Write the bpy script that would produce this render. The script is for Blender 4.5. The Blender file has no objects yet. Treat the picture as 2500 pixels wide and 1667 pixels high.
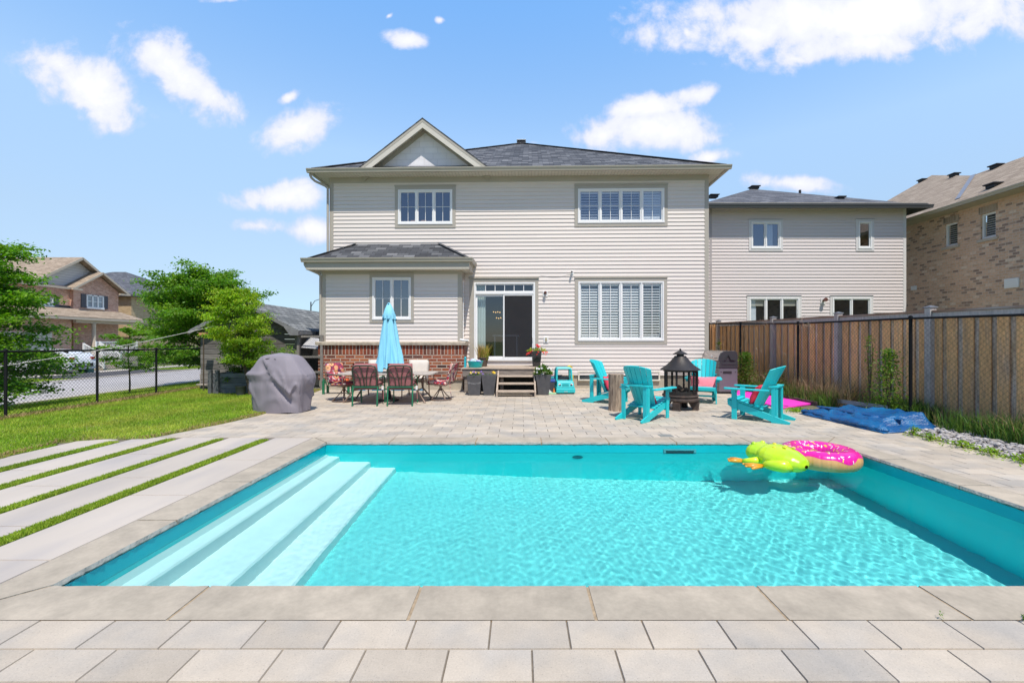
import bpy, bmesh, math, random
import numpy as np
from mathutils import Vector, Matrix, noise as mnoise
rnd = random.Random(7)
S = bpy.context.scene
COL = S.collection
R = math.radians
# ------------------------------------------------------------ camera
F, CX, CY, H = 1070.0, 1271.0, 832.0, 1.45          # focal length and centre in photo pixels, eye height
cam_d = bpy.data.cameras.new('camera'); cam = bpy.data.objects.new('camera', cam_d); COL.objects.link(cam)
cam.location = (0, 0, H); cam.rotation_euler = (R(90), 0, 0)
cam_d.sensor_width = 36; cam_d.lens = 36 * F / 2500
cam_d.shift_x = -(CX - 1250) / 2500; cam_d.shift_y = -(833.5 - CY) / 2500
cam_d.clip_start = 0.05; cam_d.clip_end = 3000
S.camera = cam
# ------------------------------------------------------------ world: sky and clouds
SUN_DIR = Vector((-0.34, 1.0, -1.93)).normalized()    # direction the light travels
sun_el = math.asin(-SUN_DIR.z); sun_az = math.atan2(-SUN_DIR.x, -SUN_DIR.y)   # azimuth from +Y towards +X
W = bpy.data.worlds.new('World'); S.world = W; W.use_nodes = True
wt = W.node_tree; wt.nodes.clear()
def wn(t, **k):
    n = wt.nodes.new(t)
    for a, b in k.items(): setattr(n, a, b)
    return n
wo = wn('ShaderNodeOutputWorld'); wb = wn('ShaderNodeBackground')
sky = wn('ShaderNodeTexSky', sky_type='NISHITA', sun_disc=False)
sky.sun_elevation = sun_el; sky.sun_rotation = sun_az; sky.air_density = 1.0; sky.dust_density = 0.25; sky.ozone_density = 1.6
SKY_STRENGTH = 0.138
wb.inputs['Strength'].default_value = SKY_STRENGTH
def wmath(op, a, b=None, c=None, clamp=False):
    n = wn('ShaderNodeMath', operation=op, use_clamp=clamp)
    for i, v in enumerate((a, b, c)):
        if v is None: continue
        if hasattr(v, 'links'): wt.links.new(v, n.inputs[i])
        else: n.inputs[i].default_value = v
    return n.outputs[0]
tc = wn('ShaderNodeTexCoord'); sep = wn('ShaderNodeSeparateXYZ'); wt.links.new(tc.outputs['Generated'], sep.inputs[0])
dx, dy, dz = sep.outputs
yy = wmath('MAXIMUM', dy, 0.02)
U = wmath('DIVIDE', dx, yy); V = wmath('DIVIDE', dz, yy)      # gnomonic direction of the northern sky
comb = wn('ShaderNodeCombineXYZ'); wt.links.new(U, comb.inputs[0]); wt.links.new(V, comb.inputs[1])
nz = wn('ShaderNodeTexNoise'); nz.inputs['Scale'].default_value = 9; nz.inputs['Detail'].default_value = 11; nz.inputs['Roughness'].default_value = 0.62; nz.inputs['Distortion'].default_value = .25
wt.links.new(comb.outputs[0], nz.inputs['Vector'])
nz2 = wn('ShaderNodeTexNoise'); nz2.inputs['Scale'].default_value = 4.2; nz2.inputs['Detail'].default_value = 7
wt.links.new(comb.outputs[0], nz2.inputs['Vector'])
# clouds: (px, py, half width, half height, tilt, density) in photo pixels, turned into sky directions
CL = [(205,208,150,62,27,1.02),(150,160,70,38,20,1.0),(430,170,110,60,38,1.05),(520,240,90,42,30,.85),(385,130,60,44,0,1.0),
      (727,317,95,45,-18,1.0),(990,97,46,20,5,.95),(683,483,112,34,-2,1.0),(640,552,90,24,5,.8),(760,560,75,32,0,.92),(705,238,36,14,-25,.8),
      (1075,50,16,12,0,.68),(950,40,14,8,-30,.6),(560,2,120,12,0,.45),(1573,262,90,28,-8,1.05),(1590,322,140,48,0,1.05),(1470,330,70,35,-10,.9),(1700,232,66,26,-10,.92),(1735,385,55,20,-10,.95),
      (1935,447,110,22,4,.95),(2090,40,360,62,-3,1.25),(1830,80,110,40,8,1.1),(2080,110,190,42,-6,1.05),(2360,60,130,50,-18,.95),(1945,145,50,15,15,.8),(1720,48,34,14,-10,.7),(1677,80,18,34,-10,.75),
      (1300,348,120,10,2,.35),(2060,430,60,10,0,.4)]
tot = None
for (px, py, a, b, th, den) in CL:
    u0, v0 = (px - CX) / F, -(py - CY) / F
    t = R(-th); ca, sa = math.cos(t), math.sin(t)
    du = wmath('SUBTRACT', U, u0); dv = wmath('SUBTRACT', V, v0)
    p = wmath('ADD', wmath('MULTIPLY', du, ca * F / a), wmath('MULTIPLY', dv, sa * F / a))
    q = wmath('ADD', wmath('MULTIPLY', du, -sa * F / b), wmath('MULTIPLY', dv, ca * F / b))
    r2 = wmath('ADD', wmath('MULTIPLY', p, p), wmath('MULTIPLY', q, q))
    m = wmath('SUBTRACT', den, wmath('MULTIPLY', wmath('SQRT', r2), 0.62))
    tot = m if tot is None else wmath('SMOOTH_MAX', tot, m, 0.12)
nz3 = wn('ShaderNodeTexNoise'); nz3.inputs['Scale'].default_value = 34; nz3.inputs['Detail'].default_value = 6; wt.links.new(comb.outputs[0], nz3.inputs['Vector'])
tot = wmath('ADD', tot, wmath('MULTIPLY', wmath('SUBTRACT', nz3.outputs[0], 0.5), 0.38))
dens = wmath('ADD', tot, wmath('MULTIPLY', wmath('SUBTRACT', nz.outputs[0], 0.5), 1.7))
mask = wn('ShaderNodeMapRange', interpolation_type='SMOOTHSTEP'); wt.links.new(dens, mask.inputs[0])
mask.inputs[1].default_value = 0.15; mask.inputs[2].default_value = 0.66
fr = wmath('GREATER_THAN', dy, 0.05)
cm = wmath('MULTIPLY', wmath('MULTIPLY', mask.outputs[0], fr), 0.97)
cc = wn('ShaderNodeMix', data_type='RGBA'); cc.inputs[6].default_value = (5.0, 5.2, 6.5, 1); cc.inputs[7].default_value = (7.0, 7.0, 7.25, 1)
cd_ = wn('ShaderNodeMapRange'); wt.links.new(dens, cd_.inputs[0]); cd_.inputs[1].default_value = .35; cd_.inputs[2].default_value = 1.15; wt.links.new(wmath('MULTIPLY', wmath('ADD', nz2.outputs[0], .45), cd_.outputs[0], clamp=True), cc.inputs[0])
# pale summer blue ahead; zenith raised and rear sky dimmed for fill light
hs = wn('ShaderNodeMix', data_type='RGBA', blend_type='MULTIPLY'); hs.inputs[0].default_value = 1
wt.links.new(sky.outputs[0], hs.inputs[6])
rp = wn('ShaderNodeValToRGB'); wt.links.new(dz, rp.inputs[0]); el_ = rp.color_ramp.elements
RG = [(0,(.50,.62,.80)),(.05,(.60,.72,.88)),(.122,(.92,.89,.93)),(.212,(1.3,1.21,1.12)),(.374,(1.95,1.86,1.65)),(.604,(1.5,2.0,2.16)),(.70,(1.5,1.95,2.15)),(1,(1.7,2.0,2.1))]
el_[0].position = 0; el_[1].position = 1
for i, (p_, c_) in enumerate(RG):
    q_ = el_[0] if i == 0 else (el_[-1] if i == len(RG)-1 else el_.new(p_))
    q_.color = (*[t/2.5 for t in c_], 1)
vm = wn('ShaderNodeVectorMath', operation='SCALE'); vm.inputs['Scale'].default_value = 2.5; wt.links.new(rp.outputs[0], vm.inputs[0]); 
bk_ = wn('ShaderNodeMapRange', interpolation_type='SMOOTHSTEP'); wt.links.new(dy, bk_.inputs[0]); bk_.inputs[1].default_value = -.25; bk_.inputs[2].default_value = .35
bm_ = wn('ShaderNodeMix', data_type='RGBA'); wt.links.new(bk_.outputs[0], bm_.inputs[0]); bm_.inputs[6].default_value = (.64,.70,.83,1); wt.links.new(vm.outputs[0], bm_.inputs[7]); wt.links.new(bm_.outputs[2], hs.inputs[7])
mx = wn('ShaderNodeMix', data_type='RGBA')
wt.links.new(cm, mx.inputs[0]); wt.links.new(hs.outputs[2], mx.inputs[6]); wt.links.new(cc.outputs[2], mx.inputs[7])
wt.links.new(mx.outputs[2], wb.inputs[0]); wt.links.new(wb.outputs[0], wo.inputs[0])
# ------------------------------------------------------------ sun
sd = bpy.data.lights.new('sun', 'SUN'); sd.energy = 4.2; sd.angle = R(0.53); sd.color = (1, .94, .86)
sun = bpy.data.objects.new('sun', sd); COL.objects.link(sun)
sun.rotation_euler = SUN_DIR.to_track_quat('-Z', 'Y').to_euler(); sun.location = (3, -5, 12)
S.view_settings.view_transform = 'Standard'; S.view_settings.look = 'None'; S.view_settings.gamma = 1
S.view_settings.exposure = 0.2
S.cycles.use_denoising = True
S.cycles.max_bounces = 14; S.cycles.diffuse_bounces = 5; S.cycles.transmission_bounces = 10; S.cycles.transparent_max_bounces = 24
S.cycles.sample_clamp_indirect = 6
# ------------------------------------------------------------ measuring helpers (photo pixel + distance -> metres)
def P(px, py, Y): return Vector(((px - CX) / F * Y, Y, H - (py - CY) / F * Y))
def G(px, py, z=0.0):
    Y = (H - z) * F / (py - CY); return Vector(((px - CX) / F * Y, Y, z))
# ------------------------------------------------------------ materials
MATS = {}
def nodes(name):
    m = bpy.data.materials.new(name); m.use_nodes = True
    nt = m.node_tree; nt.nodes.clear()
    out = nt.nodes.new('ShaderNodeOutputMaterial')
    return m, nt, out
def lk(nt, a, b): nt.links.new(a, b)
def M(name, col, rough=.6, var=.12, vs=6., bump=0., bs=30., metal=0., spec=.5, island=0., hue=0., trans=0., stretch=None, coat=0., col2=None, c2amt=.5, c2scale=2., bd=.01, trans_col=None, alpha=None):
    """a procedural material: base colour, soft value variation, optional second colour in patches, bump, variation per loose piece"""
    if name in MATS: return MATS[name]
    m, nt, out = nodes(name)
    N = nt.nodes.new
    b = N('ShaderNodeBsdfPrincipled'); lk(nt, b.outputs[0], out.inputs[0])
    b.inputs['Roughness'].default_value = rough; b.inputs['Metallic'].default_value = metal
    b.inputs['Specular IOR Level'].default_value = spec; b.inputs['Coat Weight'].default_value = coat
    tcn = N('ShaderNodeTexCoord'); vec = tcn.outputs['Object']
    if stretch:
        mp = N('ShaderNodeMapping'); mp.inputs['Scale'].default_value = stretch; lk(nt, vec, mp.inputs[0]); vec = mp.outputs[0]
    c = N('ShaderNodeRGB'); c.outputs[0].default_value = (*col, 1); cur = c.outputs[0]
    if col2:
        n2 = N('ShaderNodeTexNoise'); n2.inputs['Scale'].default_value = c2scale; n2.inputs['Detail'].default_value = 6; lk(nt, vec, n2.inputs['Vector'])
        mr = N('ShaderNodeMapRange'); lk(nt, n2.outputs[0], mr.inputs[0]); mr.inputs[1].default_value = 1 - c2amt - .12; mr.inputs[2].default_value = 1 - c2amt + .12
        x = N('ShaderNodeMix'); x.data_type = 'RGBA'; lk(nt, mr.outputs[0], x.inputs[0]); lk(nt, cur, x.inputs[6]); x.inputs[7].default_value = (*col2, 1); cur = x.outputs[2]
    val = None
    if var:
        n1 = N('ShaderNodeTexNoise'); n1.inputs['Scale'].default_value = vs; n1.inputs['Detail'].default_value = 5; lk(nt, vec, n1.inputs['Vector'])
        mr = N('ShaderNodeMapRange'); lk(nt, n1.outputs[0], mr.inputs[0]); mr.inputs[1].default_value = .25; mr.inputs[2].default_value = .75
        mr.inputs[3].default_value = 1 - var; mr.inputs[4].default_value = 1 + var; val = mr.outputs[0]
    if island:
        g = N('ShaderNodeNewGeometry')
        mr = N('ShaderNodeMapRange'); lk(nt, g.outputs['Random Per Island'], mr.inputs[0]); mr.inputs[3].default_value = 1 - island; mr.inputs[4].default_value = 1 + island
        if val is None: val = mr.outputs[0]
        else:
            mm = N('ShaderNodeMath'); mm.operation = 'MULTIPLY'; lk(nt, val, mm.inputs[0]); lk(nt, mr.outputs[0], mm.inputs[1]); val = mm.outputs[0]
    if val is not None or hue:
        h = N('ShaderNodeHueSaturation'); lk(nt, cur, h.inputs['Color'])
        if val is not None: lk(nt, val, h.inputs['Value'])
        if hue:
            g2 = N('ShaderNodeNewGeometry'); w2 = N('ShaderNodeTexWhiteNoise'); w2.noise_dimensions = '1D'; lk(nt, g2.outputs['Random Per Island'], w2.inputs['W'])
            mr = N('ShaderNodeMapRange'); lk(nt, w2.outputs[0], mr.inputs[0]); mr.inputs[3].default_value = .5 - hue; mr.inputs[4].default_value = .5 + hue
            lk(nt, mr.outputs[0], h.inputs['Hue'])
        cur = h.outputs[0]
    lk(nt, cur, b.inputs['Base Color'])
    if bump:
        n3 = N('ShaderNodeTexNoise'); n3.inputs['Scale'].default_value = bs; n3.inputs['Detail'].default_value = 6; lk(nt, vec, n3.inputs['Vector'])
        bp = N('ShaderNodeBump'); bp.inputs['Strength'].default_value = bump; bp.inputs['Distance'].default_value = bd; lk(nt, n3.outputs[0], bp.inputs['Height']); lk(nt, bp.outputs[0], b.inputs['Normal'])
    if trans:
        tr = N('ShaderNodeBsdfTranslucent'); mc = N('ShaderNodeMix'); mc.data_type = 'RGBA'; mc.blend_type = 'MULTIPLY'; mc.inputs[0].default_value = 1
        lk(nt, cur, mc.inputs[6]); mc.inputs[7].default_value = (*(trans_col or (1.6, 1.8, .6)), 1); lk(nt, mc.outputs[2], tr.inputs[0])
        ms = N('ShaderNodeMixShader'); ms.inputs[0].default_value = trans; lk(nt, b.outputs[0], ms.inputs[1]); lk(nt, tr.outputs[0], ms.inputs[2]); lk(nt, ms.outputs[0], out.inputs[0])
    m['b'] = b.name; MATS[name] = m
    return m
# ------------------------------------------------------------ mesh building
class MB:
    def __init__(s): s.v = []; s.f = []; s.mi = []; s.X = None; s.m = 0
    def add(s, vs, fs):
        o = len(s.v)
        if s.X is not None: vs = [s.X @ Vector(p) for p in vs]
        s.v.extend([tuple(p) for p in vs]); s.f.extend([tuple(i + o for i in f) for f in fs]); s.mi.extend([s.m] * len(fs)); return s
    def box(s, x0, x1, y0, y1, z0, z1):
        return s.add([(x0,y0,z0),(x1,y0,z0),(x1,y1,z0),(x0,y1,z0),(x0,y0,z1),(x1,y0,z1),(x1,y1,z1),(x0,y1,z1)],
            [(0,3,2,1),(4,5,6,7),(0,1,5,4),(1,2,6,5),(2,3,7,6),(3,0,4,7)])
    def beam(s, a, b, w, t, up=(0, 0, 1)):
        """a rectangular bar from a to b, w wide and t thick along up"""
        a, b = Vector(a), Vector(b); d = (b - a).normalized(); u = Vector(up); u = (u - d * u.dot(d))
        if u.length < 1e-5: u = Vector((1, 0, 0)) - d * d.x
        u.normalize(); r = d.cross(u); vs = []
        for p in (a, b):
            for i, j in ((-1,-1),(1,-1),(1,1),(-1,1)): vs.append(p + r * (w/2*i) + u * (t/2*j))
        return s.add(vs, [(0,1,2,3),(7,6,5,4),(0,4,5,1),(1,5,6,2),(2,6,7,3),(3,7,4,0)])
    def tube(s, pts, r, n=8, cap=True, closed=False):
        pts = [Vector(p) for p in pts]; rr = r if hasattr(r, '__len__') else [r] * len(pts); k = len(pts); vs = []; prev = None
        for i, p in enumerate(pts):
            if closed: d = pts[(i+1) % k] - pts[i-1]
            else: d = pts[min(i+1, k-1)] - pts[max(i-1, 0)]
            d.normalize()
            if prev is None: u = d.orthogonal().normalized()
            else:
                u = prev - d * prev.dot(d)
                u = u.normalized() if u.length > 1e-6 else d.orthogonal().normalized()
            prev = u; w = d.cross(u)
            for j in range(n):
                a = 2 * math.pi * j / n; vs.append(p + (u * math.cos(a) + w * math.sin(a)) * rr[i])
        fs = []
        for i in range(k if closed else k - 1):
            i2 = (i + 1) % k
            for j in range(n): fs.append((i*n+j, i*n+(j+1)%n, i2*n+(j+1)%n, i2*n+j))
        if cap and not closed: fs.append(tuple(reversed(range(n)))); fs.append(tuple(range((k-1)*n, k*n)))
        return s.add(vs, fs)
    def lathe(s, prof, n=24, c=(0, 0, 0), cap=True, jit=None):
        vs = []; fs = []; k = len(prof)
        for i, (r, z) in enumerate(prof):
            for j in range(n):
                a = 2*math.pi*j/n; q = r * (jit(a, i) if jit else 1); vs.append((c[0]+q*math.cos(a), c[1]+q*math.sin(a), c[2]+z))
        for i in range(k-1):
            for j in range(n): fs.append((i*n+j, i*n+(j+1)%n, (i+1)*n+(j+1)%n, (i+1)*n+j))
        if cap: fs.append(tuple(reversed(range(n)))); fs.append(tuple(range((k-1)*n, k*n)))
        return s.add(vs, fs)
    def prism(s, poly, a, b):
        """extrude a closed 3D polygon by b - a (a: offset vector at one side, b: at the other)"""
        n = len(poly); a, b = Vector(a), Vector(b); vs = [Vector(p)+a for p in poly] + [Vector(p)+b for p in poly]
        return s.add(vs, [tuple(reversed(range(n))), tuple(range(n, 2*n))] + [(i, (i+1)%n, n+(i+1)%n, n+i) for i in range(n)])
    def face(s, pts): return s.add(pts, [tuple(range(len(pts)))])
    def grid(s, fn, nu, nv, wrapu=False):
        vs = [fn(i/nu, j/nv) for j in range(nv+1) for i in range(nu + (0 if wrapu else 1))]; w = nu + (0 if wrapu else 1); fs = []
        for j in range(nv):
            for i in range(nu): i2 = (i+1) % w if wrapu else i+1; fs.append((j*w+i, j*w+i2, (j+1)*w+i2, (j+1)*w+i))
        return s.add(vs, fs)
    def sphere(s, c, r, n=12, m=8):
        r = (r, r, r) if not hasattr(r, '__len__') else r
        return s.grid(lambda u, v: (c[0]+r[0]*math.cos(2*math.pi*u)*math.sin(math.pi*max(.001,min(.999,v))), c[1]+r[1]*math.sin(2*math.pi*u)*math.sin(math.pi*max(.001,min(.999,v))), c[2]-r[2]*math.cos(math.pi*v)), n, m, True)
    def build(s, name, mat, parent=None, smooth=0, bevel=0, solid=0, subsurf=0, seg=2, merge=False):
        me = bpy.data.meshes.new(name); me.from_pydata(s.v, [], s.f)
        mats = mat if isinstance(mat, (list, tuple)) else [mat]
        for q in mats: me.materials.append(q)
        if len(mats) > 1: me.polygons.foreach_set('material_index', s.mi)
        if merge:
            bm = bmesh.new(); bm.from_mesh(me); bmesh.ops.remove_doubles(bm, verts=bm.verts, dist=1e-5); bmesh.ops.recalc_face_normals(bm, faces=bm.faces); bm.to_mesh(me); bm.free()
        me.validate(clean_customdata=False)
        o = bpy.data.objects.new(name, me); COL.objects.link(o)
        if parent is not None: o.parent = parent
        if smooth:
            me.shade_smooth()
            if smooth < 180 and not subsurf: me.set_sharp_from_angle(angle=R(smooth))
        if solid: md = o.modifiers.new('solid', 'SOLIDIFY'); md.thickness = solid; md.offset = 0
        if subsurf: md = o.modifiers.new('sub', 'SUBSURF'); md.levels = md.render_levels = subsurf
        if bevel: md = o.modifiers.new('bev', 'BEVEL'); md.width = bevel; md.segments = seg; md.limit_method = 'ANGLE'; md.angle_limit = R(35)
        return o
def npmesh(name, v, f, mat, parent=None, smooth=False):
    """mesh of equal-size faces from numpy arrays"""
    me = bpy.data.meshes.new(name); k = f.shape[1]; nf = len(f)
    me.vertices.add(len(v)); me.vertices.foreach_set('co', np.ascontiguousarray(v, dtype=np.float32).ravel())
    me.loops.add(nf*k); me.loops.foreach_set('vertex_index', np.ascontiguousarray(f, dtype=np.int32).ravel())
    me.polygons.add(nf); me.polygons.foreach_set('loop_start', np.arange(0, nf*k, k, dtype=np.int32))
    me.update(calc_edges=True); me.materials.append(mat)
    if smooth: me.shade_smooth()
    o = bpy.data.objects.new(name, me); COL.objects.link(o)
    if parent is not None: o.parent = parent
    return o
def tag(o, label=None, cat=None, group=None, kind=None):
    if label: o['label'] = label
    if cat: o['category'] = cat
    if group: o['group'] = group
    if kind: o['kind'] = kind
    return o
def thing(name, label, cat, loc=(0, 0, 0), rz=0, group=None):
    o = bpy.data.objects.new(name, None); o.empty_display_size = .1; COL.objects.link(o); o.location = loc; o.rotation_euler = (0, 0, rz)
    return tag(o, label, cat, group)
def copy_tree(o, parent=None):
    c = o.copy(); COL.objects.link(c); c.parent = parent
    for ch in [q for q in bpy.data.objects if q.parent == o]: copy_tree(ch, c)
    return c
def dup(o, loc, rz, label, group=None):
    c = copy_tree(o); c.location = loc; c.rotation_euler = (0, 0, rz); c['label'] = label
    if group: c['group'] = group
    return c
def in_poly(x, y, poly):
    c = False; n = len(poly)
    for i in range(n):
        x1, y1 = poly[i][0], poly[i][1]; x2, y2 = poly[i-1][0], poly[i-1][1]
        if (y1 > y) != (y2 > y) and x < (x2-x1)*(y-y1)/(y2-y1)+x1: c = not c
    return c
def in_poly_np(x, y, poly):
    c = np.zeros(len(x), bool); n = len(poly)
    for i in range(n):
        x1, y1 = poly[i][0], poly[i][1]; x2, y2 = poly[i-1][0], poly[i-1][1]
        if y1 == y2: continue
        c ^= ((y1 > y) != (y2 > y)) & (x < (x2-x1)*(y-y1)/(y2-y1)+x1)
    return c
def auto_uv(o):
    """planar UVs in metres on every face: u level, v up the face"""
    me = o.data; uv = me.uv_layers.new(name='uv')
    for p in me.polygons:
        n = p.normal; h = Vector((0,0,1)).cross(n)
        h = h.normalized() if h.length > 1e-4 else Vector((1,0,0)); v = n.cross(h)
        for li in p.loop_indices:
            co = me.vertices[me.loops[li].vertex_index].co; uv.data[li].uv = (co.dot(h), co.dot(v))
    return o
def BRICK(name, w, h, mortar, ramp, mcol, rough=.8, bump=.4, off=.5, var=.15, vs=25, spec=.3, smooth=.1, rot=False, stretch=None, bd=.006):
    if name in MATS: return MATS[name]
    m, nt, out = nodes(name); N = nt.nodes.new
    b = N('ShaderNodeBsdfPrincipled'); lk(nt, b.outputs[0], out.inputs[0]); b.inputs['Roughness'].default_value = rough; b.inputs['Specular IOR Level'].default_value = spec
    u = N('ShaderNodeUVMap'); vec = u.outputs[0]
    if rot:
        mp = N('ShaderNodeMapping'); mp.inputs['Rotation'].default_value = (0,0,R(90)); lk(nt, vec, mp.inputs[0]); vec = mp.outputs[0]
    br = N('ShaderNodeTexBrick'); lk(nt, vec, br.inputs['Vector']); br.offset = off
    br.inputs['Scale'].default_value = 1; br.inputs['Brick Width'].default_value = w; br.inputs['Row Height'].default_value = h
    br.inputs['Mortar Size'].default_value = mortar; br.inputs['Mortar Smooth'].default_value = smooth; br.inputs['Bias'].default_value = 0
    br.inputs['Color1'].default_value = (0,0,0,1); br.inputs['Color2'].default_value = (1,1,1,1); br.inputs['Mortar'].default_value = (.5,.5,.5,1)
    cr = N('ShaderNodeValToRGB'); lk(nt, br.outputs['Color'], cr.inputs[0]); cr.color_ramp.interpolation = 'LINEAR'
    el = cr.color_ramp.elements
    el[0].position, el[0].color = ramp[0][0], (*ramp[0][1],1); el[1].position, el[1].color = ramp[-1][0], (*ramp[-1][1],1)
    for p, c in ramp[1:-1]: q = el.new(p); q.color = (*c,1)
    tcn = N('ShaderNodeTexCoord')
    nn = N('ShaderNodeTexNoise'); nn.inputs['Scale'].default_value = vs; nn.inputs['Detail'].default_value = 6; lk(nt, vec if stretch else tcn.outputs['Object'], nn.inputs['Vector'])
    if stretch:
        mp2 = N('ShaderNodeMapping'); mp2.inputs['Scale'].default_value = stretch; lk(nt, vec, mp2.inputs[0]); lk(nt, mp2.outputs[0], nn.inputs['Vector'])
    mr = N('ShaderNodeMapRange'); lk(nt, nn.outputs[0], mr.inputs[0]); mr.inputs[1].default_value=.25; mr.inputs[2].default_value=.75; mr.inputs[3].default_value = 1-var; mr.inputs[4].default_value = 1+var
    hv = N('ShaderNodeHueSaturation'); lk(nt, cr.outputs[0], hv.inputs['Color']); lk(nt, mr.outputs[0], hv.inputs['Value'])
    mx_ = N('ShaderNodeMix'); mx_.data_type = 'RGBA'; lk(nt, br.outputs['Fac'], mx_.inputs[0]); lk(nt, hv.outputs[0], mx_.inputs[6]); mx_.inputs[7].default_value = (*mcol,1)
    lk(nt, mx_.outputs[2], b.inputs['Base Color'])
    hh = N('ShaderNodeMath'); hh.operation = 'SUBTRACT'; lk(nt, mr.outputs[0], hh.inputs[0]); 
    h2 = N('ShaderNodeMath'); h2.operation = 'MULTIPLY'; lk(nt, br.outputs['Fac'], h2.inputs[0]); h2.inputs[1].default_value = 2.0; lk(nt, h2.outputs[0], hh.inputs[1])
    bp = N('ShaderNodeBump'); bp.inputs['Strength'].default_value = bump; bp.inputs['Distance'].default_value = bd; lk(nt, hh.outputs[0], bp.inputs['Height']); lk(nt, bp.outputs[0], b.inputs['Normal'])
    MATS[name] = m; return m
GRASSM = M('grass_blade', (.26,.385,.035), rough=.6, var=.28, vs=1.1, island=.3, hue=.02, trans=.35, col2=(.40,.44,.07), c2amt=.45, c2scale=.9, spec=.3)
TURFM = M('turf_blade', (.29,.39,.04), rough=.6, var=.2, vs=3, island=.3, hue=.015, trans=.3, spec=.25)
DRYM = M('dry_blade', (.36,.26,.12), rough=.7, var=.2, vs=3, island=.4, hue=.02, trans=.2)
def blades(name, poly, n, hh, w, mat, z=0.0, lean=.5, parent=None, seed=1, zf=None, clump=0, bend=0):
    """many thin grass blades inside a ground polygon, one mesh"""
    g = np.random.default_rng(seed); p = np.array([q[:2] for q in poly]); lo, hi = p.min(0), p.max(0); xs, ys = [], []; got = 0
    while got < n:
        x = g.uniform(lo[0], hi[0], n); y = g.uniform(lo[1], hi[1], n); k = in_poly_np(x, y, poly)
        if clump: k &= (np.sin(x*clump)+np.sin(y*clump*1.3+x*2)+g.uniform(-1.4, 1.4, n)) > 0
        xs.append(x[k]); ys.append(y[k]); got += k.sum()
    x = np.concatenate(xs)[:n]; y = np.concatenate(ys)[:n]; zz = np.full(n, z) if zf is None else zf(x, y)
    a = g.uniform(0, 2*np.pi, n); L = g.uniform(hh[0], hh[1], n); la = g.uniform(0, 2*np.pi, n); ll = L*g.uniform(0, lean, n)
    bw = w*g.uniform(.6, 1.3, n)/2; c, s = np.cos(a)*bw, np.sin(a)*bw
    b0 = np.stack([x-c, y-s, zz], -1); b1 = np.stack([x+c, y+s, zz], -1)
    mx_, my_ = x+np.cos(la)*ll*.35, y+np.sin(la)*ll*.35
    m0 = np.stack([mx_-c*.8, my_-s*.8, zz+L*.55], -1); m1 = np.stack([mx_+c*.8, my_+s*.8, zz+L*.55], -1)
    t = np.stack([x+np.cos(la)*ll, y+np.sin(la)*ll, zz+L*(1-bend*ll/np.maximum(L,1e-4))], -1)
    v = np.stack([b0, b1, m1, m0, t], 1).reshape(-1, 3); o = np.arange(n)[:, None]*5
    f = np.concatenate([o+np.array([[0,1,2]]), o+np.array([[0,2,3]]), o+np.array([[3,2,4]])])
    return npmesh(name, v, f, mat, parent)
def leafmesh(name, centers, size, mat, parent=None, seed=1, droop=.3, aspect=.5, flat=0.0):
    """one leaf (two triangles folded along the midrib) at each centre"""
    g = np.random.default_rng(seed); c = np.asarray(centers); n = len(c)
    d = g.normal(size=(n, 3)); d[:, 2] = d[:, 2]*(1-flat) - droop; d /= np.linalg.norm(d, axis=1)[:, None]
    u = g.normal(size=(n, 3)); u[:, :2] *= (1-flat*.5) ; 
    up = np.zeros((n,3)); up[:,2] = 1; nrm = g.normal(size=(n,3))*(1-flat*.75)+up*1.2
    s = np.cross(d, nrm); s /= (np.linalg.norm(s, axis=1)[:, None]+1e-9); nn = np.cross(s, d)
    L = g.uniform(.65, 1.25, n)[:, None]*size; Wd = L*aspect*.5
    a = c; b = c+d*L*.45+s*Wd+nn*L*.08; t = c+d*L; e = c+d*L*.45-s*Wd+nn*L*.08
    v = np.stack([a, b, t, e], 1).reshape(-1, 3); o = np.arange(n)[:, None]*4
    f = np.concatenate([o+np.array([[0,1,2]]), o+np.array([[0,2,3]])])
    return npmesh(name, v, f, mat, parent)
# ============================================================ pool
PX0, PX1, PY0, PY1 = -2.78, 4.40, 2.605, 6.265      # inner edge of the coping
CW = 0.325                                        # coping width
WZ = -0.148                                       # water level
pool = thing('swimming_pool', 'rectangular in-ground pool with turquoise liner, wide steps and grey stone coping', 'swimming pool', (0, 0, 0))
LINER = M('pool_liner_wall', (.035,.84,.87), rough=.35, var=.04, vs=1.5, spec=.4)  # brightened tone of the one liner, for light missing under water
LFLOOR = M('pool_liner_floor', (.17,.62,.62), rough=.4, var=.05, vs=1.5, spec=.3)  # paler tone of the one liner, sunlit ripple glare put into the colour
LDARK = M('pool_liner_darkened', (.002,.43,.48), rough=.3, var=.05, vs=2, spec=.4)  # same liner, darker: the brightness step at the waterline is painted in
def depth(x): return -(1.05 + .45*max(0, min(1, (x+1.6)/4.5)))
mb = MB()
N = 24
floor_pts = lambda u, v: (PX0+(PX1-PX0)*u, PY0+(PY1-PY0)*v, depth(PX0+(PX1-PX0)*u))
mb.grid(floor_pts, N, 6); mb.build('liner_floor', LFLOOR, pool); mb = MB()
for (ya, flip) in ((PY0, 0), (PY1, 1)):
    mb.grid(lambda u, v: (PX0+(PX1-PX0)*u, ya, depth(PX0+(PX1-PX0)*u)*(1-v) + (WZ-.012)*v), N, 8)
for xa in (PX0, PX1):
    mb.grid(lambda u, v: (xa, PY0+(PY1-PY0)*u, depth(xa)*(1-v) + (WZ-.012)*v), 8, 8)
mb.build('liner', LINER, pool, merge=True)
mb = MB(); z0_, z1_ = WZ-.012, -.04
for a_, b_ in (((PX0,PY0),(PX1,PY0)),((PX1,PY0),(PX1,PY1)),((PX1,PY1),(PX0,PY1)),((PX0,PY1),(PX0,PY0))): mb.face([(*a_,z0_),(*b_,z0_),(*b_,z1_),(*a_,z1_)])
mb.build('liner_darkened_top', LDARK, pool)  # strip above the water in the darkened liner tone, no separate part
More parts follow.
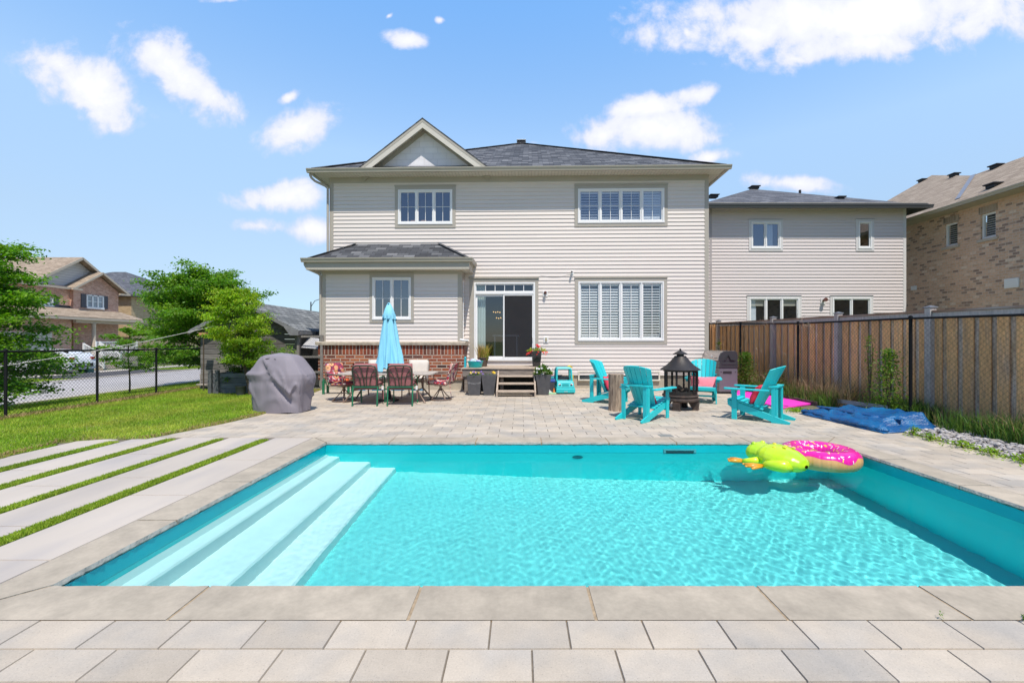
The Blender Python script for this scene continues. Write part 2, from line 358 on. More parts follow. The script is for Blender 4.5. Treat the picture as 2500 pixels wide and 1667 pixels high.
STEPM = M('pool_step_white', (.66,.79,.79), rough=.4, var=.04, vs=3)
mb = MB()
e = [(-2.59, -.36), (-2.15, -.62), (-1.79, -.88)]
x0 = PX0 + .002
pts = [(x0, 0, WZ-.10), (x0+.05, 0, -.33)]
for i, (x, z) in enumerate(e):
    nz_ = e[i+1][1] if i < 2 else depth(x)
    pts += [(x-.02, 0, z), (x, 0, z-.02), (x+.01, 0, nz_)]
pts += [(x0, 0, depth(x0))]
mb.prism(pts, (0, PY0+.002, 0), (0, PY1-.002, 0))
mb.build('steps', STEPM, pool, smooth=0)
# ------------------------------------------------------------ coping stones
COPM = M('coping_stone', (.385,.33,.25), rough=.75, var=.17, vs=5, bump=.5, bs=12, island=.06, col2=(.44,.375,.285), c2amt=.45, c2scale=1.6, stretch=(1,1,1), bd=.006)
CHIS = M('coping_chiselled', (.30,.31,.28), rough=.85, var=.3, vs=12, bump=.8, bs=30, bd=.02)
JOINT = M('coping_joint', (.36,.27,.17), rough=.95, var=.25, vs=30, bump=.6, bs=90)
TH = .048
def coping(mbt, mbc, i0, i1, o1, o0, sd_):
    i0, i1, o0, o1 = Vector(i0), Vector(i1), Vector(o0), Vector(o1); g = .009
    d = (i1-i0).normalized(); out = Vector((-d.y, d.x, 0)); 
    if out.dot(o0-i0) < 0: out = -out
    i0 = i0+d*g; i1 = i1-d*g; o0 = o0+d*g+Vector((0,0,0)); o1 = o1-d*g
    n = max(6, int((i1-i0).length/.03)); top = []; bot = []; mid = []
    for k in range(n+1):
        p = i0.lerp(i1, k/n); w = mnoise.noise(Vector((p.x*9+sd_, p.y*9, 0)))
        edge = min(1, k/2, (n-k)/2)
        top.append(p+out*(.006+.008*abs(w)*edge)); bot.append(p+Vector((0,0,-TH))+out*(.010+.010*mnoise.noise(Vector((p.x*11,p.y*11,3)))*edge))
        mid.append(p+Vector((0,0,-TH*.5-.008*w))-out*(.008+.012*mnoise.noise(Vector((p.x*23,p.y*23,7+sd_)))*edge))
    flip = (d.cross(Vector((0,0,1)))).dot(out) > 0
    mbt.add(top+[o1, o0], [tuple(range(n+3)) if not flip else tuple(reversed(range(n+3)))])
    vs = top+mid+bot; m = n+1; fs = []
    for k in range(n): fs += [(k, k+1, m+k+1, m+k), (m+k, m+k+1, 2*m+k+1, 2*m+k)]
    mbc.add(vs, fs)
    z = Vector((0,0,-TH))
    mbc.face([top[0], mid[0], bot[0], o0+z, o0]); mbc.face([top[-1], mid[-1], bot[-1], o1+z, o1])
mt, mc_ = MB(), MB()
xo0, xo1, yo0, yo1 = PX0-CW, PX1+CW, PY0-CW, PY1+CW+.005
def run(js, mk):
    for k in range(len(js)-1): coping(mt, mc_, *mk(js[k], js[k+1], k == 0, k == len(js)-2), k*3.1+len(js))
run([PX0, -1.84, -.587, .394, 1.393, 2.353, 3.36, PX1], lambda a, b, f, l: ((a,PY0,0),(b,PY0,0),(xo1 if l else b,yo0,0),(xo0 if f else a,yo0,0)))
run([PX0, -1.88, -.645, .299, 1.263, 2.23, 3.30, PX1], lambda a, b, f, l: ((a,PY1,0),(b,PY1,0),(xo1 if l else b,yo1,0),(xo0 if f else a,yo1,0)))
run([PY0, 3.55, 4.52, 5.45, PY1], lambda a, b, f, l: ((PX0,a,0),(PX0,b,0),(xo0,yo1 if l else b,0),(xo0,yo0 if f else a,0)))
run([PY0, 3.42, 4.40, 5.37, PY1], lambda a, b, f, l: ((PX1,a,0),(PX1,b,0),(xo1,yo1 if l else b,0),(xo1,yo0 if f else a,0)))
mt.build('coping', COPM, pool); mc_.build('coping_edge', CHIS, pool, smooth=40)
mb = MB()
for q in ((xo0,xo1,yo0,PY0-.012), (xo0,xo1,PY1+.012,yo1), (xo0,PX0-.012,PY0-.012,PY1+.012), (PX1+.012,xo1,PY0-.012,PY1+.012)): mb.box(*q, -.3, -.005)
mb.build('coping_bed', JOINT, pool)
# skimmer mouth in the far wall, return jet
sk = MB(); k0, k1 = P(1620,1093,PY1-.012), P(1700,1112,PY1-.012); a0, a1 = k0.x, k1.x; zt, zb = k0.z-.02, -.185
sk.box(a0,a1,PY1-.014,PY1-.003,zt-.022,zt); sk.box(a0,a1,PY1-.014,PY1-.003,zb,zb+.018); sk.box(a0,a0+.035,PY1-.014,PY1-.003,zb+.018,zt-.022); sk.box(a1-.035,a1,PY1-.014,PY1-.003,zb+.018,zt-.022)
SKM = M('skimmer_teal', (.05,.30,.33), rough=.4)
s_ = sk.build('skimmer', SKM, pool, bevel=.004)
db = MB(); db.box(a0+.035,a1-.035,PY1-.006,PY1-.002,zb+.018,zt-.022); db.box(a0+.05,a1-.05,PY1-.012,PY1-.006,zb+.02,zb+.034); db.build('skimmer_opening', M('skimmer_dark', (.006,.05,.06), rough=.5), s_)
rj = MB(); rj.X = Matrix.Translation((P(1410,1117,PY1).x, PY1-.01, -.36))@Matrix.Rotation(R(90),4,'X'); rj.lathe([(.075,0),(.075,.012),(.05,.02),(.035,.012)], 20); rj.build('return_jet', SKM, pool, smooth=40)
for x,y in ((P(1012,1364,3.3).x,3.35),(P(1176,1364,3.3).x,3.35)): lj = MB(); lj.lathe([(.03,0),(.03,.01),(.01,.012)],14,(x,y,depth(x))); lj.build('floor_fitting', M('fitting', (.05,.3,.35)), pool)
# ------------------------------------------------------------ water
wm, nt, out = nodes('water_surface')
g = nt.nodes.new('ShaderNodeBsdfRefraction'); g.inputs['IOR'].default_value = 1.333; g.inputs['Roughness'].default_value = 0; g.inputs['Color'].default_value = (.84,1,1,1)
gl_ = nt.nodes.new('ShaderNodeBsdfGlossy'); gl_.inputs['Roughness'].default_value = .0; fz = nt.nodes.new('ShaderNodeFresnel'); fz.inputs[0].default_value = 1.333
fm = nt.nodes.new('ShaderNodeMath'); fm.operation = 'MULTIPLY'; lk(nt, fz.outputs[0], fm.inputs[0]); fm.inputs[1].default_value = .16
gx_ = nt.nodes.new('ShaderNodeMixShader'); lk(nt, fm.outputs[0], gx_.inputs[0]); lk(nt, g.outputs[0], gx_.inputs[1]); lk(nt, gl_.outputs[0], gx_.inputs[2]); lk(nt, gx_.outputs[0], out.inputs[0])
nu, nv = 620, 316
xs = np.linspace(PX0-.004, PX1+.004, nu+1); ys = np.linspace(PY0-.004, PY1+.004, nv+1)
XX, YY = np.meshgrid(xs, ys); ZZ = np.full_like(XX, WZ)
wg = np.random.default_rng(5)
# calmer in the west, livelier towards the returns in the east
amp = .35+.65*np.clip((XX+2.8)/5.5, 0, 1)
for k in range(64):
    a = wg.uniform(0, 2*np.pi); L = .055*1.027**k
    ZZ += amp*.00006*(L/.2)**.9*np.sin(2*np.pi/L*(XX*np.cos(a)+YY*np.sin(a))+wg.uniform(0, 6.3)+.9*np.sin(1.3*XX+k)+.9*np.sin(1.7*YY+k*2))
v = np.stack([XX, YY, ZZ], -1).reshape(-1, 3)
ii = (np.arange(nv)[:, None]*(nu+1)+np.arange(nu)[None]).ravel()
water = npmesh('water', v, np.stack([ii, ii+1, ii+nu+2, ii+nu+1], -1), wm, None, True); tag(water, kind='structure')
water.cycles.is_caustics_caster = True; sd.cycles.is_caustics_light = True
for o in bpy.data.objects:
    if o.name in ('liner', 'steps', 'liner_floor'): o.cycles.is_caustics_receiver = True
# ------------------------------------------------------------ ground sheet (lawn level, falling to the street in the west)
def gz(x): 
    if x > -10.1: return -.03
    if x > -15.6: return -.03-.57*((-10.1-x)/5.5)**.8
    return -.60
GRD = M('ground_grass', (.12,.165,.045), rough=.9, var=.3, vs=1.2, bump=.5, bs=40, col2=(.2,.22,.06), c2amt=.4, c2scale=.7)
gx = [-900,-200,-60,-24,-15.6,-14.5,-13.4,-12.3,-11.2,-10.1,-6,xo0+.05,xo1-.05,9,30,200,900]; gy = [-900,-60,-9,yo0+.05,yo1-.05,10,14,20,30,60,200,900]
mb = MB()
for i in range(len(gx)-1):
    for j in range(len(gy)-1):
        if gx[i] == xo0+.05 and gy[j] == yo0+.05: continue
        mb.face([(gx[i],gy[j],gz(gx[i])),(gx[i+1],gy[j],gz(gx[i+1])),(gx[i+1],gy[j+1],gz(gx[i+1])),(gx[i],gy[j+1],gz(gx[i]))])
tag(mb.build('ground', GRD), kind='structure')
# ------------------------------------------------------------ patio pavers, each with its own chamfer
PAV = M('paver_concrete', (.485,.415,.325), rough=.85, var=.10, vs=2.2, bump=.25, bs=120, island=.105, col2=(.39,.355,.305), c2amt=.45, c2scale=2.3, bd=.003)
def specks(m, scale, amt):
    nt = m.node_tree; b = nt.nodes[m['b']]; l = b.inputs['Base Color'].links[0].from_socket
    v = nt.nodes.new('ShaderNodeTexVoronoi'); v.inputs['Scale'].default_value = scale; v.inputs['Randomness'].default_value = 1
    t = nt.nodes.new('ShaderNodeTexCoord'); lk(nt, t.outputs['Object'], v.inputs['Vector'])
    w = nt.nodes.new('ShaderNodeSeparateColor'); lk(nt, v.outputs['Color'], w.inputs[0])
    lt = nt.nodes.new('ShaderNodeMath'); lt.operation = 'LESS_THAN'; lk(nt, v.outputs['Distance'], lt.inputs[0]); lt.inputs[1].default_value = .22
    gt = nt.nodes.new('ShaderNodeMath'); gt.operation = 'GREATER_THAN'; lk(nt, w.outputs[0], gt.inputs[0]); gt.inputs[1].default_value = 1-amt
    mu = nt.nodes.new('ShaderNodeMath'); mu.operation = 'MULTIPLY'; lk(nt, lt.outputs[0], mu.inputs[0]); lk(nt, gt.outputs[0], mu.inputs[1])
    mu2 = nt.nodes.new('ShaderNodeMath'); mu2.operation = 'MULTIPLY'; lk(nt, mu.outputs[0], mu2.inputs[0]); mu2.inputs[1].default_value = .38
    x = nt.nodes.new('ShaderNodeMix'); x.data_type = 'RGBA'; lk(nt, mu2.outputs[0], x.inputs[0]); lk(nt, l, x.inputs[6]); x.inputs[7].default_value = (.13,.12,.11,1); lk(nt, x.outputs[2], b.inputs['Base Color'])
specks(PAV, 95, .2)
def grain(m, scale, amt):
    nt = m.node_tree; b = nt.nodes[m['b']]; l = b.inputs['Base Color'].links[0].from_socket; t = nt.nodes.new('ShaderNodeTexCoord'); n = nt.nodes.new('ShaderNodeTexNoise'); n.inputs['Scale'].default_value = scale; n.inputs['Detail'].default_value = 4; n.inputs['Roughness'].default_value = .7; lk(nt,t.outputs['Object'],n.inputs['Vector'])
    r = nt.nodes.new('ShaderNodeMapRange'); lk(nt,n.outputs[0],r.inputs[0]); r.inputs[1].default_value = .3; r.inputs[2].default_value = .7; r.inputs[3].default_value = 1-amt; r.inputs[4].default_value = 1+amt; h = nt.nodes.new('ShaderNodeHueSaturation'); lk(nt,l,h.inputs['Color']); lk(nt,r.outputs[0],h.inputs['Value']); lk(nt,h.outputs[0],b.inputs['Base Color'])
grain(PAV, 110, .10); grain(PAV, 9, .05); grain(COPM, 26, .09)
pr = random.Random(3)
def paver(mb, x0, x1, y0, y1, g=.0016, c=.0035, zt=0):
    x0 += g; x1 -= g; y0 += g; y1 -= g
    if x1-x0 < .03 or y1-y0 < .03: return
    j = [pr.uniform(-.0012,.0012) for _ in range(4)]; z = -.014
    mb.add([(x0,y0,z),(x1,y0,z),(x1,y1,z),(x0,y1,z),(x0+c,y0+c,zt+j[0]),(x1-c,y0+c,zt+j[1]),(x1-c,y1-c,zt+j[2]),(x0+c,y1-c,zt+j[3])],
           [(4,5,6,7),(0,1,5,4),(1,2,6,5),(2,3,7,6),(3,0,4,7)])
def rows(mb, x0, x1, ys, ph, wlist=(.39,)):
    for r in range(len(ys)-1):
        x = ph+(.205 if r % 2 else 0)-.39*60
        while x < x1:
            w = wlist[0] if len(wlist) == 1 else pr.choice(wlist)
            a, b = max(x, x0), min(x+w, x1)
            if b-a > .02: paver(mb, a, b, min(ys[r],ys[r+1]), max(ys[r],ys[r+1]))
            x += w
mb = MB()
ys = [yo0-.001, 2.066, 1.865];
while ys[-1] > -6.5: ys.append(ys[-1]-.205)
rows(mb, -9, 9, ys, -.152)
ys = [yo1+.001]
while ys[-1] < 13.6: ys.append(ys[-1]+.207)
rows(mb, -6.9, 6.05, ys, .05)
ys2 = [yo0]
while ys2[-1] < yo1-.21: ys2.append(ys2[-1]+.2075)
ys2.append(yo1)
rows(mb, xo1+.001, 6.05, ys2, .21)
tag(mb.build('patio', PAV), kind='structure')
JB = M('paver_joint', (.16,.135,.105), rough=1, var=.3, vs=40)
mb = MB(); mb.box(-9,9,-6.6,yo0-.002,-.026,-.010); mb.box(-6.95,6.06,yo1+.002,13.6,-.026,-.010); mb.box(xo1+.002,6.06,yo0-.002,yo1+.002,-.026,-.010); mb.box(-7.5,xo0-.002,yo0-.002,yo1+.002,-.026,-.010)
tag(mb.build('patio_bed', JB), kind='structure')
# long slabs on the west side with turf between
SLAB = M('slab_concrete', (.49,.43,.36), rough=.8, var=.10, vs=1.6, bump=.2, bs=60, island=.05, col2=(.41,.37,.335), c2amt=.42, c2scale=2.2, stretch=(1,.3,1), bd=.003)
mb = MB(); sx = [(xo0-.002, -3.675), (-3.83,-4.36), (-4.50,-5.06), (-5.23,-5.74), (-5.93,-6.42), (-6.6,-7.1)]
for i,(b,a) in enumerate(sx):
    y = yo0-.6+(.4 if i % 2 else 0)+i*.13
    while y < yo1-.02:
        e_ = min(y+1.22, yo1-.02)
        if e_-max(y,yo0+.002) > .1: paver(mb, a, b, max(y,yo0+.002), e_, .003, .006, .002)
        y += 1.22
tag(mb.build('path', SLAB), kind='structure')
turf = MB(); 
for i in range(5):
    b, a = sx[i][1], sx[i+1][0]; turf.box(a+.001,b-.001, yo0-.02, [6.42,6.46,6.46,6.3,6.1][i], -.02, -.003)
tag(turf.build('turf_soil', M('turf_soil', (.07,.10,.02), rough=1, var=.3, vs=20)), kind='structure')
for i in range(5):
    b, a = sx[i][1], sx[i+1][0]
    pl = [(a+.012,yo0-.02),(b-.012,yo0-.02),(b-.012,[6.42,6.46,6.46,6.3,6.1][i]),(a+.012,[6.42,6.46,6.46,6.3,6.1][i])]
    tag(blades('turf_strip', pl, 16000, (.012,.032), .007, TURFM if i < 3 else GRASSM, z=-.004, lean=.9, seed=20+i), ['narrow strip of short green turf beside the slab nearest the pool','narrow strip of short green turf second from the pool coping','narrow strip of short green turf third from the pool coping','narrow ragged strip of grass fourth from the pool coping','narrow ragged strip of grass beside the lawn edge, farthest from the pool'][i], 'turf', 'turf strips between the long slabs', 'stuff')
# ------------------------------------------------------------ lawn
edge = [(-6.30,1.0),(-6.33,3.5),(-6.38,5.37),(-6.50,6.0),(-6.58,6.25),(-6.14,6.46),(-5.52,6.47),(-5.40,6.9),(-5.20,7.7),(-5.08,8.5),(-5.16,9.6),(-5.45,10.9),(-5.75,12.1),(-5.95,13.2)]
fx = lambda y: -9.55-.12*(y-8)*.6 if y > 8 else -9.55
lawn = edge+[(-5.98,15.5),(-10.35,15.5),(fx(14),14),(fx(11),11),(fx(8),8),(-9.5,1.0)]
mb = MB(); N = 26
dense = []
for i in range(len(edge)-1):
    a, b = Vector(edge[i]), Vector(edge[i+1])
    k = max(1, int((b-a).length/.06))
    for q in range(k): 
        p = a.lerp(b, q/k); w = .02*mnoise.noise(Vector((p.x*14, p.y*14, 0))); dense.append((p.x+w, p.y+w))
LP = dense+lawn[len(edge):]
mb.face([(x,y,.008) for x,y in LP]); mb.add([(x,y,z) for x,y in LP for z in (-.03,.008)], [(2*i,2*i+1,2*((i+1)%len(LP))+1,2*((i+1)%len(LP))) for i in range(len(LP))])
tag(mb.build('lawn_soil', M('lawn_soil', (.16,.20,.04), rough=1, var=.3, vs=5, bump=.6, bs=60, col2=(.3,.24,.1), c2amt=.4, c2scale=2)), kind='structure')
tag(blades('lawn_grass', lawn, 150000, (.02,.05), .011, GRASSM, z=.006, lean=.8, seed=2), 'mown green lawn between the patio and the black chain link fence', 'grass', None, 'stuff')
# straw coloured fringe by the fence and by the paving
fr_ = [(fx(y)+.02, y) for y in (1,5,8,11,14)]+[(fx(y)+.22+.05*math.sin(y*3), y) for y in (14,12.5,11,9.5,8,5,1)]
tag(blades('dry_grass', fr_, 9000, (.03,.10), .010, DRYM, z=.006, lean=1.0, seed=3), 'straw coloured dry grass along the foot of the chain link fence', 'grass', None, 'stuff')
ed2 = dense+[(x-.10-.05*math.sin(y*7), y) for x,y in reversed(dense)]
tag(blades('edge_grass', ed2, 5000, (.02,.06), .009, DRYM, z=.006, lean=1.0, seed=4), 'dry brown grass fringe where the lawn meets the paving', 'grass', None, 'stuff')
# ============================================================ building kit
def plane_hit(px, py, O, a, ly=0):
    """where the photo's sight line meets the wall plane of a house frame at O turned by -a; local x, z"""
    d = Vector(((px-CX)/F, 1, -(py-CY)/F)); n = Vector((math.sin(a), math.cos(a), 0)); u = Vector((math.cos(a), -math.sin(a), 0))
    t = ((O+n*ly)-Vector((0,0,H))).dot(n)/d.dot(n); p = Vector((0,0,H))+d*t-O
    return p.dot(u), p.z
SIDM = M('siding_vinyl', (.72,.655,.60), rough=.5, var=.035, vs=1.3, island=.018, spec=.4, stretch=(.25,1,3))
SIDN = M('siding_vinyl_pinkish', (.67,.605,.58), rough=.5, var=.03, vs=1.3, spec=.4, stretch=(.25,1,3))
TRIM = M('trim_taupe', (.42,.385,.325), rough=.5, var=.05, vs=2)
TRIML = M('trim_light', (.66,.64,.62), rough=.5, var=.03, vs=2)
VINYL = M('vinyl_white', (.80,.80,.79), rough=.35, var=.02, vs=2)
CREAM = M('fascia_cream', (.60,.565,.49), rough=.5, var=.04, vs=3)
GUT = M('gutter_beige', (.40,.37,.30), rough=.4, var=.04, vs=3)
ROOFD = BRICK('shingle_charcoal', .33,.145,.006, [(0,(.045,.048,.055)),(.45,(.075,.08,.09)),(.75,(.115,.12,.13)),(1,(.20,.205,.215))], (.02,.02,.022), rough=.9, bump=.5, var=.28, vs=60, off=.37)
ROOFT = BRICK('shingle_tan', .33,.145,.005, [(0,(.26,.20,.145)),(.5,(.33,.26,.19)),(1,(.40,.32,.24))], (.13,.10,.075), rough=.9, bump=.4, var=.2, vs=50, off=.37)
ROOFG = BRICK('shingle_grey', .33,.16,.012, [(0,(.13,.14,.145)),(.5,(.20,.21,.215)),(1,(.27,.28,.28))], (.03,.03,.03), rough=.9, bump=.6, var=.2, vs=50, off=.4)
BR_RED = BRICK('brick_red', .288,.093,.011, [(0,(.065,.035,.03)),(.14,(.15,.045,.03)),(.3,(.23,.055,.028)),(.65,(.31,.085,.04)),(.9,(.40,.135,.055)),(1,(.16,.12,.10))], (.52,.43,.35), bump=.7, var=.35, vs=22)
BR_SOLD = BRICK('brick_soldier', .105,.29,.010, [(0,(.12,.05,.035)),(.35,(.23,.055,.03)),(.8,(.31,.085,.04)),(1,(.16,.10,.08))], (.52,.43,.35), bump=.7, var=.35, vs=22, off=0)
CONC = M('foundation_concrete', (.42,.37,.29), rough=.9, var=.15, vs=4, bump=.3, bs=50)
SILLM = M('rock_sill', (.48,.41,.32), rough=.9, var=.2, vs=12, bump=.8, bs=45)
DARK = M('room_dark', (.03,.032,.038), rough=.9, var=.2, vs=2)
BLACK = M('vent_black', (.02,.02,.022), rough=.6, var=.1)
def glassmat(name, tint, refl, gcol=(1,1,1)):
    m, nt, out = nodes(name); t = nt.nodes.new('ShaderNodeBsdfTransparent'); t.inputs[0].default_value = (*tint,1)
    gl = nt.nodes.new('ShaderNodeBsdfGlossy'); gl.inputs['Roughness'].default_value = .01; gl.inputs['Color'].default_value = (*gcol,1)
    lw = nt.nodes.new('ShaderNodeLayerWeight'); lw.inputs[0].default_value = .5; pw = nt.nodes.new('ShaderNodeMath'); pw.operation = 'POWER'; lk(nt, lw.outputs['Facing'], pw.inputs[0]); pw.inputs[1].default_value = 5
    ad = nt.nodes.new('ShaderNodeMath'); ad.operation = 'ADD'; ad.use_clamp = True; lk(nt, pw.outputs[0], ad.inputs[0]); ad.inputs[1].default_value = refl+.04
    ms = nt.nodes.new('ShaderNodeMixShader'); lk(nt, ad.outputs[0], ms.inputs[0]); lk(nt, t.outputs[0], ms.inputs[1]); lk(nt, gl.outputs[0], ms.inputs[2]); lk(nt, ms.outputs[0], out.inputs[0]); return m
GLASS = glassmat('window_glass', (.90,.93,.93), .07)
GLASSUP = glassmat('window_glass_sky', (.78,.82,.85), .17)
SCREEN = M('insect_screen', (.035,.036,.038), rough=.8, var=.25, vs=3, spec=.2)
def siding(mb, x0, x1, z0, z1, holes=(), c=.1185, p=.022, y=0, top=None):
    """lapped clapboards on the local plane y (outside is -y); holes are (x0,x1,z0,z1); top(z) may give the x-limits of a gable"""
    k = 0; n = int(math.ceil((z1-z0)/c-1e-6))
    for k in range(n):
        a = z1-(k+1)*c; b = z1-k*c
        a = max(a, z0); 
        if b-a < .003: continue
        zs = sorted({a, b}|{h for q in holes for h in (q[2], q[3]) if a+.004 < h < b-.004})
        for i in range(len(zs)-1):
            za, zb = zs[i], zs[i+1]; zm = (za+zb)/2
            lo, hi = (x0, x1) if top is None else top(zm)
            segs = [(lo, hi)]
            for q in holes:
                if q[2] < zm < q[3]:
                    ns = []
                    for s0, s1 in segs:
                        if q[1] <= s0 or q[0] >= s1: ns.append((s0, s1)); continue
                        if q[0] > s0: ns.append((s0, q[0]))
                        if q[1] < s1: ns.append((q[1], s1))
                    segs = ns
            ya = y-p*(1-(za-a)/c)-.002; yb = y-p*(1-(zb-a)/c)-.002
            cut = []
            for s0, s1 in segs:
                q0_ = s0; q1_ = math.floor(s0/3.66)*3.66+((k*1.37+.5) % 3.66)
                while q1_ < s1-.3:
                    if q1_ > q0_+.3: cut.append((q0_, q1_)); q0_ = q1_
                    q1_ += 3.66
                cut.append((q0_, s1))
            for s0, s1 in cut:
                mb.face([(s0,ya,za),(s1,ya,za),(s1,yb,zb),(s0,yb,zb)])
                if i == 0: mb.face([(s0,y+.002,za),(s1,y+.002,za),(s1,ya,za),(s0,ya,za)])
def window(par, x0, x1, z0, z1, n, cols=2, rows=2, trim=.10, head=.04, tm=None, shutters=None, glass=None, y=0, depth=.7, room=None, blind=None, mul=.035, hrow=None, sash=.035):
    """a window in the plane y; parts: frame (> pane, surround, shutter, interior)"""
    f = MB(); fo = y-.045; fi = y+.03; fw = .045
    f.box(x0,x1,fo,fi,z1-fw,z1); f.box(x0-.004,x1+.004,fo-.006,fi,z0,z0+fw+.012); f.box(x0,x0+fw,fo,fi,z0+fw,z1-fw); f.box(x1-fw,x1,fo,fi,z0+fw,z1-fw)
    w = (x1-x0-2*fw)/n; P_, Z0, Z1 = MB(), z0+fw+.012, z1-fw; y2 = y+.002
    for i in range(n):
        a = x0+fw+w*i; b = a+w
        if i: f.box(a-mul/2, a+mul/2, fo+.004, fi, Z0, Z1)
        a += mul/2 if i else 0; b -= mul/2 if i < n-1 else 0
        f.box(a,b,y-.018,y+.03,Z0,Z0+sash+.01); f.box(a,b,y-.018,y+.03,Z1-sash,Z1); f.box(a,a+sash,y-.018,y+.03,Z0+sash+.01,Z1-sash); f.box(b-sash,b,y-.018,y+.03,Z0+sash+.01,Z1-sash)
        ga, gb, gc, gd = a+sash, b-sash, Z0+sash+.01, Z1-sash
        for j in range(1, cols): xx = ga+(gb-ga)*j/cols; f.box(xx-.008,xx+.008,y-.004,y+.001,gc,gd)
        hs_ = hrow if hrow is not None else [j/rows for j in range(1, rows)]
        for t in hs_: zz = gc+(gd-gc)*t; f.box(ga,gb,y-.003,y+.002,zz-.008,zz+.008)
        P_.face([(ga,y+.006,gc),(gb,y+.006,gc),(gb,y+.006,gd),(ga,y+.006,gd)])
    fr = f.build('window', VINYL, par, bevel=.003, seg=1)
    P_.build('pane', glass or GLASS, fr)
    if tm:
        t = MB(); yo, t_ = y-.034, trim
        t.box(x0-t_,x1+t_,yo,y+.01,z1+.002,z1+t_); t.box(x0-t_-.012,x1+t_+.012,yo-.022,y+.01,z1+t_,z1+t_+head)
        t.box(x0-t_,x0-.002,yo,y+.01,z0-t_,z1); t.box(x1+.002,x1+t_,yo,y+.01,z0-t_,z1); t.box(x0-.002,x1+.002,yo,y+.01,z0-t_,z0-.002)
        t.build('surround', tm, fr, bevel=.003, seg=1)
    r = MB(); a, b, c_, d_ = x0+.01, x1-.01, z0+.01, z1-.01; e = y+depth
    r.face([(a,e,c_),(b,e,c_),(b,e,d_),(a,e,d_)]); r.face([(a,y+.02,c_),(a,e,c_),(a,e,d_),(a,y+.02,d_)]); r.face([(b,e,c_),(b,y+.02,c_),(b,y+.02,d_),(b,e,d_)])
    r.face([(a,y+.02,c_),(b,y+.02,c_),(b,e,c_),(a,e,c_)]); r.face([(a,e,d_),(b,e,d_),(b,y+.02,d_),(a,y+.02,d_)])
    r.build('interior', room or DARK, fr)
    if shutters:
        s = MB()
        for i in range(n):
            a = x0+fw+w*i+.03; b = a+w-.06; ang = R(shutters[i] if hasattr(shutters, '__len__') else shutters)
            s.box(a,a+.035,y+.06,y+.085,Z0+.03,Z1-.03); s.box(b-.035,b,y+.06,y+.085,Z0+.03,Z1-.03); s.box(a,b,y+.06,y+.085,Z1-.09,Z1-.03); s.box(a,b,y+.06,y+.085,Z0+.03,Z0+.10)
            z = Z0+.14
            while z < Z1-.11:
                h = .036; dy_, dz_ = h*math.cos(ang), h*math.sin(ang); yc = y+.072
                s.add([(a+.03,yc-dy_,z-dz_),(b-.03,yc-dy_,z-dz_),(b-.03,yc+dy_,z+dz_),(a+.03,yc+dy_,z+dz_),(a+.03,yc-dy_,z-dz_+.010),(b-.03,yc-dy_,z-dz_+.010),(b-.03,yc+dy_,z+dz_+.010),(a+.03,yc+dy_,z+dz_+.010)],[(0,3,2,1),(4,5,6,7),(0,1,5,4),(2,3,7,6)]); z += .082
        s.build('shutter', M('shutter_white', (.74,.745,.74), rough=.5, var=.03), fr)
    if blind: blind(fr, x0, x1, Z0, Z1)
    return fr
def roof_piece(par, polys, mat, th=.03, name='roof'):
    """roof planes given as 3D polygons, thickened downwards, UVs in metres"""
    mb = MB()
    for p in polys:
        p = [Vector(q) for q in p]; n = (p[1]-p[0]).cross(p[2]-p[0]).normalized()
        if n.z < 0: n = -n; p = p[::-1]
        mb.prism(p, -n*th, n*0)
    return auto_uv(mb.build(name, mat, par))
def gutter(mb, a, b, outv, h=.115, w=.11):
    """K-style gutter: a, b are the top back edge's ends (level), outv the outward direction"""
    a, b, o = Vector(a), Vector(b), Vector(outv).normalized(); d = (b-a).normalized()
    pr_ = [(0,0),(w,0),(w,-.02),(w-.012,-.045),(w-.03,-.075),(w-.035,-h),(0,-h)]
    mb.prism([a+o*p[0]+Vector((0,0,p[1])) for p in pr_], (0,0,0), b-a)
def hip(x0, x1, y0, y1, z, s):
    """a hip roof on the eaves rectangle; returns polygons"""
    w, d = x1-x0, y1-y0; q = min(w, d)/2; zr = z+q*s
    if w <= d: A, B = Vector((x0+q, y0+q, zr)), Vector((x0+q, y1-q, zr))
    else: A, B = Vector((x0+q, y0+q, zr)), Vector((x1-q, y0+q, zr))
    c = [Vector((x0,y0,z)),Vector((x1,y0,z)),Vector((x1,y1,z)),Vector((x0,y1,z))]
    if w <= d: return [[c[0],c[1],A],[c[1],c[2],B,A],[c[2],c[3],B],[c[3],c[0],A,B]]
    return [[c[0],c[1],B,A],[c[1],c[2],B],[c[2],c[3],A,B],[c[3],c[0],A]]
# ============================================================ the main house
HO = P(807, CY, 13.63); HO.z = 0; HA = R(1.33); HW = 11.62
def hl(px, py, ly=0): return plane_hit(px, py, HO, HA, ly)
house = thing('siding_house', 'two storey pale siding house with front gable and red brick plinth behind the patio', 'house', HO, -HA)
ZS = hl(1271, 431)[1]                      # soffit level
def rect(px0, py0, px1, py1, ly=0): a, b = hl(px0, py1, ly), hl(px1, py0, ly); return a[0], b[0], a[1], b[1]
w_ul = rect(972.6,463.4,1104.8,549.2); w_ur = rect(1410.7,460.4,1621.2,545.9); w_lr = rect(1411.3,686.9,1620,832.3)
door = rect(1157.6,689.4,1306.5,876.5); bw_ = rect(1411,906,1611,929)
BX1 = 4.165; BY = -.52                     # bump-out: local x 0..BX1, front plane
gb = lambda q, m=.04: (q[0]+m*0, q[1], q[2], q[3])
ZB = .40                                   # bottom of the siding
mb = MB(); siding(mb, .0, HW, ZB, ZS, [w_ul, w_ur, w_lr, door, (-.01, BX1-.02, -1, 4.1)])
mb.X = Matrix.Translation((HW,0,0))@Matrix.Rotation(R(90),4,'Z'); siding(mb, 0, 9, ZB, ZS)
mb.X = Matrix.Translation((0,9,0))@Matrix.Rotation(R(-90),4,'Z'); siding(mb, 0, 9, ZB, ZS)
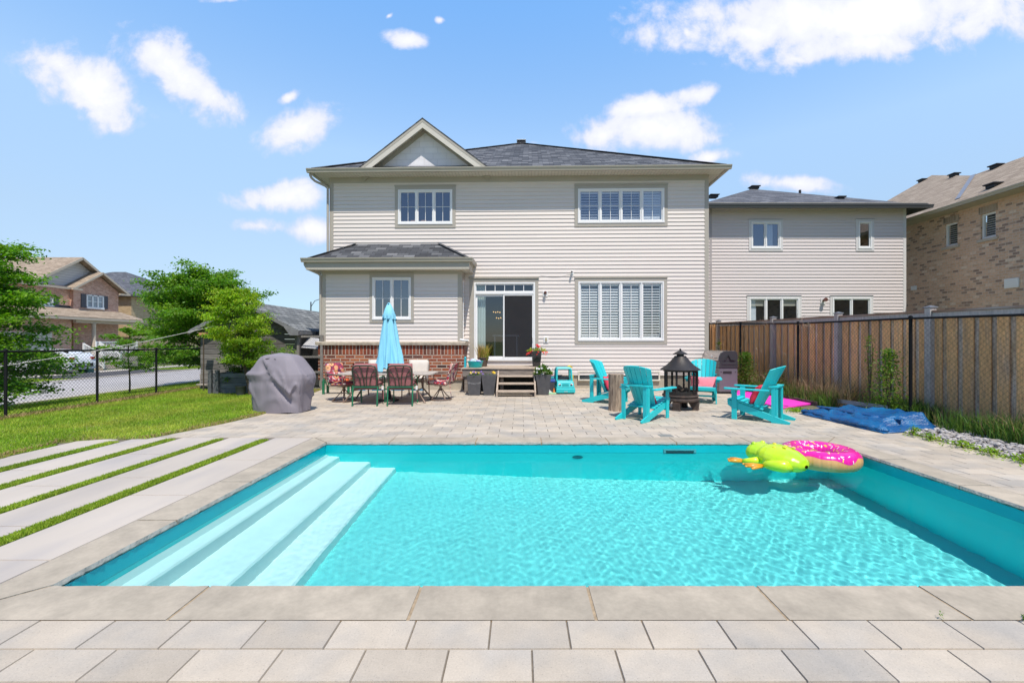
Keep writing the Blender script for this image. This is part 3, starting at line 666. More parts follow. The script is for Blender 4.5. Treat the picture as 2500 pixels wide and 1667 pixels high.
mb.X = None; wall = mb.build('siding', SIDM, house)
mb = MB(); mb.box(0.01,HW-.01,.03,8.97,-.05,ZB+.02)
mb.build('foundation', CONC, house)
mb = MB(); 
for x, s_ in ((0,1),(HW,-1)): mb.box(min(x-.022*s_,x+.10*s_),max(x-.022*s_,x+.10*s_),-.024,.0,ZB-.01,ZS); mb.box(min(x-.024*s_,x),max(x-.024*s_,x),0,.10,ZB-.01,ZS)
mb.box(.10,HW-.10,-.026,.0,ZS-.17,ZS)
mb.build('corner_board', TRIM, house)
# ---- eaves
OV = .37; OY = .47; EZ = hl(1271, 406, -OY-.1)[1]   # top of gutter
mb = MB(); mb.box(-OV,HW+OV,-OY,9+OV,ZS-.001,ZS+.012); so = mb.build('soffit', BRICK('soffit_cream', .10,9,.004,[(0,(.60,.56,.48)),(1,(.62,.58,.50))],(.36,.33,.28),bump=.3,var=.03), house); auto_uv(so)
mb = MB(); gutter(mb,(-OV-.11,-OY,EZ),(HW+OV+.11,-OY,EZ),(0,-1,0)); gutter(mb,(-OV,-OY,EZ),(-OV,9+OV,EZ),(-1,0,0)); gutter(mb,(HW+OV,9+OV,EZ),(HW+OV,-OY,EZ),(1,0,0))
mb.box(-OV+.001,HW+OV-.001,-OY+.001,-OY+.02,ZS-.02,EZ-.002); mb.box(-OV+.001,-OV+.02,-OY+.02,9,ZS-.02,EZ-.002); mb.box(HW+OV-.02,HW+OV-.001,-OY+.02,9,ZS-.02,EZ-.002)
mb.build('gutter', GUT, house, smooth=30)
# ---- main roof: steep pyramid front, ridge running back
SL = .565; hx0, hx1, hy0 = -OV-.02, HW+OV+.02, -OY-.03
rf = roof_piece(house, hip(hx0, hx1, hy0, hy0+15, EZ-.012, SL), ROOFD)
ap = Vector(((hx0+hx1)/2, hy0+(hx1-hx0)/2, EZ-.012+SL*(hx1-hx0)/2))
mb = MB(); mb.box(ap.x-.16,ap.x+.16,ap.y-.1,ap.y+.25,ap.z-.06,ap.z+.10); mb.build('roof_vent', BLACK, rf, bevel=.02)
mb = MB(); mb.box(ap.x-.20,ap.x+.20,ap.y-.14,ap.y+.29,ap.z+.10,ap.z+.125); mb.build('vent_cap', VINYL, rf, bevel=.01)
mb = MB()
for c in ((hx0,hy0),(hx1,hy0)): mb.beam((c[0],c[1],EZ+.0),(ap.x,ap.y,ap.z+.01),.22,.02)
mb.build('ridge_cap', ROOFD, rf); auto_uv(bpy.data.objects['ridge_cap'])
# ---- front gable
gy_ = -OY+.05
gl = hl(866,405,gy_); gr = hl(1200.8,405,gy_); gp = hl(1031.5,288,gy_)
gx0, gx1, gxp, gz0, gzp = gl[0], gr[0], gp[0], EZ-.03, gp[1]
gbk = 2.8
mb = MB(); sl_ = (gzp-gz0)/((gx1-gx0)/2)
polys = [[(gx0,gy_-.02,gz0),(gxp,gy_-.02,gzp),(gxp,gbk,gzp),(gx0,gbk*.0+.6,gz0)], [(gxp,gy_-.02,gzp),(gx1,gy_-.02,gz0),(gx1,.6,gz0),(gxp,gbk,gzp)]]
roof_piece(house, polys, ROOFD, .025, 'gable_roof')
def rake(mat, name, w, t0, t1, ya, yb, dz=0):
    m_ = MB()
    for s_, xa in ((1,gx0),(-1,gx1)):
        d = Vector((gxp-xa,0,gzp-gz0)).normalized(); nn = Vector((-d.z,0,d.x)) if s_ > 0 else Vector((d.z,0,-d.x))
        if nn.z < 0: nn = -nn
        a = Vector((xa,0,gz0)); b = Vector((gxp,0,gzp))
        def cut(t): # points on the line offset by -t along nn, clipped at x=gxp and z=gz0
            q = a-nn*t; k = (gz0-q.z)/d.z; lo = q+d*k; k2 = (gxp-q.x)/d.x; hi = q+d*k2; return lo, hi
        l0, h0 = cut(t0); l1, h1 = cut(t1)
        m_.prism([l0,h0,h1,l1], (0,ya,0), (0,yb,0))
    return m_.build(name, mat, house)
rake(TRIM, 'rake_board', 0, .028, .10, gy_-.01, gy_+.04)
rake(CREAM, 'rake_fascia', 0, .10, .235, gy_-.004, gy_+.04)
rake(M('soffit_taupe', (.52,.48,.40), rough=.6, var=.04), 'rake_soffit', 0, .10, .112, gy_+.04, .02)
SHK = BRICK('shake_white', .42,.185,.004,[(0,(.74,.72,.74)),(1,(.80,.78,.80))],(.58,.57,.58),bump=.4,var=.04,vs=4,off=.33)
mb = MB(); ins = .13/ sl_; mb.face([(gx0+.05,-.07,gz0),(gx1-.05,-.07,gz0),(gxp,-.07,gzp-.07)]); auto_uv(mb.build('gable_wall', SHK, house))
mb = MB()
for s_, xa in ((1,gx0),(-1,gx1)):
    d = Vector((gxp-xa,0,gzp-gz0)).normalized(); nn = Vector((-d.z*s_,0,d.x*s_))
    a = Vector((xa,0,gz0))-nn*.10; b = Vector((gxp,0,gzp))-nn*.10
    k = (gxp-a.x)/d.x; b = a+d*k; a2 = a-nn*.14; b2 = a2+d*((gxp-a2.x)/d.x)
    mb.prism([a,b,b2,a2],(0,-.09,0),(0,-.065,0))
mb.build('gable_trim', TRIM, house)
# ---- windows
up = lambda q, **k: window(house, *q, tm=TRIM, **k)
w1 = up(w_ul, n=3, cols=2, rows=2, glass=GLASSUP, depth=.5)
w2 = up(w_ur, n=4, cols=2, rows=2, shutters=[34,34,34,70], glass=GLASSUP)
w3 = up(w_lr, n=4, cols=2, rows=2, shutters=[48,48,48,30])
mb = MB(); lp = MB()
# ---- patio door with transom
dx0, dx1, dz0, dz1 = door
DF = MB(); zt = hl(1230,713)[1]
DF.box(dx0,dx1,-.05,.03,dz1-.045,dz1); DF.box(dx0,dx0+.05,-.05,.03,dz0,dz1-.045); DF.box(dx1-.05,dx1,-.05,.03,dz0,dz1-.045); DF.box(dx0+.05,dx1-.05,-.055,.03,zt-.07,zt); DF.box(dx0,dx1,-.07,.03,dz0-.05,dz0)
DF.box(dx0+.05,dx1-.05,-.02,.02,dz1-.075,dz1-.045); DF.box(dx0+.05,dx1-.05,-.02,.02,zt,zt+.03)
for i in range(7): xx = dx0+.06+(dx1-dx0-.12)*i/6; DF.box(xx-.01,xx+.01,-.015,.01,zt+.03,dz1-.075)
dr = DF.build('patio_door', VINYL, house, bevel=.003, seg=1)
xm = hl(1229.5,800)[0]
def leaf(a, b, y, name, st, bt=.08, tp=.06):
    m_ = MB(); z0_, z1_ = dz0+.005, zt-.075; m_.box(a,b,y,y+.03,z0_,z0_+bt); m_.box(a,b,y,y+.03,z1_-tp,z1_); m_.box(a,a+st,y,y+.03,z0_+bt,z1_-tp); m_.box(b-st,b,y,y+.03,z0_+bt,z1_-tp); return m_.build(name, VINYL, dr, bevel=.002, seg=1), (a+st, b-st, z0_+bt, z1_-tp)
l1, g1 = leaf(dx0+.05, xm+.03, .0, 'fixed_leaf', .05)
l2, g2 = leaf(xm-.01, dx1-.05, -.04, 'screen_leaf', .04, .06, .04)
m_ = MB(); m_.face([(g1[0],.014,g1[2]),(g1[1],.014,g1[2]),(g1[1],.014,g1[3]),(g1[0],.014,g1[3])]); m_.face([(dx0+.05,.006,zt+.02),(dx1-.05,.006,zt+.02),(dx1-.05,.006,dz1-.06),(dx0+.05,.006,dz1-.06)]); m_.build('pane', GLASS, dr)
m_ = MB(); m_.face([(g2[0],-.026,g2[2]),(g2[1],-.026,g2[2]),(g2[1],-.026,g2[3]),(g2[0],-.026,g2[3])])
scm, nt, out = nodes('screen_mesh'); t_ = nt.nodes.new('ShaderNodeBsdfTransparent'); d_ = nt.nodes.new('ShaderNodeBsdfDiffuse'); d_.inputs[0].default_value = (.06,.06,.065,1); ms = nt.nodes.new('ShaderNodeMixShader'); ms.inputs[0].default_value = .55
lk(nt,t_.outputs[0],ms.inputs[1]); lk(nt,d_.outputs[0],ms.inputs[2]); lk(nt,ms.outputs[0],out.inputs[0]); m_.build('screen', scm, dr)
m_ = MB(); m_.tube([(dx1-.075,-.045,1.42),(dx1-.075,-.075,1.44),(dx1-.075,-.075,1.56),(dx1-.075,-.045,1.58)], .008, 6); m_.build('handle', VINYL, dr)
m_ = MB(); e_ = 2.6; a, b, c, d = dx0+.04, dx1-.04, dz0, dz1
m_.face([(a,e_,c),(b,e_,c),(b,e_,d),(a,e_,d)]); m_.face([(a,.03,c),(a,e_,c),(a,e_,d),(a,.03,d)]); m_.face([(b,e_,c),(b,.03,c),(b,.03,d),(b,e_,d)]); m_.face([(a,.03,c),(b,.03,c),(b,e_,c),(a,e_,c)]); m_.face([(a,e_,d),(b,e_,d),(b,.03,d),(a,.03,d)])
m_.build('interior', M('room_brown', (.045,.04,.038), rough=.7, var=.3, vs=1.5), dr)
m_ = MB(); n_ = 42
def curt(u, v): x = dx0+.07+.27*u; return (x, .12+.035*abs(math.sin(u*math.pi*5.0))**.6, dz0+.05+(dz1-dz0-.12)*v)
m_.grid(curt, n_, 1); m_.build('blind', M('blind_green_grey', (.46,.54,.52), rough=.7, var=.05), dr, solid=.004)
m_ = MB(); pass
em, nt, out = nodes('amber_bulb'); e0 = nt.nodes.new('ShaderNodeEmission'); e0.inputs[0].default_value = (1,.6,.22,1); e0.inputs[1].default_value = 1.1; lk(nt,e0.outputs[0],out.inputs[0]); 
for k_ in range(7): m_ = MB(); m_.sphere((dx0+.50+.07*(k_%4)+.10*(k_ > 3),1.2,2.42-.015*(k_%2)-.20*(k_ > 3)),(.02,.02,.022),8,6); m_.build('ceiling_bulb', em, dr)
m_ = MB(); m_.box(dx0+.45,dx0+1.35,1.3,2.2,dz0+.72,dz0+.76); m_.box(dx0+.5,dx0+.55,1.35,1.4,dz0,dz0+.72); m_.box(dx0+1.25,dx0+1.3,1.35,1.4,dz0,dz0+.72); m_.build('dining_table_inside', M('indoor_white', (.35,.38,.42), rough=.4), dr)
t = MB(); T0, T1 = dx0, dx1; t.box(T0-.14,T0-.002,-.034,.01,dz0-.03,dz1+.02); t.box(T1+.002,T1+.10,-.034,.01,dz0-.03,dz1+.02); t.box(T0-.14,T1+.10,-.036,.01,dz1+.02,dz1+.12); t.box(T0-.16,T1+.12,-.075,.01,dz1+.12,dz1+.155)
t.build('surround', TRIM, dr, bevel=.003, seg=1)
# ---- basement window
f = MB(); a,b,c,d = bw_; f.box(a,b,-.035,.03,d-.035,d); f.box(a,b,-.05,.03,c,c+.04); f.box(a,a+.045,-.035,.03,c+.04,d-.035); f.box(b-.045,b,-.035,.03,c+.04,d-.035)
for xx in (a+(b-a)*.30, a+(b-a)*.5, a+(b-a)*.72): f.box(xx-.02,xx+.02,-.02,.03,c+.04,d-.035)
bwn = f.build('basement_window', M('window_cream', (.66,.62,.52), rough=.5), house, bevel=.003, seg=1)
q = MB(); q.face([(a+.04,-.001,c+.04),(b-.04,-.001,c+.04),(b-.04,-.001,d-.03),(a+.04,-.001,d-.03)]); q.build('pane', M('basement_glass', (.05,.055,.06), rough=.1, var=.3, vs=5), bwn)
# ---- bump-out with brick plinth, ledge and hip roof
bump = MB(); bz = .0
b_hl = lambda px, py: hl(px, py, BY)
LZ = hl(1000, 833.5, BY-.12)[1]; ZBs = hl(1000, 661.5, BY)[1]            # ledge top, soffit
bwin = (b_hl(910,0)[0], b_hl(1003.9,0)[0], b_hl(0,782)[1], b_hl(0,680.9)[1])
mb = MB(); siding(mb, 0, BX1, LZ, ZBs, [bwin], y=BY)
mb.X = Matrix.Translation((BX1,BY,0))@Matrix.Rotation(R(90),4,'Z'); siding(mb, 0, -BY, LZ-.2, ZBs)
mb.X = Matrix.Translation((0,0,0))@Matrix.Rotation(R(-90),4,'Z'); siding(mb, 0, -BY, LZ, ZBs)
mb.X = None; mb.build('bump_out_siding', SIDM, house)
mb = MB(); 
for x, s_ in ((0,1),(BX1,-1)): mb.box(min(x-.022*s_,x+.105*s_),max(x-.022*s_,x+.105*s_),BY-.024,BY,LZ-.01,ZBs); mb.box(min(x-.024*s_,x),max(x-.024*s_,x),BY,BY+.08,LZ-.01,ZBs)
mb.box(.10,BX1-.10,BY-.026,BY,ZBs-.10,ZBs); mb.box(BX1,BX1+.03,BY+.08,-.03,ZBs-.2,ZBs)
mb.build('corner_board', TRIM, house)
fbw = window(house, *bwin, 2, tm=TRIM, cols=2, rows=2, y=BY, depth=.45, glass=GLASSUP, trim=.085)
mb = MB(); mb.box(-.09,BX1+.09,BY-.09,.02,.30,LZ-.385); bk = auto_uv(mb.build('brick_plinth', BR_RED, house))
mb = MB(); mb.box(-.092,BX1+.092,BY-.092,.02,LZ-.385,LZ-.115); auto_uv(mb.build('soldier_course', BR_SOLD, house))
for p_ in bpy.data.objects['soldier_course'].data.uv_layers[0].data: p_.uv.y += -(LZ-.385)+.01
mb = MB(); mb.box(-.04,BX1+.04,BY-.04,.02,-.06,.30); mb.build('plinth_base', CONC, house)
mb = MB()
def ledge(u, v):
    x = -.15+(BX1+.30)*u; w = mnoise.noise(Vector((x*8, v*3, 1)))*.012; prf = [(0,.0),(-.145,.0),(-.165,-.03),(-.155,-.105),(-.06,-.116)]; i = min(4, int(round(v*4))); y, z = prf[i]; return (x, BY+y+(w if i in (1,2,3) else 0), LZ+z+(w*.4 if i == 1 else 0))
mb.grid(ledge, 160, 4); mb.box(BX1,BX1+.15,BY-.0,.0,LZ-.11,LZ); mb.box(-.15,0,BY,.0,LZ-.11,LZ); mb.build('stone_ledge', SILLM, house)
OB = .29; bz_ = hl(950,629,BY-.49)[1]
ex0, ex1, ey = -OB, BX1+OB, BY-.42
mb = MB(); mb.box(ex0,ex1,ey,0,ZBs,ZBs+.012); auto_uv(mb.build('soffit', MATS['soffit_cream'], house))
mb = MB(); gutter(mb,(ex0-.11,ey,bz_),(ex1+.11,ey,bz_),(0,-1,0)); gutter(mb,(ex0,ey,bz_),(ex0,-.02,bz_),(-1,0,0)); gutter(mb,(ex1,-.02,bz_),(ex1,ey,bz_),(1,0,0))
mb.box(ex0+.001,ex1-.001,ey+.001,ey+.02,ZBs-.02,bz_-.002); mb.box(ex0+.001,ex0+.02,ey+.02,-.03,ZBs-.02,bz_-.002); mb.box(ex1-.02,ex1-.001,ey+.02,-.03,ZBs-.02,bz_-.002)
mb.build('gutter', GUT, house, smooth=30)
zt_ = hl(970,596)[1]; q0, q1 = hl(869,596)[0], hl(1073,596)[0]
bz2 = bz_-.012
roof_piece(house, [[(ex0,ey,bz2),(ex1,ey,bz2),(q1,-.014,zt_),(q0,-.014,zt_)],[(ex1,ey,bz2),(ex1,-.014,bz2),(q1,-.014,zt_)],[(ex0,-.014,bz2),(ex0,ey,bz2),(q0,-.014,zt_)]], ROOFD, .03, 'bump_out_roof')
for a_, b_ in ((ex0,q0),(ex1,q1)): mb = MB(); mb.beam((a_,ey,bz2+.012),(b_,-.03,zt_+.012),.16,.014); auto_uv(mb.build('ridge_cap', ROOFD, house))
# ---- downspouts
def spout(x, y, z, wx, zb):
    m_ = MB(); m_.tube([(x,y,z),(x,y,z-.06),(x+.03,y+.02,z-.13),(x+.10,y+.10,z-.20),(wx-.10,y+.32,z-.27),(wx-.045,y+.36,z-.33),(wx-.045,y+.36,z-.45),(wx-.045,y+.36,zb)], .036, 10); return m_.build('downspout', TRIM, house, smooth=60)
spout(-OV-.04,-OY+.02,EZ-.11,0,4.0); spout(-OB-.04,ey+.02,bz_-.11,0,.1)
# ---- little fixtures on the wall
lx, lz = hl(1331,717); 
m_ = MB(); m_.box(lx-.075,lx+.075,-.035,-.01,lz-.095,lz+.085); lf = m_.build('wall_lamp', VINYL, house, bevel=.006)
m_ = MB(); m_.X = Matrix.Translation((lx,-.035,lz+.02))@Matrix.Rotation(R(90),4,'X'); m_.lathe([(.048,0),(.048,.02),(.035,.035),(.03,.07),(.045,.075),(.045,.10),(.0,.11)], 16); m_.build('lamp_socket', M('copper_brown', (.13,.05,.035), rough=.4, metal=.4), lf, smooth=40)
m_ = MB(); m_.lathe([(.0,0),(.03,.005),(.038,.05),(.03,.09)], 14, (lx,-.10,lz-.085)); m_.build('bulb_glass', glassmat('bulb_clear', (.8,.8,.8), .1), lf, smooth=60)
sx_, sz_ = hl(1333,829); m_ = MB(); m_.box(sx_-.075,sx_+.075,-.035,-.01,sz_-.10,sz_+.09); sw = m_.build('outlet_box', VINYL, house, bevel=.006); m_ = MB(); m_.box(sx_-.03,sx_+.03,-.055,-.035,sz_-.06,sz_+.06); m_.build('outlet_cover', M('beige_plastic', (.42,.37,.24), rough=.5), sw, bevel=.004)
cx_, cz_ = hl(1396,666); m_ = MB(); m_.box(cx_-.02,cx_+.05,-.03,-.01,cz_-.06,cz_+.06); m_.beam((cx_+.015,-.03,cz_),(cx_+.0,-.10,cz_+.03),.02,.02); m_.X = Matrix.Translation((cx_+.01,-.06,cz_+.035))@Matrix.Rotation(R(105),4,'X')@Matrix.Rotation(R(-12),4,'Y'); m_.lathe([(.032,0),(.032,.11),(.028,.115)], 14); m_.X = None
m_.tube([(cx_+.02,-.025,cz_-.06),(cx_+.03,-.02,cz_-.16)], .006, 5); cm_ = m_.build('security_camera', VINYL, house, smooth=40)
m_ = MB(); m_.X = Matrix.Translation((cx_+.01,-.06,cz_+.035))@Matrix.Rotation(R(105),4,'X')@Matrix.Rotation(R(-12),4,'Y')@Matrix.Translation((0,0,.115)); m_.lathe([(.025,0),(.025,.004)], 12); m_.build('lens', BLACK, cm_)
m_ = MB(); m_.tube([(cx_-.02,-.02,cz_-.05)]+[(cx_-.02-.95*t_/8,-.02,cz_-.05-.06*math.sin(math.pi*t_/8)-.03*t_/8) for t_ in range(1,9)], .004, 5); m_.build('camera_cable', M('cable_grey', (.25,.23,.21)), cm_)
m_ = MB(); xb = BX1+.045; m_.tube([(xb,BY+.06,ZBs-.3),(xb,BY+.06,LZ+.12),(xb+.01,BY-.02,LZ+.06)], .009, 6); pv = m_.build('conduit', VINYL, house, smooth=60)
m_ = MB(); m_.tube([(xb-.07,BY-.10,LZ+.055),(xb+.04,BY-.12,LZ+.035),(xb+.18,BY-.11,LZ+.03)], [.03,.035,.028], 10); m_.build('hose_bib', VINYL, house, smooth=50)
# wooden pieces on the sill inside the upper left window
wx0, wx1, wz0, wz1 = w_ul
for q_ in (.38,.70): m_ = MB(); m_.box(wx0+q_,wx0+q_+.17,.03,.09,wz0+.10,wz0+.15); m_.build('window_lock', M('wood_orange', (.45,.24,.10)), w1)
# ============================================================ siding house next door (east)
NO = P(1736, CY, 16.2); NO.z = 0
nh = thing('neighbour_house', 'siding house with dark grey roof behind the wooden fence', 'house', NO, 0)
def nl(px, py, ly=0): return plane_hit(px, py, NO, 0, ly)
NW = nl(2210,0)[0]; nzs = nl(0,505)[1]; 
nr = lambda a,b,c,d: (nl(a,0)[0], nl(c,0)[0], nl(0,d)[1], nl(0,b)[1])
n1 = nr(1833,542,1904.5,608); n2 = nr(2094,541,2127,608); n3 = nr(1828,727,1950,800); n4 = nr(2031,727,2125,800)
n3 = (n3[0],n3[1],.85,n3[3]); n4 = (n4[0],n4[1],.35,n4[3])
X0 = -1.5
mb = MB(); siding(mb, X0, NW, .3, nzs, [n1,n2,n3,n4]); mb.X = Matrix.Translation((NW,0,0))@Matrix.Rotation(R(90),4,'Z'); siding(mb,0,9,.3,nzs); mb.X = Matrix.Translation((X0,9,0))@Matrix.Rotation(R(-90),4,'Z'); siding(mb,0,9,.3,nzs); mb.X=None
mb.build('siding', SIDN, nh)
mb = MB(); mb.box(X0+.02,NW-.02,.03,9,-.05,.32); mb.build('foundation', CONC, nh)
mb = MB(); mb.box(NW-.09,NW+.02,-.022,0,.3,nzs); mb.box(NW,NW+.02,0,.08,.3,nzs); mb.build('corner_board', TRIML, nh)
mb = MB(); mb.box(-.06,.02,-.025,0,.3,nzs); mb.build('corner_board', M('trim_brownish', (.42,.38,.37), rough=.5), nh)
TRB = TRIML
for q, n_, kw in ((n1,2,{}),(n2,1,{}),(n3,3,{})): window(nh, *q, n_, cols=1, rows=1, tm=TRB, trim=.085, head=.0, glass=GLASSUP if q[2] > 3 else GLASS, depth=.6, **kw)
fr2 = window(nh, *n4, 2, cols=1, rows=1, tm=TRB, trim=.085, head=.0, glass=GLASS, depth=.8)
mb = MB(); a = n1[0]+(n1[1]-n1[0])*.55
mb.grid(lambda u, v: (a+.32*u, .15+.03*math.sin(u*14), n1[2]+.06+(n1[3]-n1[2]-.12)*v), 24, 1); mb.build('curtain', M('curtain_white', (.6,.62,.66), rough=.8), nh, solid=.004)
mb = MB(); q = n3; w_ = (q[1]-q[0])/3
mb.box(q[0]+.06,q[0]+w_-.02,.05,.07,q[3]-.30,q[3]-.04); mb.build('roller_blind', M('blind_beige', (.42,.40,.34), rough=.8), nh); mb = MB(); mb.box(q[0]+2*w_+.02,q[1]-.06,.05,.07,q[3]-.30,q[3]-.04); mb.build('roller_blind', MATS['blind_beige'], nh)
mb = MB(); mb.box(q[0]+.06,q[0]+.32,.10,.14,q[2]+.05,q[3]-.05); mb.build('curtain', MATS['curtain_white'], nh)
nez = nl(0,499)[1]-.0; OVn = .45
mb = MB(); mb.box(X0-OVn,NW+OVn,-OVn,9+OVn,nzs,nzs+.012); auto_uv(mb.build('soffit', MATS['soffit_cream'], nh))
nez = plane_hit(2000, 498.5, NO, 0, -OVn-.1)[1]
NG = M('gutter_graphite', (.085,.09,.095), rough=.4, var=.05)
mb = MB(); gutter(mb,(X0-OVn,-OVn,nez),(NW+OVn+.1,-OVn,nez),(0,-1,0)); gutter(mb,(NW+OVn,9,nez),(NW+OVn,-OVn,nez),(1,0,0)); mb.box(X0-OVn,NW+OVn-.001,-OVn+.001,-OVn+.02,nzs-.02,nez-.002); mb.box(NW+OVn-.02,NW+OVn-.001,-OVn+.02,9,nzs-.02,nez-.002); mb.build('gutter', NG, nh, smooth=30)
ROOFN = BRICK('shingle_slate', .33,.145,.005, [(0,(.07,.075,.085)),(.5,(.105,.11,.125)),(1,(.16,.165,.18))], (.03,.03,.035), rough=.9, bump=.5, var=.3, vs=60, off=.37)
Ax, Ay = P(1836,461,19.9).x-NO.x, 19.9-NO.y; Az = P(1836,461.5,19.9).z; rx1 = NW+OVn+.03; ry0 = -OVn-.03; rz0 = nez-.012; rx0 = Ax-(Ay-ry0)
A = (Ax,Ay,Az); B = (Ax,Ay+4,Az)
nrf = roof_piece(nh, [[(rx0,ry0,rz0),(rx1,ry0,rz0),A],[(rx1,ry0,rz0),(rx1,10,rz0),B,A],[(rx0,10,rz0),(rx0,ry0,rz0),A,B]], ROOFN)
# wing further back on the left, its ridge peeping over
lx_ = -2.2; roof_piece(nh, [[(lx_-2,2.2,rz0+.1),(rx0+3.0,2.2,rz0+.1),(rx0+1.5,6.4,rz0+1.25),(lx_-2,6.4,rz0+1.25)]], ROOFN, name='wing_roof')
def rvent(par, x, y, z, w=.32, h=.09, name='roof_vent'): m_ = MB(); m_.box(x-w/2,x+w/2,y-.14,y+.14,z-.05,z+h*.55); m_.box(x-w/2-.05,x+w/2+.05,y-.19,y+.19,z+h*.55,z+h); m_.build(name, BLACK, par, bevel=.01, seg=1)
rvent(nrf, Ax+.1, Ay, Az+.02); p_ = P(1742,481,20.5); rvent(nrf, p_.x-NO.x, p_.y-NO.y-.0, p_.z, .34)
v_ = P(2049,487,17.2); rvent(nrf, v_.x-NO.x, v_.y-NO.y, v_.z-.03, .22, .12)
m_ = MB(); p_ = P(1953,470,19.0); m_.lathe([(.05,-.2),(.05,.10)],10,(p_.x-NO.x,p_.y-NO.y,p_.z)); m_.build('vent_pipe', BLACK, nrf)
c_ = nl(2008,736); m_ = MB(); m_.box(c_[0]-.09,c_[0]+.09,-.04,-.01,c_[1]-.11,c_[1]+.11); wl = m_.build('wall_lamp', TRIML, nh, bevel=.005)
m_ = MB(); m_.X = Matrix.Translation((c_[0],-.04,c_[1]+.03))@Matrix.Rotation(R(80),4,'X'); m_.lathe([(.035,0),(.035,.06),(.06,.08),(.07,.16),(.0,.17)],14); m_.build('lamp_shade', MATS['copper_brown'], wl, smooth=40)
# ============================================================ brick house (east edge)
XB = 15.45; YB1 = XB*F/(2212-CX)
BRK = BRICK('brick_brown_mix', .20,.088,.008, [(0,(.32,.21,.16)),(.14,(.38,.26,.20)),(.2,(.60,.385,.265)),(.55,(.66,.43,.295)),(.9,(.70,.48,.34)),(1,(.74,.58,.46))], (.62,.50,.40), bump=.5, var=.16, vs=14)
bh = thing('brick_house', 'brown brick house with tan shingle roof rising at the east edge of the view', 'house', (XB, YB1, 0), 0)
zg = H+(CY-536)/F*(YB1)*14.95/XB
def bl(px, py):                                            # hit the wall plane x = XB; returns distance along -Y and z
    Y = XB*F/(px-CX); return YB1-Y, H-(py-CY)/F*Y
# local frame: x into the house, y towards the back; wall at x=0, running from y=0 (far corner) to y=-14 (towards the viewer)
bw = []
for (pa,pb,pc,pd) in ((1700+1782/2.94,380+497/2.94,1700+1875/2.94,380+660/2.94),(1700+2040/2.94,380+425/2.94,1700+2150/2.94,380+605/2.94)):
    s0, s1 = bl(pa,0)[0], bl(pc,0)[0]; z1 = bl(pa,pb)[1]; z0 = bl(pa,pd)[1]; bw.append((s0,s1,z0,z1))
zt = 6.2
mb = MB(); ys_ = sorted([-14,0]+[-q[0] for q in bw]+[-q[1] for q in bw]); 
for i in range(len(ys_)-1):
    y0, y1 = ys_[i], ys_[i+1]; hole = [q for q in bw if -q[1]-1e-6 <= y0 and y1 <= -q[0]+1e-6]
    spans = [(-.1,zt)] if not hole else [(-.1,hole[0][2]),(hole[0][3],zt)]
    for z0, z1 in spans: mb.face([(0,y1,z0),(0,y0,z0),(0,y0,z1),(0,y1,z1)])
for q in bw:
    for a_, b_ in (((0,-q[1],q[2]),(0,-q[0],q[2])),((0,-q[0],q[3]),(0,-q[1],q[3]))): mb.face([a_,b_,(b_[0]+.12,b_[1],b_[2]),(a_[0]+.12,a_[1],a_[2])])
    for a_, b_ in (((0,-q[0],q[2]),(0,-q[0],q[3])),((0,-q[1],q[3]),(0,-q[1],q[2]))): mb.face([a_,b_,(b_[0]+.12,b_[1],b_[2]),(a_[0]+.12,a_[1],a_[2])])
mb.face([(9,0,-.1),(0,0,-.1),(0,0,zt),(9,0,zt)]); mb.face([(0,-14,-.1),(9,-14,-.1),(9,-14,zt),(0,-14,zt)])
auto_uv(mb.build('brick_wall', BRK, bh))
for k, q in enumerate(bw):
    m_ = MB(); y0, y1, z0, z1 = -q[1], -q[0], q[2], q[3]
    m_.box(.06,.12,y0,y1,z1-.06,z1); m_.box(.06,.12,y0,y1,z0,z0+.07); m_.box(.06,.12,y0,y0+.06,z0+.07,z1-.06); m_.box(.06,.12,y1-.06,y1,z0+.07,z1-.06)
    fr_ = m_.build('window', VINYL, bh)
    m_ = MB(); m_.face([(.10,y1,z0),(.10,y0,z0),(.10,y0,z1),(.10,y1,z1)]); m_.build('pane', GLASS, fr_)
    m_ = MB(); m_.box(-.05,.06,y0-.08,y1+.08,z0-.09,z0); m_.build('sill', M('sill_stone', (.5,.43,.36), rough=.9, var=.1), fr_)
    m_ = MB(); z = z0+.1
    while z < z1-.08: m_.box(.15,.20,y0+.04,y1-.04,z,z+.012); z += .075
    m_.build('blind', MATS['shutter_white'], fr_)
    m_ = MB(); m_.box(.22,.25,y0,y1,z0,z1); m_.build('interior', DARK, fr_)
    m_ = MB(); m_.box(-.012,.06,y0-.05,y1+.05,z1+.002,z1+.24); auto_uv(m_.build('lintel_course', BRICK('brick_soldier_brown', .092,.26,.008,[(0,(.17,.14,.13)),(.2,(.33,.26,.20)),(1,(.44,.35,.27))],(.42,.35,.29),bump=.5,off=0), fr_))
for px, py, s_ in ((1700+1565/2.94, 380+950/2.94, .11),(1700+2268/2.94, 380+915/2.94, .20)):
    s0, z0 = bl(px,py); m_ = MB(); m_.box(-.04,0,-s0-s_,-s0+s_,z0-s_*.75,z0+s_*.75)
    for i in range(3): m_.box(-.05,-.04,-s0-s_+.02,-s0+s_-.02,z0-s_*.5+i*s_*.42,z0-s_*.5+i*s_*.42+.02)
    m_.build('dryer_vent', VINYL, bh, bevel=.004)
ov = .5; rs = .55
def bp(px, py):                                            # hit the roof plane z = zg + rs*(x+ov)
    d = Vector(((px-CX)/F,1,-(py-CY)/F)); x0_ = XB-ov; t = (zg-rs*x0_-H)/(d.z-rs*d.x); p = Vector((0,0,H))+d*t; return p-Vector((XB,YB1,0))
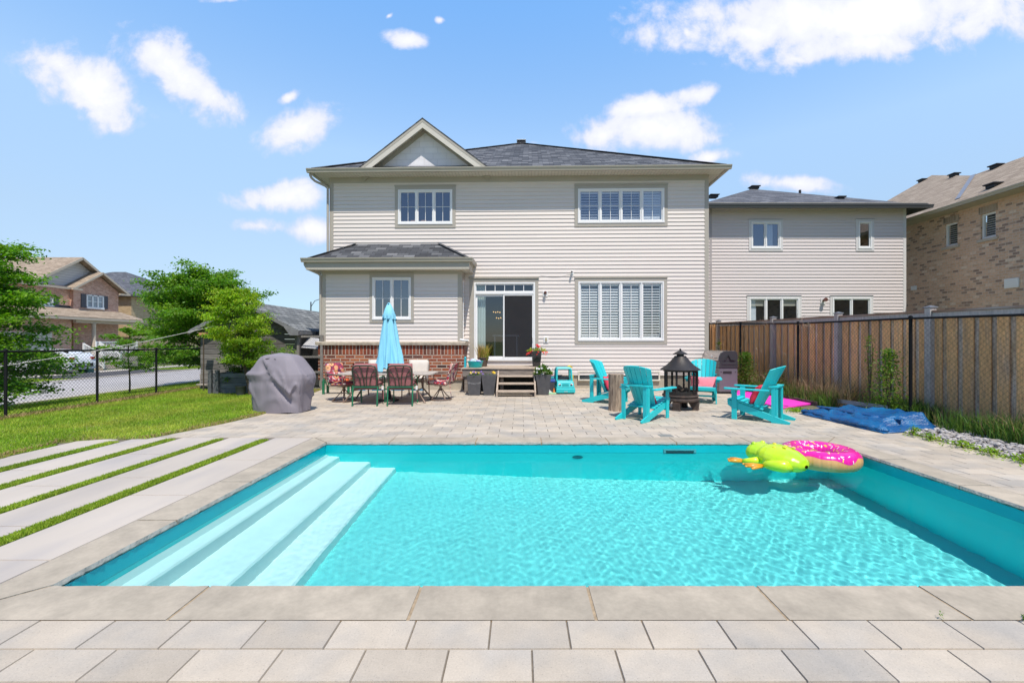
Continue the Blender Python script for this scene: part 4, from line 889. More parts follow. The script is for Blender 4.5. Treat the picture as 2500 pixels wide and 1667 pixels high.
g0 = bl(2212,536); mb = MB(); gutter(mb, (-ov,.75,zg),(-ov,-15,zg),(-1,0,0)); mb.box(-ov,.0,-15,.75,zg-.13,zg-.115); mb.box(-ov,-ov+.02,-15,.75,zg-.12,zg); mb.build('gutter', M('gutter_tan', (.43,.38,.29), rough=.45, var=.05), bh)
p2, p3, p4, pv, pw = bp(2160,494), bp(2275,428), bp(2316,503), bp(2373.5,429), bp(2336,487)
e1 = Vector((-ov,.75,zg)); e2 = Vector((-ov,-15,zg)); pr1 = bp(2520,375); p4.x = max(p4.x,-ov)
rfb = roof_piece(bh, [[e1,p4,p3,p2]], ROOFT)
p4b = p4; pw2 = pw
roof_piece(bh, [[p4,pw,pv,p3]], ROOFT, name='cross_roof')
roof_piece(bh, [[p4,Vector((-ov,p4.y,zg)),e2,Vector((-ov+8,-15,zg+rs*8)),pr1,pv,pw]], ROOFT, name='near_roof')
m_ = MB(); nrm = Vector((-rs,0,1)).normalized(); m_.prism([pv+nrm*.012+Vector((0,-.16,0)),pw+nrm*.012+Vector((0,-.12,0)),pw+nrm*.012+Vector((0,.06,0)),pv+nrm*.012+Vector((0,.06,0))], nrm*0, nrm*.012); m_.build('valley_flashing', M('flashing_grey', (.20,.21,.24), rough=.5), rfb)
for px, py in ((1700+1620/2.94,380+180/2.94),(1700+1850/2.94,380+142/2.94),(1700+2150/2.94,380+82/2.94),(1700+2130/2.94,380+220/2.94)):
    q = bp(px,py+2); rvent(rfb, q.x, q.y, q.z+.02, .24, .10)
# ============================================================ wooden boundary fence and black chain link in front of it
fs = -.068
FX = lambda y, o=0: 6.92-.068*(y-10.93)+o
wf = thing('wooden_fence', 'tall weathered wooden board fence with capped posts along the east side', 'fence', (0,0,0))
WOODG = M('fence_board_weathered', (.56,.46,.37), rough=.9, var=.35, vs=7, stretch=(6,6,.8), bump=.5, bs=30, island=.25, col2=(.52,.36,.21), c2amt=.45, c2scale=1.6)
WOODO = M('fence_board_stained', (.80,.46,.20), rough=.85, var=.32, vs=7, stretch=(6,6,.8), bump=.5, bs=30, island=.2, col2=(.52,.36,.23), c2amt=.38, c2scale=1.4)
POSTM = M('fence_post_grey', (.46,.43,.40), rough=.9, var=.25, vs=7, stretch=(5,5,.8), bump=.4, bs=25)
ftop = lambda y: 1.95+.012*(y-8)
wood = random.Random(11); back, front = MB(), MB(); y = -2.0; k = 0
while y < 17.5:
    w = wood.uniform(.135,.145); o = .40
    x = FX(y,o)
    m_ = front if k % 2 else back; off = -.022 if k % 2 else 0
    b_ = .02 if k % 2 else 0
    m_.box(x+off-.009,x+off+.009,y-b_,y+w+b_*1.0,-.02,ftop(y)+wood.uniform(-.004,.004)); y += w-.022 if False else w-.012; k += 1
back.build('boards_recessed', WOODG, wf); front.build('boards', WOODO, wf)
posts = [15.45,12.45,10.12,8.0,5.75,3.4,1.0,-1.4]
for yp in posts:
    x = FX(yp,.40); z = ftop(yp)+.10; m_ = MB(); m_.box(x-.10,x+.02,yp-.06,yp+.06,-.05,z); po = m_.build('post', POSTM, wf, bevel=.004, seg=1)
    m_ = MB(); m_.box(x-.115,x+.035,yp-.075,yp+.075,z,z+.018); m_.add([(x-.115,yp-.075,z+.018),(x+.035,yp-.075,z+.018),(x+.035,yp+.075,z+.018),(x-.115,yp+.075,z+.018),(x-.04,yp,z+.045)],[(0,1,4),(1,2,4),(2,3,4),(3,0,4)]); m_.build('post_cap', M('cap_slate', (.16,.17,.19), rough=.5), po)
ps = sorted(posts)
m_ = MB(); m2 = MB()
for a, b in zip(ps[:-1], ps[1:]):
    a += .062; b -= .062
    m_.beam((FX(a,.385),a,ftop(a)+.035),(FX(b,.385),b,ftop(b)+.035),.14,.035); m2.beam((FX(a,.352),a,ftop(a)-.035),(FX(b,.352),b,ftop(b)-.035),.03,.09)
m_.build('cap_rail', M('cedar_brown', (.33,.20,.13), rough=.8, var=.25, vs=6, stretch=(4,.6,4), col2=(.38,.33,.29), c2amt=.4), wf); m2.build('top_rail', POSTM, wf)
BLK = M('black_vinyl', (.012,.013,.014), rough=.75, spec=.2, var=.1)
def chain_mesh(mb, A, B, z0, z1, s=.062, r=.0017):
    """diagonal wires of a chain link panel from A to B (xy), z0/z1 functions of t"""
    A, B = Vector((*A,0)), Vector((*B,0)); L = (B-A).length; d = (B-A)/L; up = Vector((0,0,1)); Hh = z1(0)-z0(0); nrm = d.cross(up)
    n = int((L+Hh)/(s*1.414))+1; vs = []; st = s*1.414
    for sg in (1,-1):
        for k in range(n+1):
            q = k*st-(Hh if sg > 0 else 0); 
            a0, b0 = (q, 0), (q+Hh, Hh)
            if sg < 0: a0, b0 = (q, 0), (q-Hh, Hh)
            pts = []
            (xa, za), (xb, zb) = a0, b0
            def clip(xa, za, xb, zb):
                if xa == xb: return None
                t0, t1 = 0., 1.
                for lim, sgn in ((0,1),(L,-1)):
                    fa, fb = (xa-lim)*sgn, (xb-lim)*sgn
                    if fa < 0 and fb < 0: return None
                    if fa < 0: t0 = max(t0, fa/(fa-fb))
                    elif fb < 0: t1 = min(t1, fa/(fa-fb))
                return (t0, t1) if t1-t0 > .01 else None
            c = clip(xa,za,xb,zb)
            if not c: continue
            t0, t1 = c; P0 = (xa+(xb-xa)*t0, za+(zb-za)*t0); P1 = (xa+(xb-xa)*t1, za+(zb-za)*t1)
            def W_(p): t = p[0]/L; return A+d*p[0]+up*(z0(t)+(z1(t)-z0(t))*p[1]/Hh)+nrm*(.002*sg)
            mb.tube([W_(P0), W_(P1)], r, 3, cap=False)
def chain_fence(name, label, pts, hts, z0, mesh_s, wire=.0017, postr=.028, lastrail=True):
    f = thing(name, label, 'fence', (0,0,0)); m_ = MB()
    for i in range(len(pts)-1):
        a, b = pts[i], pts[i+1]; ha, hb = hts[i], hts[i+1]
        chain_mesh(m_, a, b, lambda t, z0=z0: z0+.02, lambda t, ha=ha, hb=hb: ha+(hb-ha)*t-.01, mesh_s, wire)
    m_.build('chain_mesh', BLK, f)
    r = MB(); r.tube([(p[0],p[1],h) for p, h in zip(pts, hts)], .020, 8); r.build('top_rail', BLK, f, smooth=60)
    r = MB(); r.tube([(p[0],p[1],z0+.05) for p in pts], .004, 5); r.build('tension_wire', BLK, f)
    for p, h in zip(pts, hts):
        q = MB(); q.tube([(p[0],p[1],z0-.05),(p[0],p[1],h+.01)], postr, 12); q.lathe([(postr+.004,0),(postr+.006,.03),(.0,.055)], 12, (p[0],p[1],h+.008), cap=False); q.build('post', BLK, f, smooth=50)
    return f
ry_ = [15.4, 13.45, 10.93, 8.0, 5.1, 2.2, -.7]; rh = [2.05, 1.98, 1.885, 1.86, 1.80, 1.78, 1.78]
chain_fence('chain_link_fence', 'tall black chain link fence directly in front of the wooden boards', [(FX(y),y) for y in ry_], rh, .0, .062, .0016)
lp_ = [(-9.55,2.5),(-9.6,5.3),(-9.6,8.17),(-9.66,10.0),(-10.0,12.03),(-10.26,14.15),(-10.55,16.3)]
chain_fence('chain_link_fence', 'low black chain link fence between the lawn and the street', lp_, [1.27,1.26,1.25,1.235,1.215,1.21,1.20], .0, .056, .0026, .024)
# ============================================================ street in the west
ASP = M('asphalt_pale', (.42,.395,.38), rough=.95, var=.10, vs=.8, bump=.3, bs=60, col2=(.38,.36,.35), c2amt=.4, c2scale=.3)
KERB = M('kerb_concrete', (.50,.45,.38), rough=.9, var=.12, vs=4)
DRV = M('driveway_asphalt', (.075,.072,.078), rough=.95, var=.12, vs=2)
mb = MB(); mb.box(-23.1,-16.1,-30,120,-.70,-.585); tag(mb.build('road', ASP), kind='structure')
mb = MB(); mb.box(-16.1,-15.85,-30,120,-.72,-.52); mb.box(-23.35,-23.1,-30,120,-.72,-.53); tag(mb.build('kerb', KERB), kind='structure')
mb = MB(); mb.box(-27.7,-26.4,-30,120,-.60,-.515); tag(mb.build('sidewalk', M('walk_concrete', (.50,.45,.385), rough=.9, var=.1, vs=2)), kind='structure')
gdw = MB(); gdw.box(-33.5,-27.7,23.9,29.6,-.6,-.520); gdw.box(-26.4,-23.36,23.3,30.2,-.6,-.522)
gdw.box(-33.5,-27.7,38.0,43.5,-.6,-.520); gdw.box(-26.4,-23.36,37.5,44,-.6,-.522); gdw.box(-33.5,-27.7,14,19.5,-.6,-.520); gdw.box(-26.4,-23.36,13.5,20,-.6,-.522)
tag(gdw.build('driveway', DRV), kind='structure')
tag(blades('verge_grass', [(-26.3,12),(-26.3,60),(-23.4,60),(-23.4,12)], 26000, (.05,.10), .05, GRASSM, z=-.61, lean=.8, seed=31), 'grass verge between the far kerb and the sidewalk', 'grass', None, 'stuff')
zf = lambda x, y: np.where(x > -15.6, -.03-.57*np.clip((-10.1-x)/5.5, 0, 1)**.8, -.6)
tag(blades('bank_grass', [(-15.8,5),(-15.8,40),(-10.5,40),(-10.25,14),(-9.75,10),(-9.65,5)], 80000, (.05,.12), .02, GRASSM, lean=.8, seed=32, zf=zf), 'longer grass sloping down from the chain link fence to the road', 'grass', None, 'stuff')
# ============================================================ brick house over the road, its front facing east
def wl(px, py, X): Y = X*F/(px-CX); return Y, H-(py-CY)/F*Y
BR_PK = BRICK('brick_pink', .24,.085,.010, [(0,(.42,.20,.14)),(.5,(.56,.29,.21)),(1,(.64,.38,.28))], (.62,.48,.38), bump=.4, var=.2, vs=9)
wh = thing('brick_house', 'pink brick house with tan roof, porch and white railings over the road', 'house', (-32.6,33,-.6), 0)
wh_m = Matrix.Translation((32.6,-33,.6))                  # world -> local
def wb(): m = MB(); m.X = wh_m; return m
m = wb(); m.box(-43,-32.6,20,31.7,-.6,5.35); m.box(-43,-32.35,31.7,35.25,-.6,5.35)
m.prism([(-32.35,31.7,5.35),(-32.35,35.25,5.35),(-32.35,33.5,6.5)],(0,0,0),(-1.2,0,0)); m.box(-32.6,-31.3,20,30.55,-.6,3.15)
auto_uv(m.build('brick_wall', BR_PK, wh))
m = wb(); m.prism([(-32.9,29.3,5.4),(-32.9,35.5,5.4),(-32.9,32.4,7.45)],(0,0,0),(-.1,0,0)); auto_uv(m.build('gable_siding', BRICK('siding_lines', 9,.19,.008,[(0,(.60,.57,.54)),(1,(.62,.59,.56))],(.3,.28,.27),bump=.5,var=.03), wh))
def wroof(polys, name='roof', mat=ROOFT):
    mb = MB(); mb.X = wh_m
    for p in polys:
        p = [Vector(q) for q in p]; n = (p[1]-p[0]).cross(p[2]-p[0]).normalized()
        if n.z < 0: n = -n; p = p[::-1]
        mb.prism(p, -n*.08, n*0)
    return auto_uv(mb.build(name, mat, wh))
xf = -32.35
wroof([[(xf,28.9,5.3),(xf,32.4,7.62),(-43,32.4,7.62),(-43,28.9,5.3)],[(xf,32.4,7.62),(xf,35.9,5.3),(-43,35.9,5.3),(-43,32.4,7.62)],[(xf,19.5,5.3),(xf,29.5,5.3),(-36,29.5,7.6),(-36,23,7.6)]])
xg = -31.9
wroof([[(xg,31.3,5.25),(xg,33.5,6.68),(-34,33.5,6.68),(-34,31.3,5.25)],[(xg,33.5,6.68),(xg,35.75,5.25),(-34,35.75,5.25),(-34,33.5,6.68)]], 'gable_roof')
wroof([[(-30.75,19.5,3.12),(-30.75,36,3.12),(-32.55,35.3,3.85),(-32.55,19.5,3.85)]], 'porch_roof')
TANT = M('fascia_tan', (.50,.42,.33), rough=.6, var=.05)
m = wb(); m.box(-30.95,-30.74,19.5,36,2.92,3.08); m.box(-31.2,-30.98,30.55,35.3,2.72,2.92); m.box(-32.33,-32.1,19.5,31.3,5.12,5.26); m.box(-31.98,-31.86,31.2,31.9,5.1,5.22); m.box(-32.0,-31.86,34.9,35.8,5.1,5.22)
for s_, y0 in ((1,31.3),(-1,35.75)): m.beam((xg+.01,y0,5.17),(xg+.01,33.5,6.6),.03,.14)
for s_, y0 in ((1,28.9),(-1,35.9)): m.beam((xf+.01,y0,5.22),(xf+.01,32.4,7.53),.03,.16)
m.build('fascia', TANT, wh)
m = wb(); m.box(-32.58,-32.56,19.5,35.25,3.86,3.98); m.build('flashing', BLACK, wh)
def ww(px0,px1,py0,py1,X,n,shut=False):
    y0,y1 = wl(px0,0,X)[0], wl(px1,0,X)[0]; z1 = wl((px0+px1)/2,py0,X)[1]; z0 = wl((px0+px1)/2,py1,X)[1]
    m = wb(); m.box(X,X+.08,y0,y1,z1-.08,z1); m.box(X,X+.12,y0-.05,y1+.05,z0-.08,z0+.06)
    for i in range(n+1): yy_ = y0+(y1-y0)*i/n; m.box(X,X+.08,yy_-.05,yy_+.05,z0,z1)
    m.box(X,X+.05,y0,y1,(z0+z1)/2-.02,(z0+z1)/2+.02)
    f = m.build('window', VINYL, wh); m = wb(); m.face([(X+.03,y0,z0),(X+.03,y1,z0),(X+.03,y1,z1),(X+.03,y0,z1)]); m.build('pane', M('far_glass', (.30,.33,.36), rough=.15, var=.3, vs=1.5, spec=.8), f)
    if shut:
        for a in (y0-.42, y1+.07): m = wb(); m.box(X,X+.05,a,a+.34,z0-.02,z1+.02); m.build('shutter', M('shutter_dark', (.07,.07,.085)), f)
ww(211,250,721,752,xf,3,True); ww(96,127,726,746,-32.6,3,True); ww(198,211,791,834,-32.6,1); ww(249,262,793,830,-32.6,1)
m = wb(); y0 = wl(233,0,-32.6)[0]; m.box(-32.6,-32.5,y0,y0+.95,.45,2.75); m.build('front_door', M('door_slate', (.12,.12,.14)), wh)
m = wb(); m.box(-31.3,-31.22,24.2,29.2,-.5,2.0); m.build('garage_door', M('garage_door_beige', (.55,.50,.42), rough=.6), wh)
m = wb(); m.box(-32.6,-30.8,30.55,35.25,-.6,.42); 
for i in range(5): m.box(-30.8+.28*i,-30.8+.28*(i+1),30.9,32.1,-.6,.42-.18*(i+1))
m.build('porch_steps', M('porch_concrete', (.45,.38,.31), rough=.9, var=.1), wh)
m = wb(); m.lathe([(.17,0),(.15,.1),(.13,.15),(.125,2.2),(.16,2.3)],12,(-31.05,wl(229,0,-31.05)[0],.42)); m.build('porch_column', M('column_tan', (.52,.43,.33)), wh, smooth=40)
def rail(a, b):
    m = wb(); a, b = Vector(a), Vector(b); L = (b-a).length; n = int(L/.12)
    for q in (a,b): m.beam(q, q+Vector((0,0,1.0)), .09,.09,(1,0,0))
    m.beam(a+Vector((0,0,.95)), b+Vector((0,0,.95)), .06,.06); m.beam(a+Vector((0,0,.12)), b+Vector((0,0,.12)), .05,.05)
    for i in range(1,n): p = a.lerp(b,i/n); m.beam(p+Vector((0,0,.12)), p+Vector((0,0,.95)), .03,.03,(1,0,0))
    m.build('railing', VINYL, wh)
rail((-30.85,32.15,.42),(-30.85,35.2,.42)); rail((-30.75,30.85,.3),(-29.35,30.85,-.5)); rail((-30.75,32.15,.3),(-29.35,32.15,-.5)); rail((-30.9,31.9,.42),(-30.9,32.2,.42))
# second house behind the tree
h2 = thing('grey_roof_house', 'house with dark grey roof and pale siding behind the boulevard tree', 'house', (-33.5,37.8,-.6), 0)
mm = Matrix.Translation((33.5,-37.8,.6)); m = MB(); m.X = mm; m.box(-46,-33.9,37.8,49,-.6,5.35); auto_uv(m.build('siding', BRICK('siding_lines_grey', 9,.16,.008,[(0,(.50,.48,.48)),(1,(.52,.50,.50))],(.25,.24,.25),bump=.5,var=.03), h2))
m = MB(); m.X = mm; m.box(-33.9,-33.5,37.8,49,-.6,5.35); m.box(-35.6,-33.5,37.72,37.8,-.6,5.3); auto_uv(m.build('brick_wall', BRICK('brick_yellow', .24,.085,.010, [(0,(.42,.29,.14)),(1,(.58,.43,.24))], (.50,.42,.32), bump=.4), h2))
m = MB(); m.X = mm
for p in hip(-46.5,-33.0,37.3,49.5,5.40,.47):
    p = [Vector(q) for q in p]; n = (p[1]-p[0]).cross(p[2]-p[0]).normalized()
    if n.z < 0: n = -n; p = p[::-1]
    m.prism(p, -n*.1, n*0)
auto_uv(m.build('roof', ROOFN, h2))
m = MB(); m.X = mm; m.box(-46.5,-33.0,37.3,49.5,5.25,5.38); m.build('fascia', NG, h2)
m = MB(); m.X = mm; m.box(-33.5,-33.42,40.5,42.0,3.2,4.6); m.build('window', M('far_glass', (.3,.33,.36)), h2)
# parked car
CARW = M('car_paint_white', (.72,.73,.74), rough=.25, var=.0, coat=.8); CGL = M('car_glass', (.015,.018,.02), rough=.05, var=0); TYRE = M('tyre', (.02,.02,.022), rough=.9)
car = thing('parked_car', 'white hatchback parked on the driveway of the pink brick house', 'car', (-28.6,26.5,-.52), R(180))
prof = [(-2.2,.32),(-2.22,.75),(-1.9,.88),(-1.05,.97),(-.35,1.42),(.25,1.50),(1.2,1.47),(1.85,1.25),(2.12,.92),(2.2,.55),(2.15,.28)]
m = MB(); pts_ = [(-x,0,z) for x,z in prof]
def carsec(u, v):
    i = min(len(prof)-1, int(round(u*(len(prof)-1)))); x, z = prof[i]; t = v*2-1; wz = .86-.16*max(0,(z-.9)/.6); return (-x, wz*math.copysign(min(1,abs(t)*1.0), t), z-(.05*t*t*(1 if z > .9 else .3)))
m.grid(carsec, len(prof)-1, 8)
for s_ in (-1,1):
    side = [(-x, s_*(.86-.16*max(0,(z-.9)/.6)), z-(.05 if z > .9 else .015)) for x,z in prof]; m.face(side if s_ > 0 else side[::-1])
m.box(-2.15,2.15,-.84,.84,.25,.34)
m.build('body', CARW, car, smooth=35, bevel=.02)
for nm_, q in (('rear_window', [(-1.26,1.44),(-1.86,1.19)]),('windscreen', [(1.0,1.01),(.42,1.36)])):
    m = MB(); (xa,za),(xb,zb) = q; m.face([(xa,-.6,za+.02),(xa,.6,za+.02),(xb,.62,zb+.03),(xb,-.62,zb+.03)]); m.build(nm_, CGL, car)
for s_ in (-1,1):
    m = MB(); m.face([(.85,s_*.835,1.0),(.35,s_*.765,1.34),(-1.15,s_*.765,1.38),(-1.65,s_*.82,1.08)]); m.build('side_window', CGL, car)
for x_ in (1.35,-1.35):
    for s_ in (-1,1):
        m = MB(); m.X = Matrix.Translation((x_,s_*.80,.32))@Matrix.Rotation(R(90),4,'X'); m.lathe([(.24,-.1),(.32,-.08),(.32,.08),(.24,.1)],20); w_ = m.build('wheel', TYRE, car, smooth=40); m = MB(); m.X = Matrix.Translation((x_,s_*.80,.32))@Matrix.Rotation(R(90),4,'X'); m.lathe([(.2,-.105),(.2,.105)],14); m.build('rim', M('rim_silver', (.5,.5,.52), rough=.3, metal=.8), w_)
m = MB(); m.box(-2.235,-2.2,-.55,.55,.42,.62); m.build('rear_bumper_insert', CGL, car); m = MB(); m.box(-2.25,-2.236,-.16,.16,.48,.58); m.build('number_plate', M('plate_pale', (.6,.65,.72)), car)
for s_ in (-1,1): m = MB(); m.box(-2.17,-2.05,s_*.62-.1,s_*.62+.1,.86,1.0); m.build('tail_light', M('tail_red', (.4,.02,.02), rough=.2), car)
ub = G(211,909,-.52); m = MB(); m.box(-.27,.27,-.22,.22,0,.42); m.box(-.29,.29,-.24,.24,.42,.47); o = m.build('utility_box', M('utility_green', (.03,.14,.11), rough=.5, var=.1), None, bevel=.015); o.location = (ub.x,ub.y,-.52); tag(o, 'low green utility box on the verge beyond the road', 'utility box')
# street lamp
sl = P(759,760,62); slz = H-(737-CY)/F*62; o = thing('street_lamp', 'dark curved-arm street lamp rising behind the shed roof', 'street lamp', (sl.x,62,-.6))
m = MB(); m.tube([(0,0,0),(0,0,slz+.6)],[.11,.08],10); m.build('pole', BLACK, o); m = MB(); ex = (P(787,0,62).x-sl.x); m.tube([(0,0,slz-.1),(ex*.35,0,slz+.75),(ex*.8,0,slz+1.0),(ex,0,slz+.85)],.045,8); m.build('arm', BLACK, o); m = MB(); m.sphere((ex,0,slz+.75),(.28,.16,.12)); m.build('lamp_head', BLACK, o)
# ============================================================ trees
BARK = M('bark_brown', (.10,.075,.05), rough=.95, var=.3, vs=12, bump=.7, bs=40, stretch=(3,3,.7))
def LEAF(name, c, hue=.02, isl=.35, trans=.4): return M(name, c, rough=.5, var=.22, vs=.9, island=isl, hue=hue, trans=trans, spec=.35, col2=tuple(min(1, t*k) for t, k in zip(c, (1.55,1.25,1.2))), c2amt=.45, c2scale=1.3)
def tree(name, label, base, Ht, z0, rad, limbs, twigs, lpt, leaf, mat, seed=1, cat='tree', group=None, r0=.07, env=None, rise=.25, flat=.55, sig=.10, lean=(0,0), stems=1, off=(0,0), aspect=.5, droop=.2):
    g = random.Random(seed); t = thing(name, label, cat, base, 0, group); tr = MB(); cen = []
    env = env or (lambda u: math.sin(math.pi*min(1,(u*.86+.14)))**.7)
    for s in range(stems):
        a0 = g.uniform(0,6.28); sx_ = (math.cos(a0)*rad*.25, math.sin(a0)*rad*.25) if stems > 1 else (0,0)
        def axis(u): return Vector((lean[0]*u*u+sx_[0]*u+off[0]*u+.02*rad*math.sin(u*7+s), lean[1]*u*u+sx_[1]*u+off[1]*u+.02*rad*math.cos(u*6+s), Ht*u))
        n = 9; tr.tube([axis(i/n*.97) for i in range(n+1)], [r0*(1-.88*i/n) for i in range(n+1)], 8)
        for i in range(limbs):
            u = z0/Ht+(1-z0/Ht)*(i+g.random()*.8)/limbs*.97; az = i*2.399+g.uniform(-.4,.4)+s; L = rad*env((u*Ht-z0)/(Ht-z0))*g.uniform(.7,1.12)
            st = axis(u); d = Vector((math.cos(az), math.sin(az), 0)); rs_ = rise*g.uniform(.4,1.4)+(u-.5)*.5
            pt = lambda v, st=st, d=d, L=L, rs_=rs_, az=az: st+d*L*v+Vector((0,0,L*(rs_*v-.22*v*v)))+Vector((math.sin(az*3+v*4),math.cos(az*2+v*5),0))*L*.05*v
            tr.tube([pt(v/4) for v in range(5)], [r0*.32*(1-u*.5)*(1-.8*v/4) for v in range(5)], 5)
            for k in range(twigs):
                v = .2+.85*(k+g.random())/twigs; p0 = pt(min(v,1)); az2 = az+g.choice((-1,1))*g.uniform(.4,1.3); tl = L*.38*g.uniform(.5,1.2)*(1.15-v*.5)+rad*.06
                d2 = Vector((math.cos(az2),math.sin(az2),g.uniform(-.15,.35))); p1 = p0+d2*tl
                if k % 2 == 0: tr.tube([p0,p1],[r0*.09,r0*.03],3,cap=False)
                for q in range(lpt):
                    w = g.random(); c = p0.lerp(p1,w); s_ = sig*rad*.5
                    cen.append((c.x+g.gauss(0,s_), c.y+g.gauss(0,s_), c.z+g.gauss(0,s_*.45)))
    tr.build('trunk', BARK, t, smooth=60); leafmesh('crown', cen, leaf, mat, t, seed, droop, aspect, flat); return t
LF_A = LEAF('leaf_maple', (.115,.255,.018)); LF_B = LEAF('leaf_lime', (.21,.35,.02), .03); LF_C = LEAF('leaf_deep', (.08,.17,.015)); LF_D = LEAF('leaf_weed', (.13,.23,.03), .03)
tree('leafy_tree', 'big leafy tree beside the road, right of the pink brick house', (-14.0,19.3,-.5), 4.5, .7, 1.95, 66, 12, 84, .11, LF_A, 3, r0=.12, flat=.3, sig=.17, aspect=.6, rise=.7, env=lambda u: .35+.75*math.sin(math.pi*min(1,u*.75+.2)))
tree('leafy_tree', 'layered leafy tree at the left edge, reaching over the low fence', (-14.15,11.0,-.35), 4.2, .45, 1.8, 54, 12, 84, .092, LF_A, 8, r0=.09, flat=.55, sig=.15, aspect=.6, rise=.2, env=lambda u: .55+.5*math.sin(math.pi*min(1,u*.9+.25)))
tree('young_tree', 'small sapling with a thin trunk on the bank by the road', (-13.4,15.0,-.30), 2.15, .75, .95, 16, 8, 26, .11, LF_A, 5, r0=.028, flat=.7, sig=.14)
tree('slender_tree', 'slender yellow-green tree in front of the dark shed', (-7.17,11.6,.0), 2.78, .75, .72, 36, 10, 34, .058, LF_B, 12, r0=.035, flat=.3, sig=.16, stems=2, off=(-.42,.0), rise=.8, droop=.5)
tree('slender_tree', 'leafy shrub growing against the shed, left of the slender tree', (-7.9,12.35,.0), 1.75, .2, .55, 18, 8, 24, .06, LF_C, 15, r0=.02, flat=.3, sig=.2, stems=2, rise=.8, droop=.4)
tree('shrub', 'small green shrub between the covered grill and the shed', (-6.35,11.3,.0), 1.22, .35, .45, 10, 5, 12, .06, LF_D, 18, r0=.014, flat=.3, sig=.2, stems=2, rise=.9, cat='shrub')
# far greenery at the horizon, seen between the houses
# ============================================================ shed
SHW = M('shed_plank', (.17,.158,.145), rough=.9, var=.4, vs=5, stretch=(.7,3,6), bump=.5, bs=25, island=.3, col2=(.17,.15,.13), c2amt=.4, c2scale=1.5)
YS = 13.1; shx = P(608.5,0,YS).x; shed = thing('garden_shed', 'dark weathered plank shed with grey shingle roof left of the house', 'shed', (shx,YS,0))
rz_ = P(0,741,YS).z; ez_ = P(0,806,YS).z; hw_ = 1.44; slp = (rz_-ez_)/(hw_+.06)
m = MB(); z = 0.0; 
while z < rz_-.05:
    z1 = min(z+.145, rz_-.03); zm = z+.07; lim = hw_ if zm < ez_-.0 else max(.03, hw_-(zm-ez_)/slp)
    m.box(-lim, lim, -.02-.004*wood.random(), 0, z+.006, z1); z += .15
m.box(-.02+hw_,hw_,0.01,4.6,0,ez_); m.box(-hw_,-hw_+.02,0.01,4.6,0,ez_); m.build('plank_wall', SHW, shed)
m = MB(); m.box(hw_-.05,hw_+.05,-.06,.04,0,ez_+.03); m.build('corner_post', M('post_weathered', (.22,.20,.18), rough=.9, var=.3, vs=8, stretch=(4,4,.8)), shed)
ex_ = hw_+.17; ezz = rz_-slp*ex_
roof_piece(shed, [[(-ex_,-.28,ezz+.05),(0,-.28,rz_+.05),(0,5.4,rz_+.05),(-ex_,5.4,ezz+.05)],[(0,-.28,rz_+.05),(ex_,-.28,ezz+.05),(ex_,5.4,ezz+.05),(0,5.4,rz_+.05)]], ROOFG, .03)
m = MB(); m.beam((0,-.27,rz_-.02),(ex_,-.27,ezz-.02),.03,.09); m.beam((0,-.27,rz_-.02),(-ex_,-.27,ezz-.02),.03,.09); m.box(ex_-.02,ex_+.01,-.26,5.3,ezz-.07,ezz+.03)
m.prism([(ex_,-.27,ezz+.02),(ex_,-.27,ezz-.10),(ex_-.24,-.27,ezz-.10),(ex_-.42,-.27,ezz+.14)],(0,-.02,0),(0,.25,0)); m.build('barge_board', M('barge_grey', (.20,.20,.205), rough=.85, var=.2), shed)
# wire run between shed and house
run_ = thing('chicken_run', 'wire mesh run with wooden frame between the shed and the house', 'animal run', (P(755,0,13.0).x,13.0,0)); r0x = P(729,0,13).x-run_.location.x; r1x = P(786,0,13).x-run_.location.x
m = MB(); 
for x_ in (r0x, r1x): m.box(x_-.035,x_+.035,-.04,.04,0,1.62)
for z_ in (P(0,871,13).z, P(0,908,13).z, 1.58, .04): m.box(r0x+.036,r1x-.036,-.02,.02,z_-.03,z_+.03)
m.build('frame', MATS['post_weathered'], run_)
m = MB(); A_, B_ = (r0x,-.025),(r1x,-.025); chain_mesh(m, A_, B_, lambda t: .05, lambda t: 1.55, .05, .0014); m.build('wire_mesh', M('wire_dark', (.05,.05,.05)), run_)
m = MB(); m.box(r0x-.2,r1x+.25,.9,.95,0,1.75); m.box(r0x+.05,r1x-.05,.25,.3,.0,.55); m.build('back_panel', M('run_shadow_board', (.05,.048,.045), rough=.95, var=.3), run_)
m = MB(); m.add([(r0x+.05,.05,1.25),(r1x-.05,.05,1.2),(r1x-.1,.6,1.5),(r0x,.6,1.56)],[(0,1,2,3)]); m.build('tarp', M('tarp_grey', (.42,.42,.43), rough=.6, var=.2), run_, solid=.005)
# planter box, bucket, old chair, plank
b = G(570,962,0); o = thing('planter_box', 'weathered grey plank box at the foot of the shed', 'planter box', (b.x,b.y,0)); w_ = .62
m = MB()
for i in range(4): m.box(-w_,w_,-.02,.0,.02+i*.14,.02+i*.14+.13); m.box(-w_,w_,.6,.62,.02+i*.14,.02+i*.14+.13)
m.box(-w_,-w_+.02,0.001,.6,0,.56); m.box(w_-.02,w_,0.001,.6,0,.56); m.build('boards', M('box_plank', (.115,.125,.13), rough=.9, var=.3, vs=6, island=.2, stretch=(.8,2,5)), o)
m = MB()
for x_ in (-w_+.03, -w_+.22): m.box(x_-.045,x_+.045,-.09,-.021,0,.66)
m.build('stake', M('box_post', (.10,.105,.105), rough=.9, var=.3), o)
b = G(588,966,0); m = MB(); m.lathe([(.10,0),(.125,.24),(.135,.25),(.135,.265),(.12,.26),(.11,.2)],20); o = m.build('plant_pot', M('pot_dark_green', (.045,.055,.05), rough=.6, var=.1), None, smooth=40); o.location = b; tag(o, 'dark round pot at the foot of the shed boards', 'plant pot')
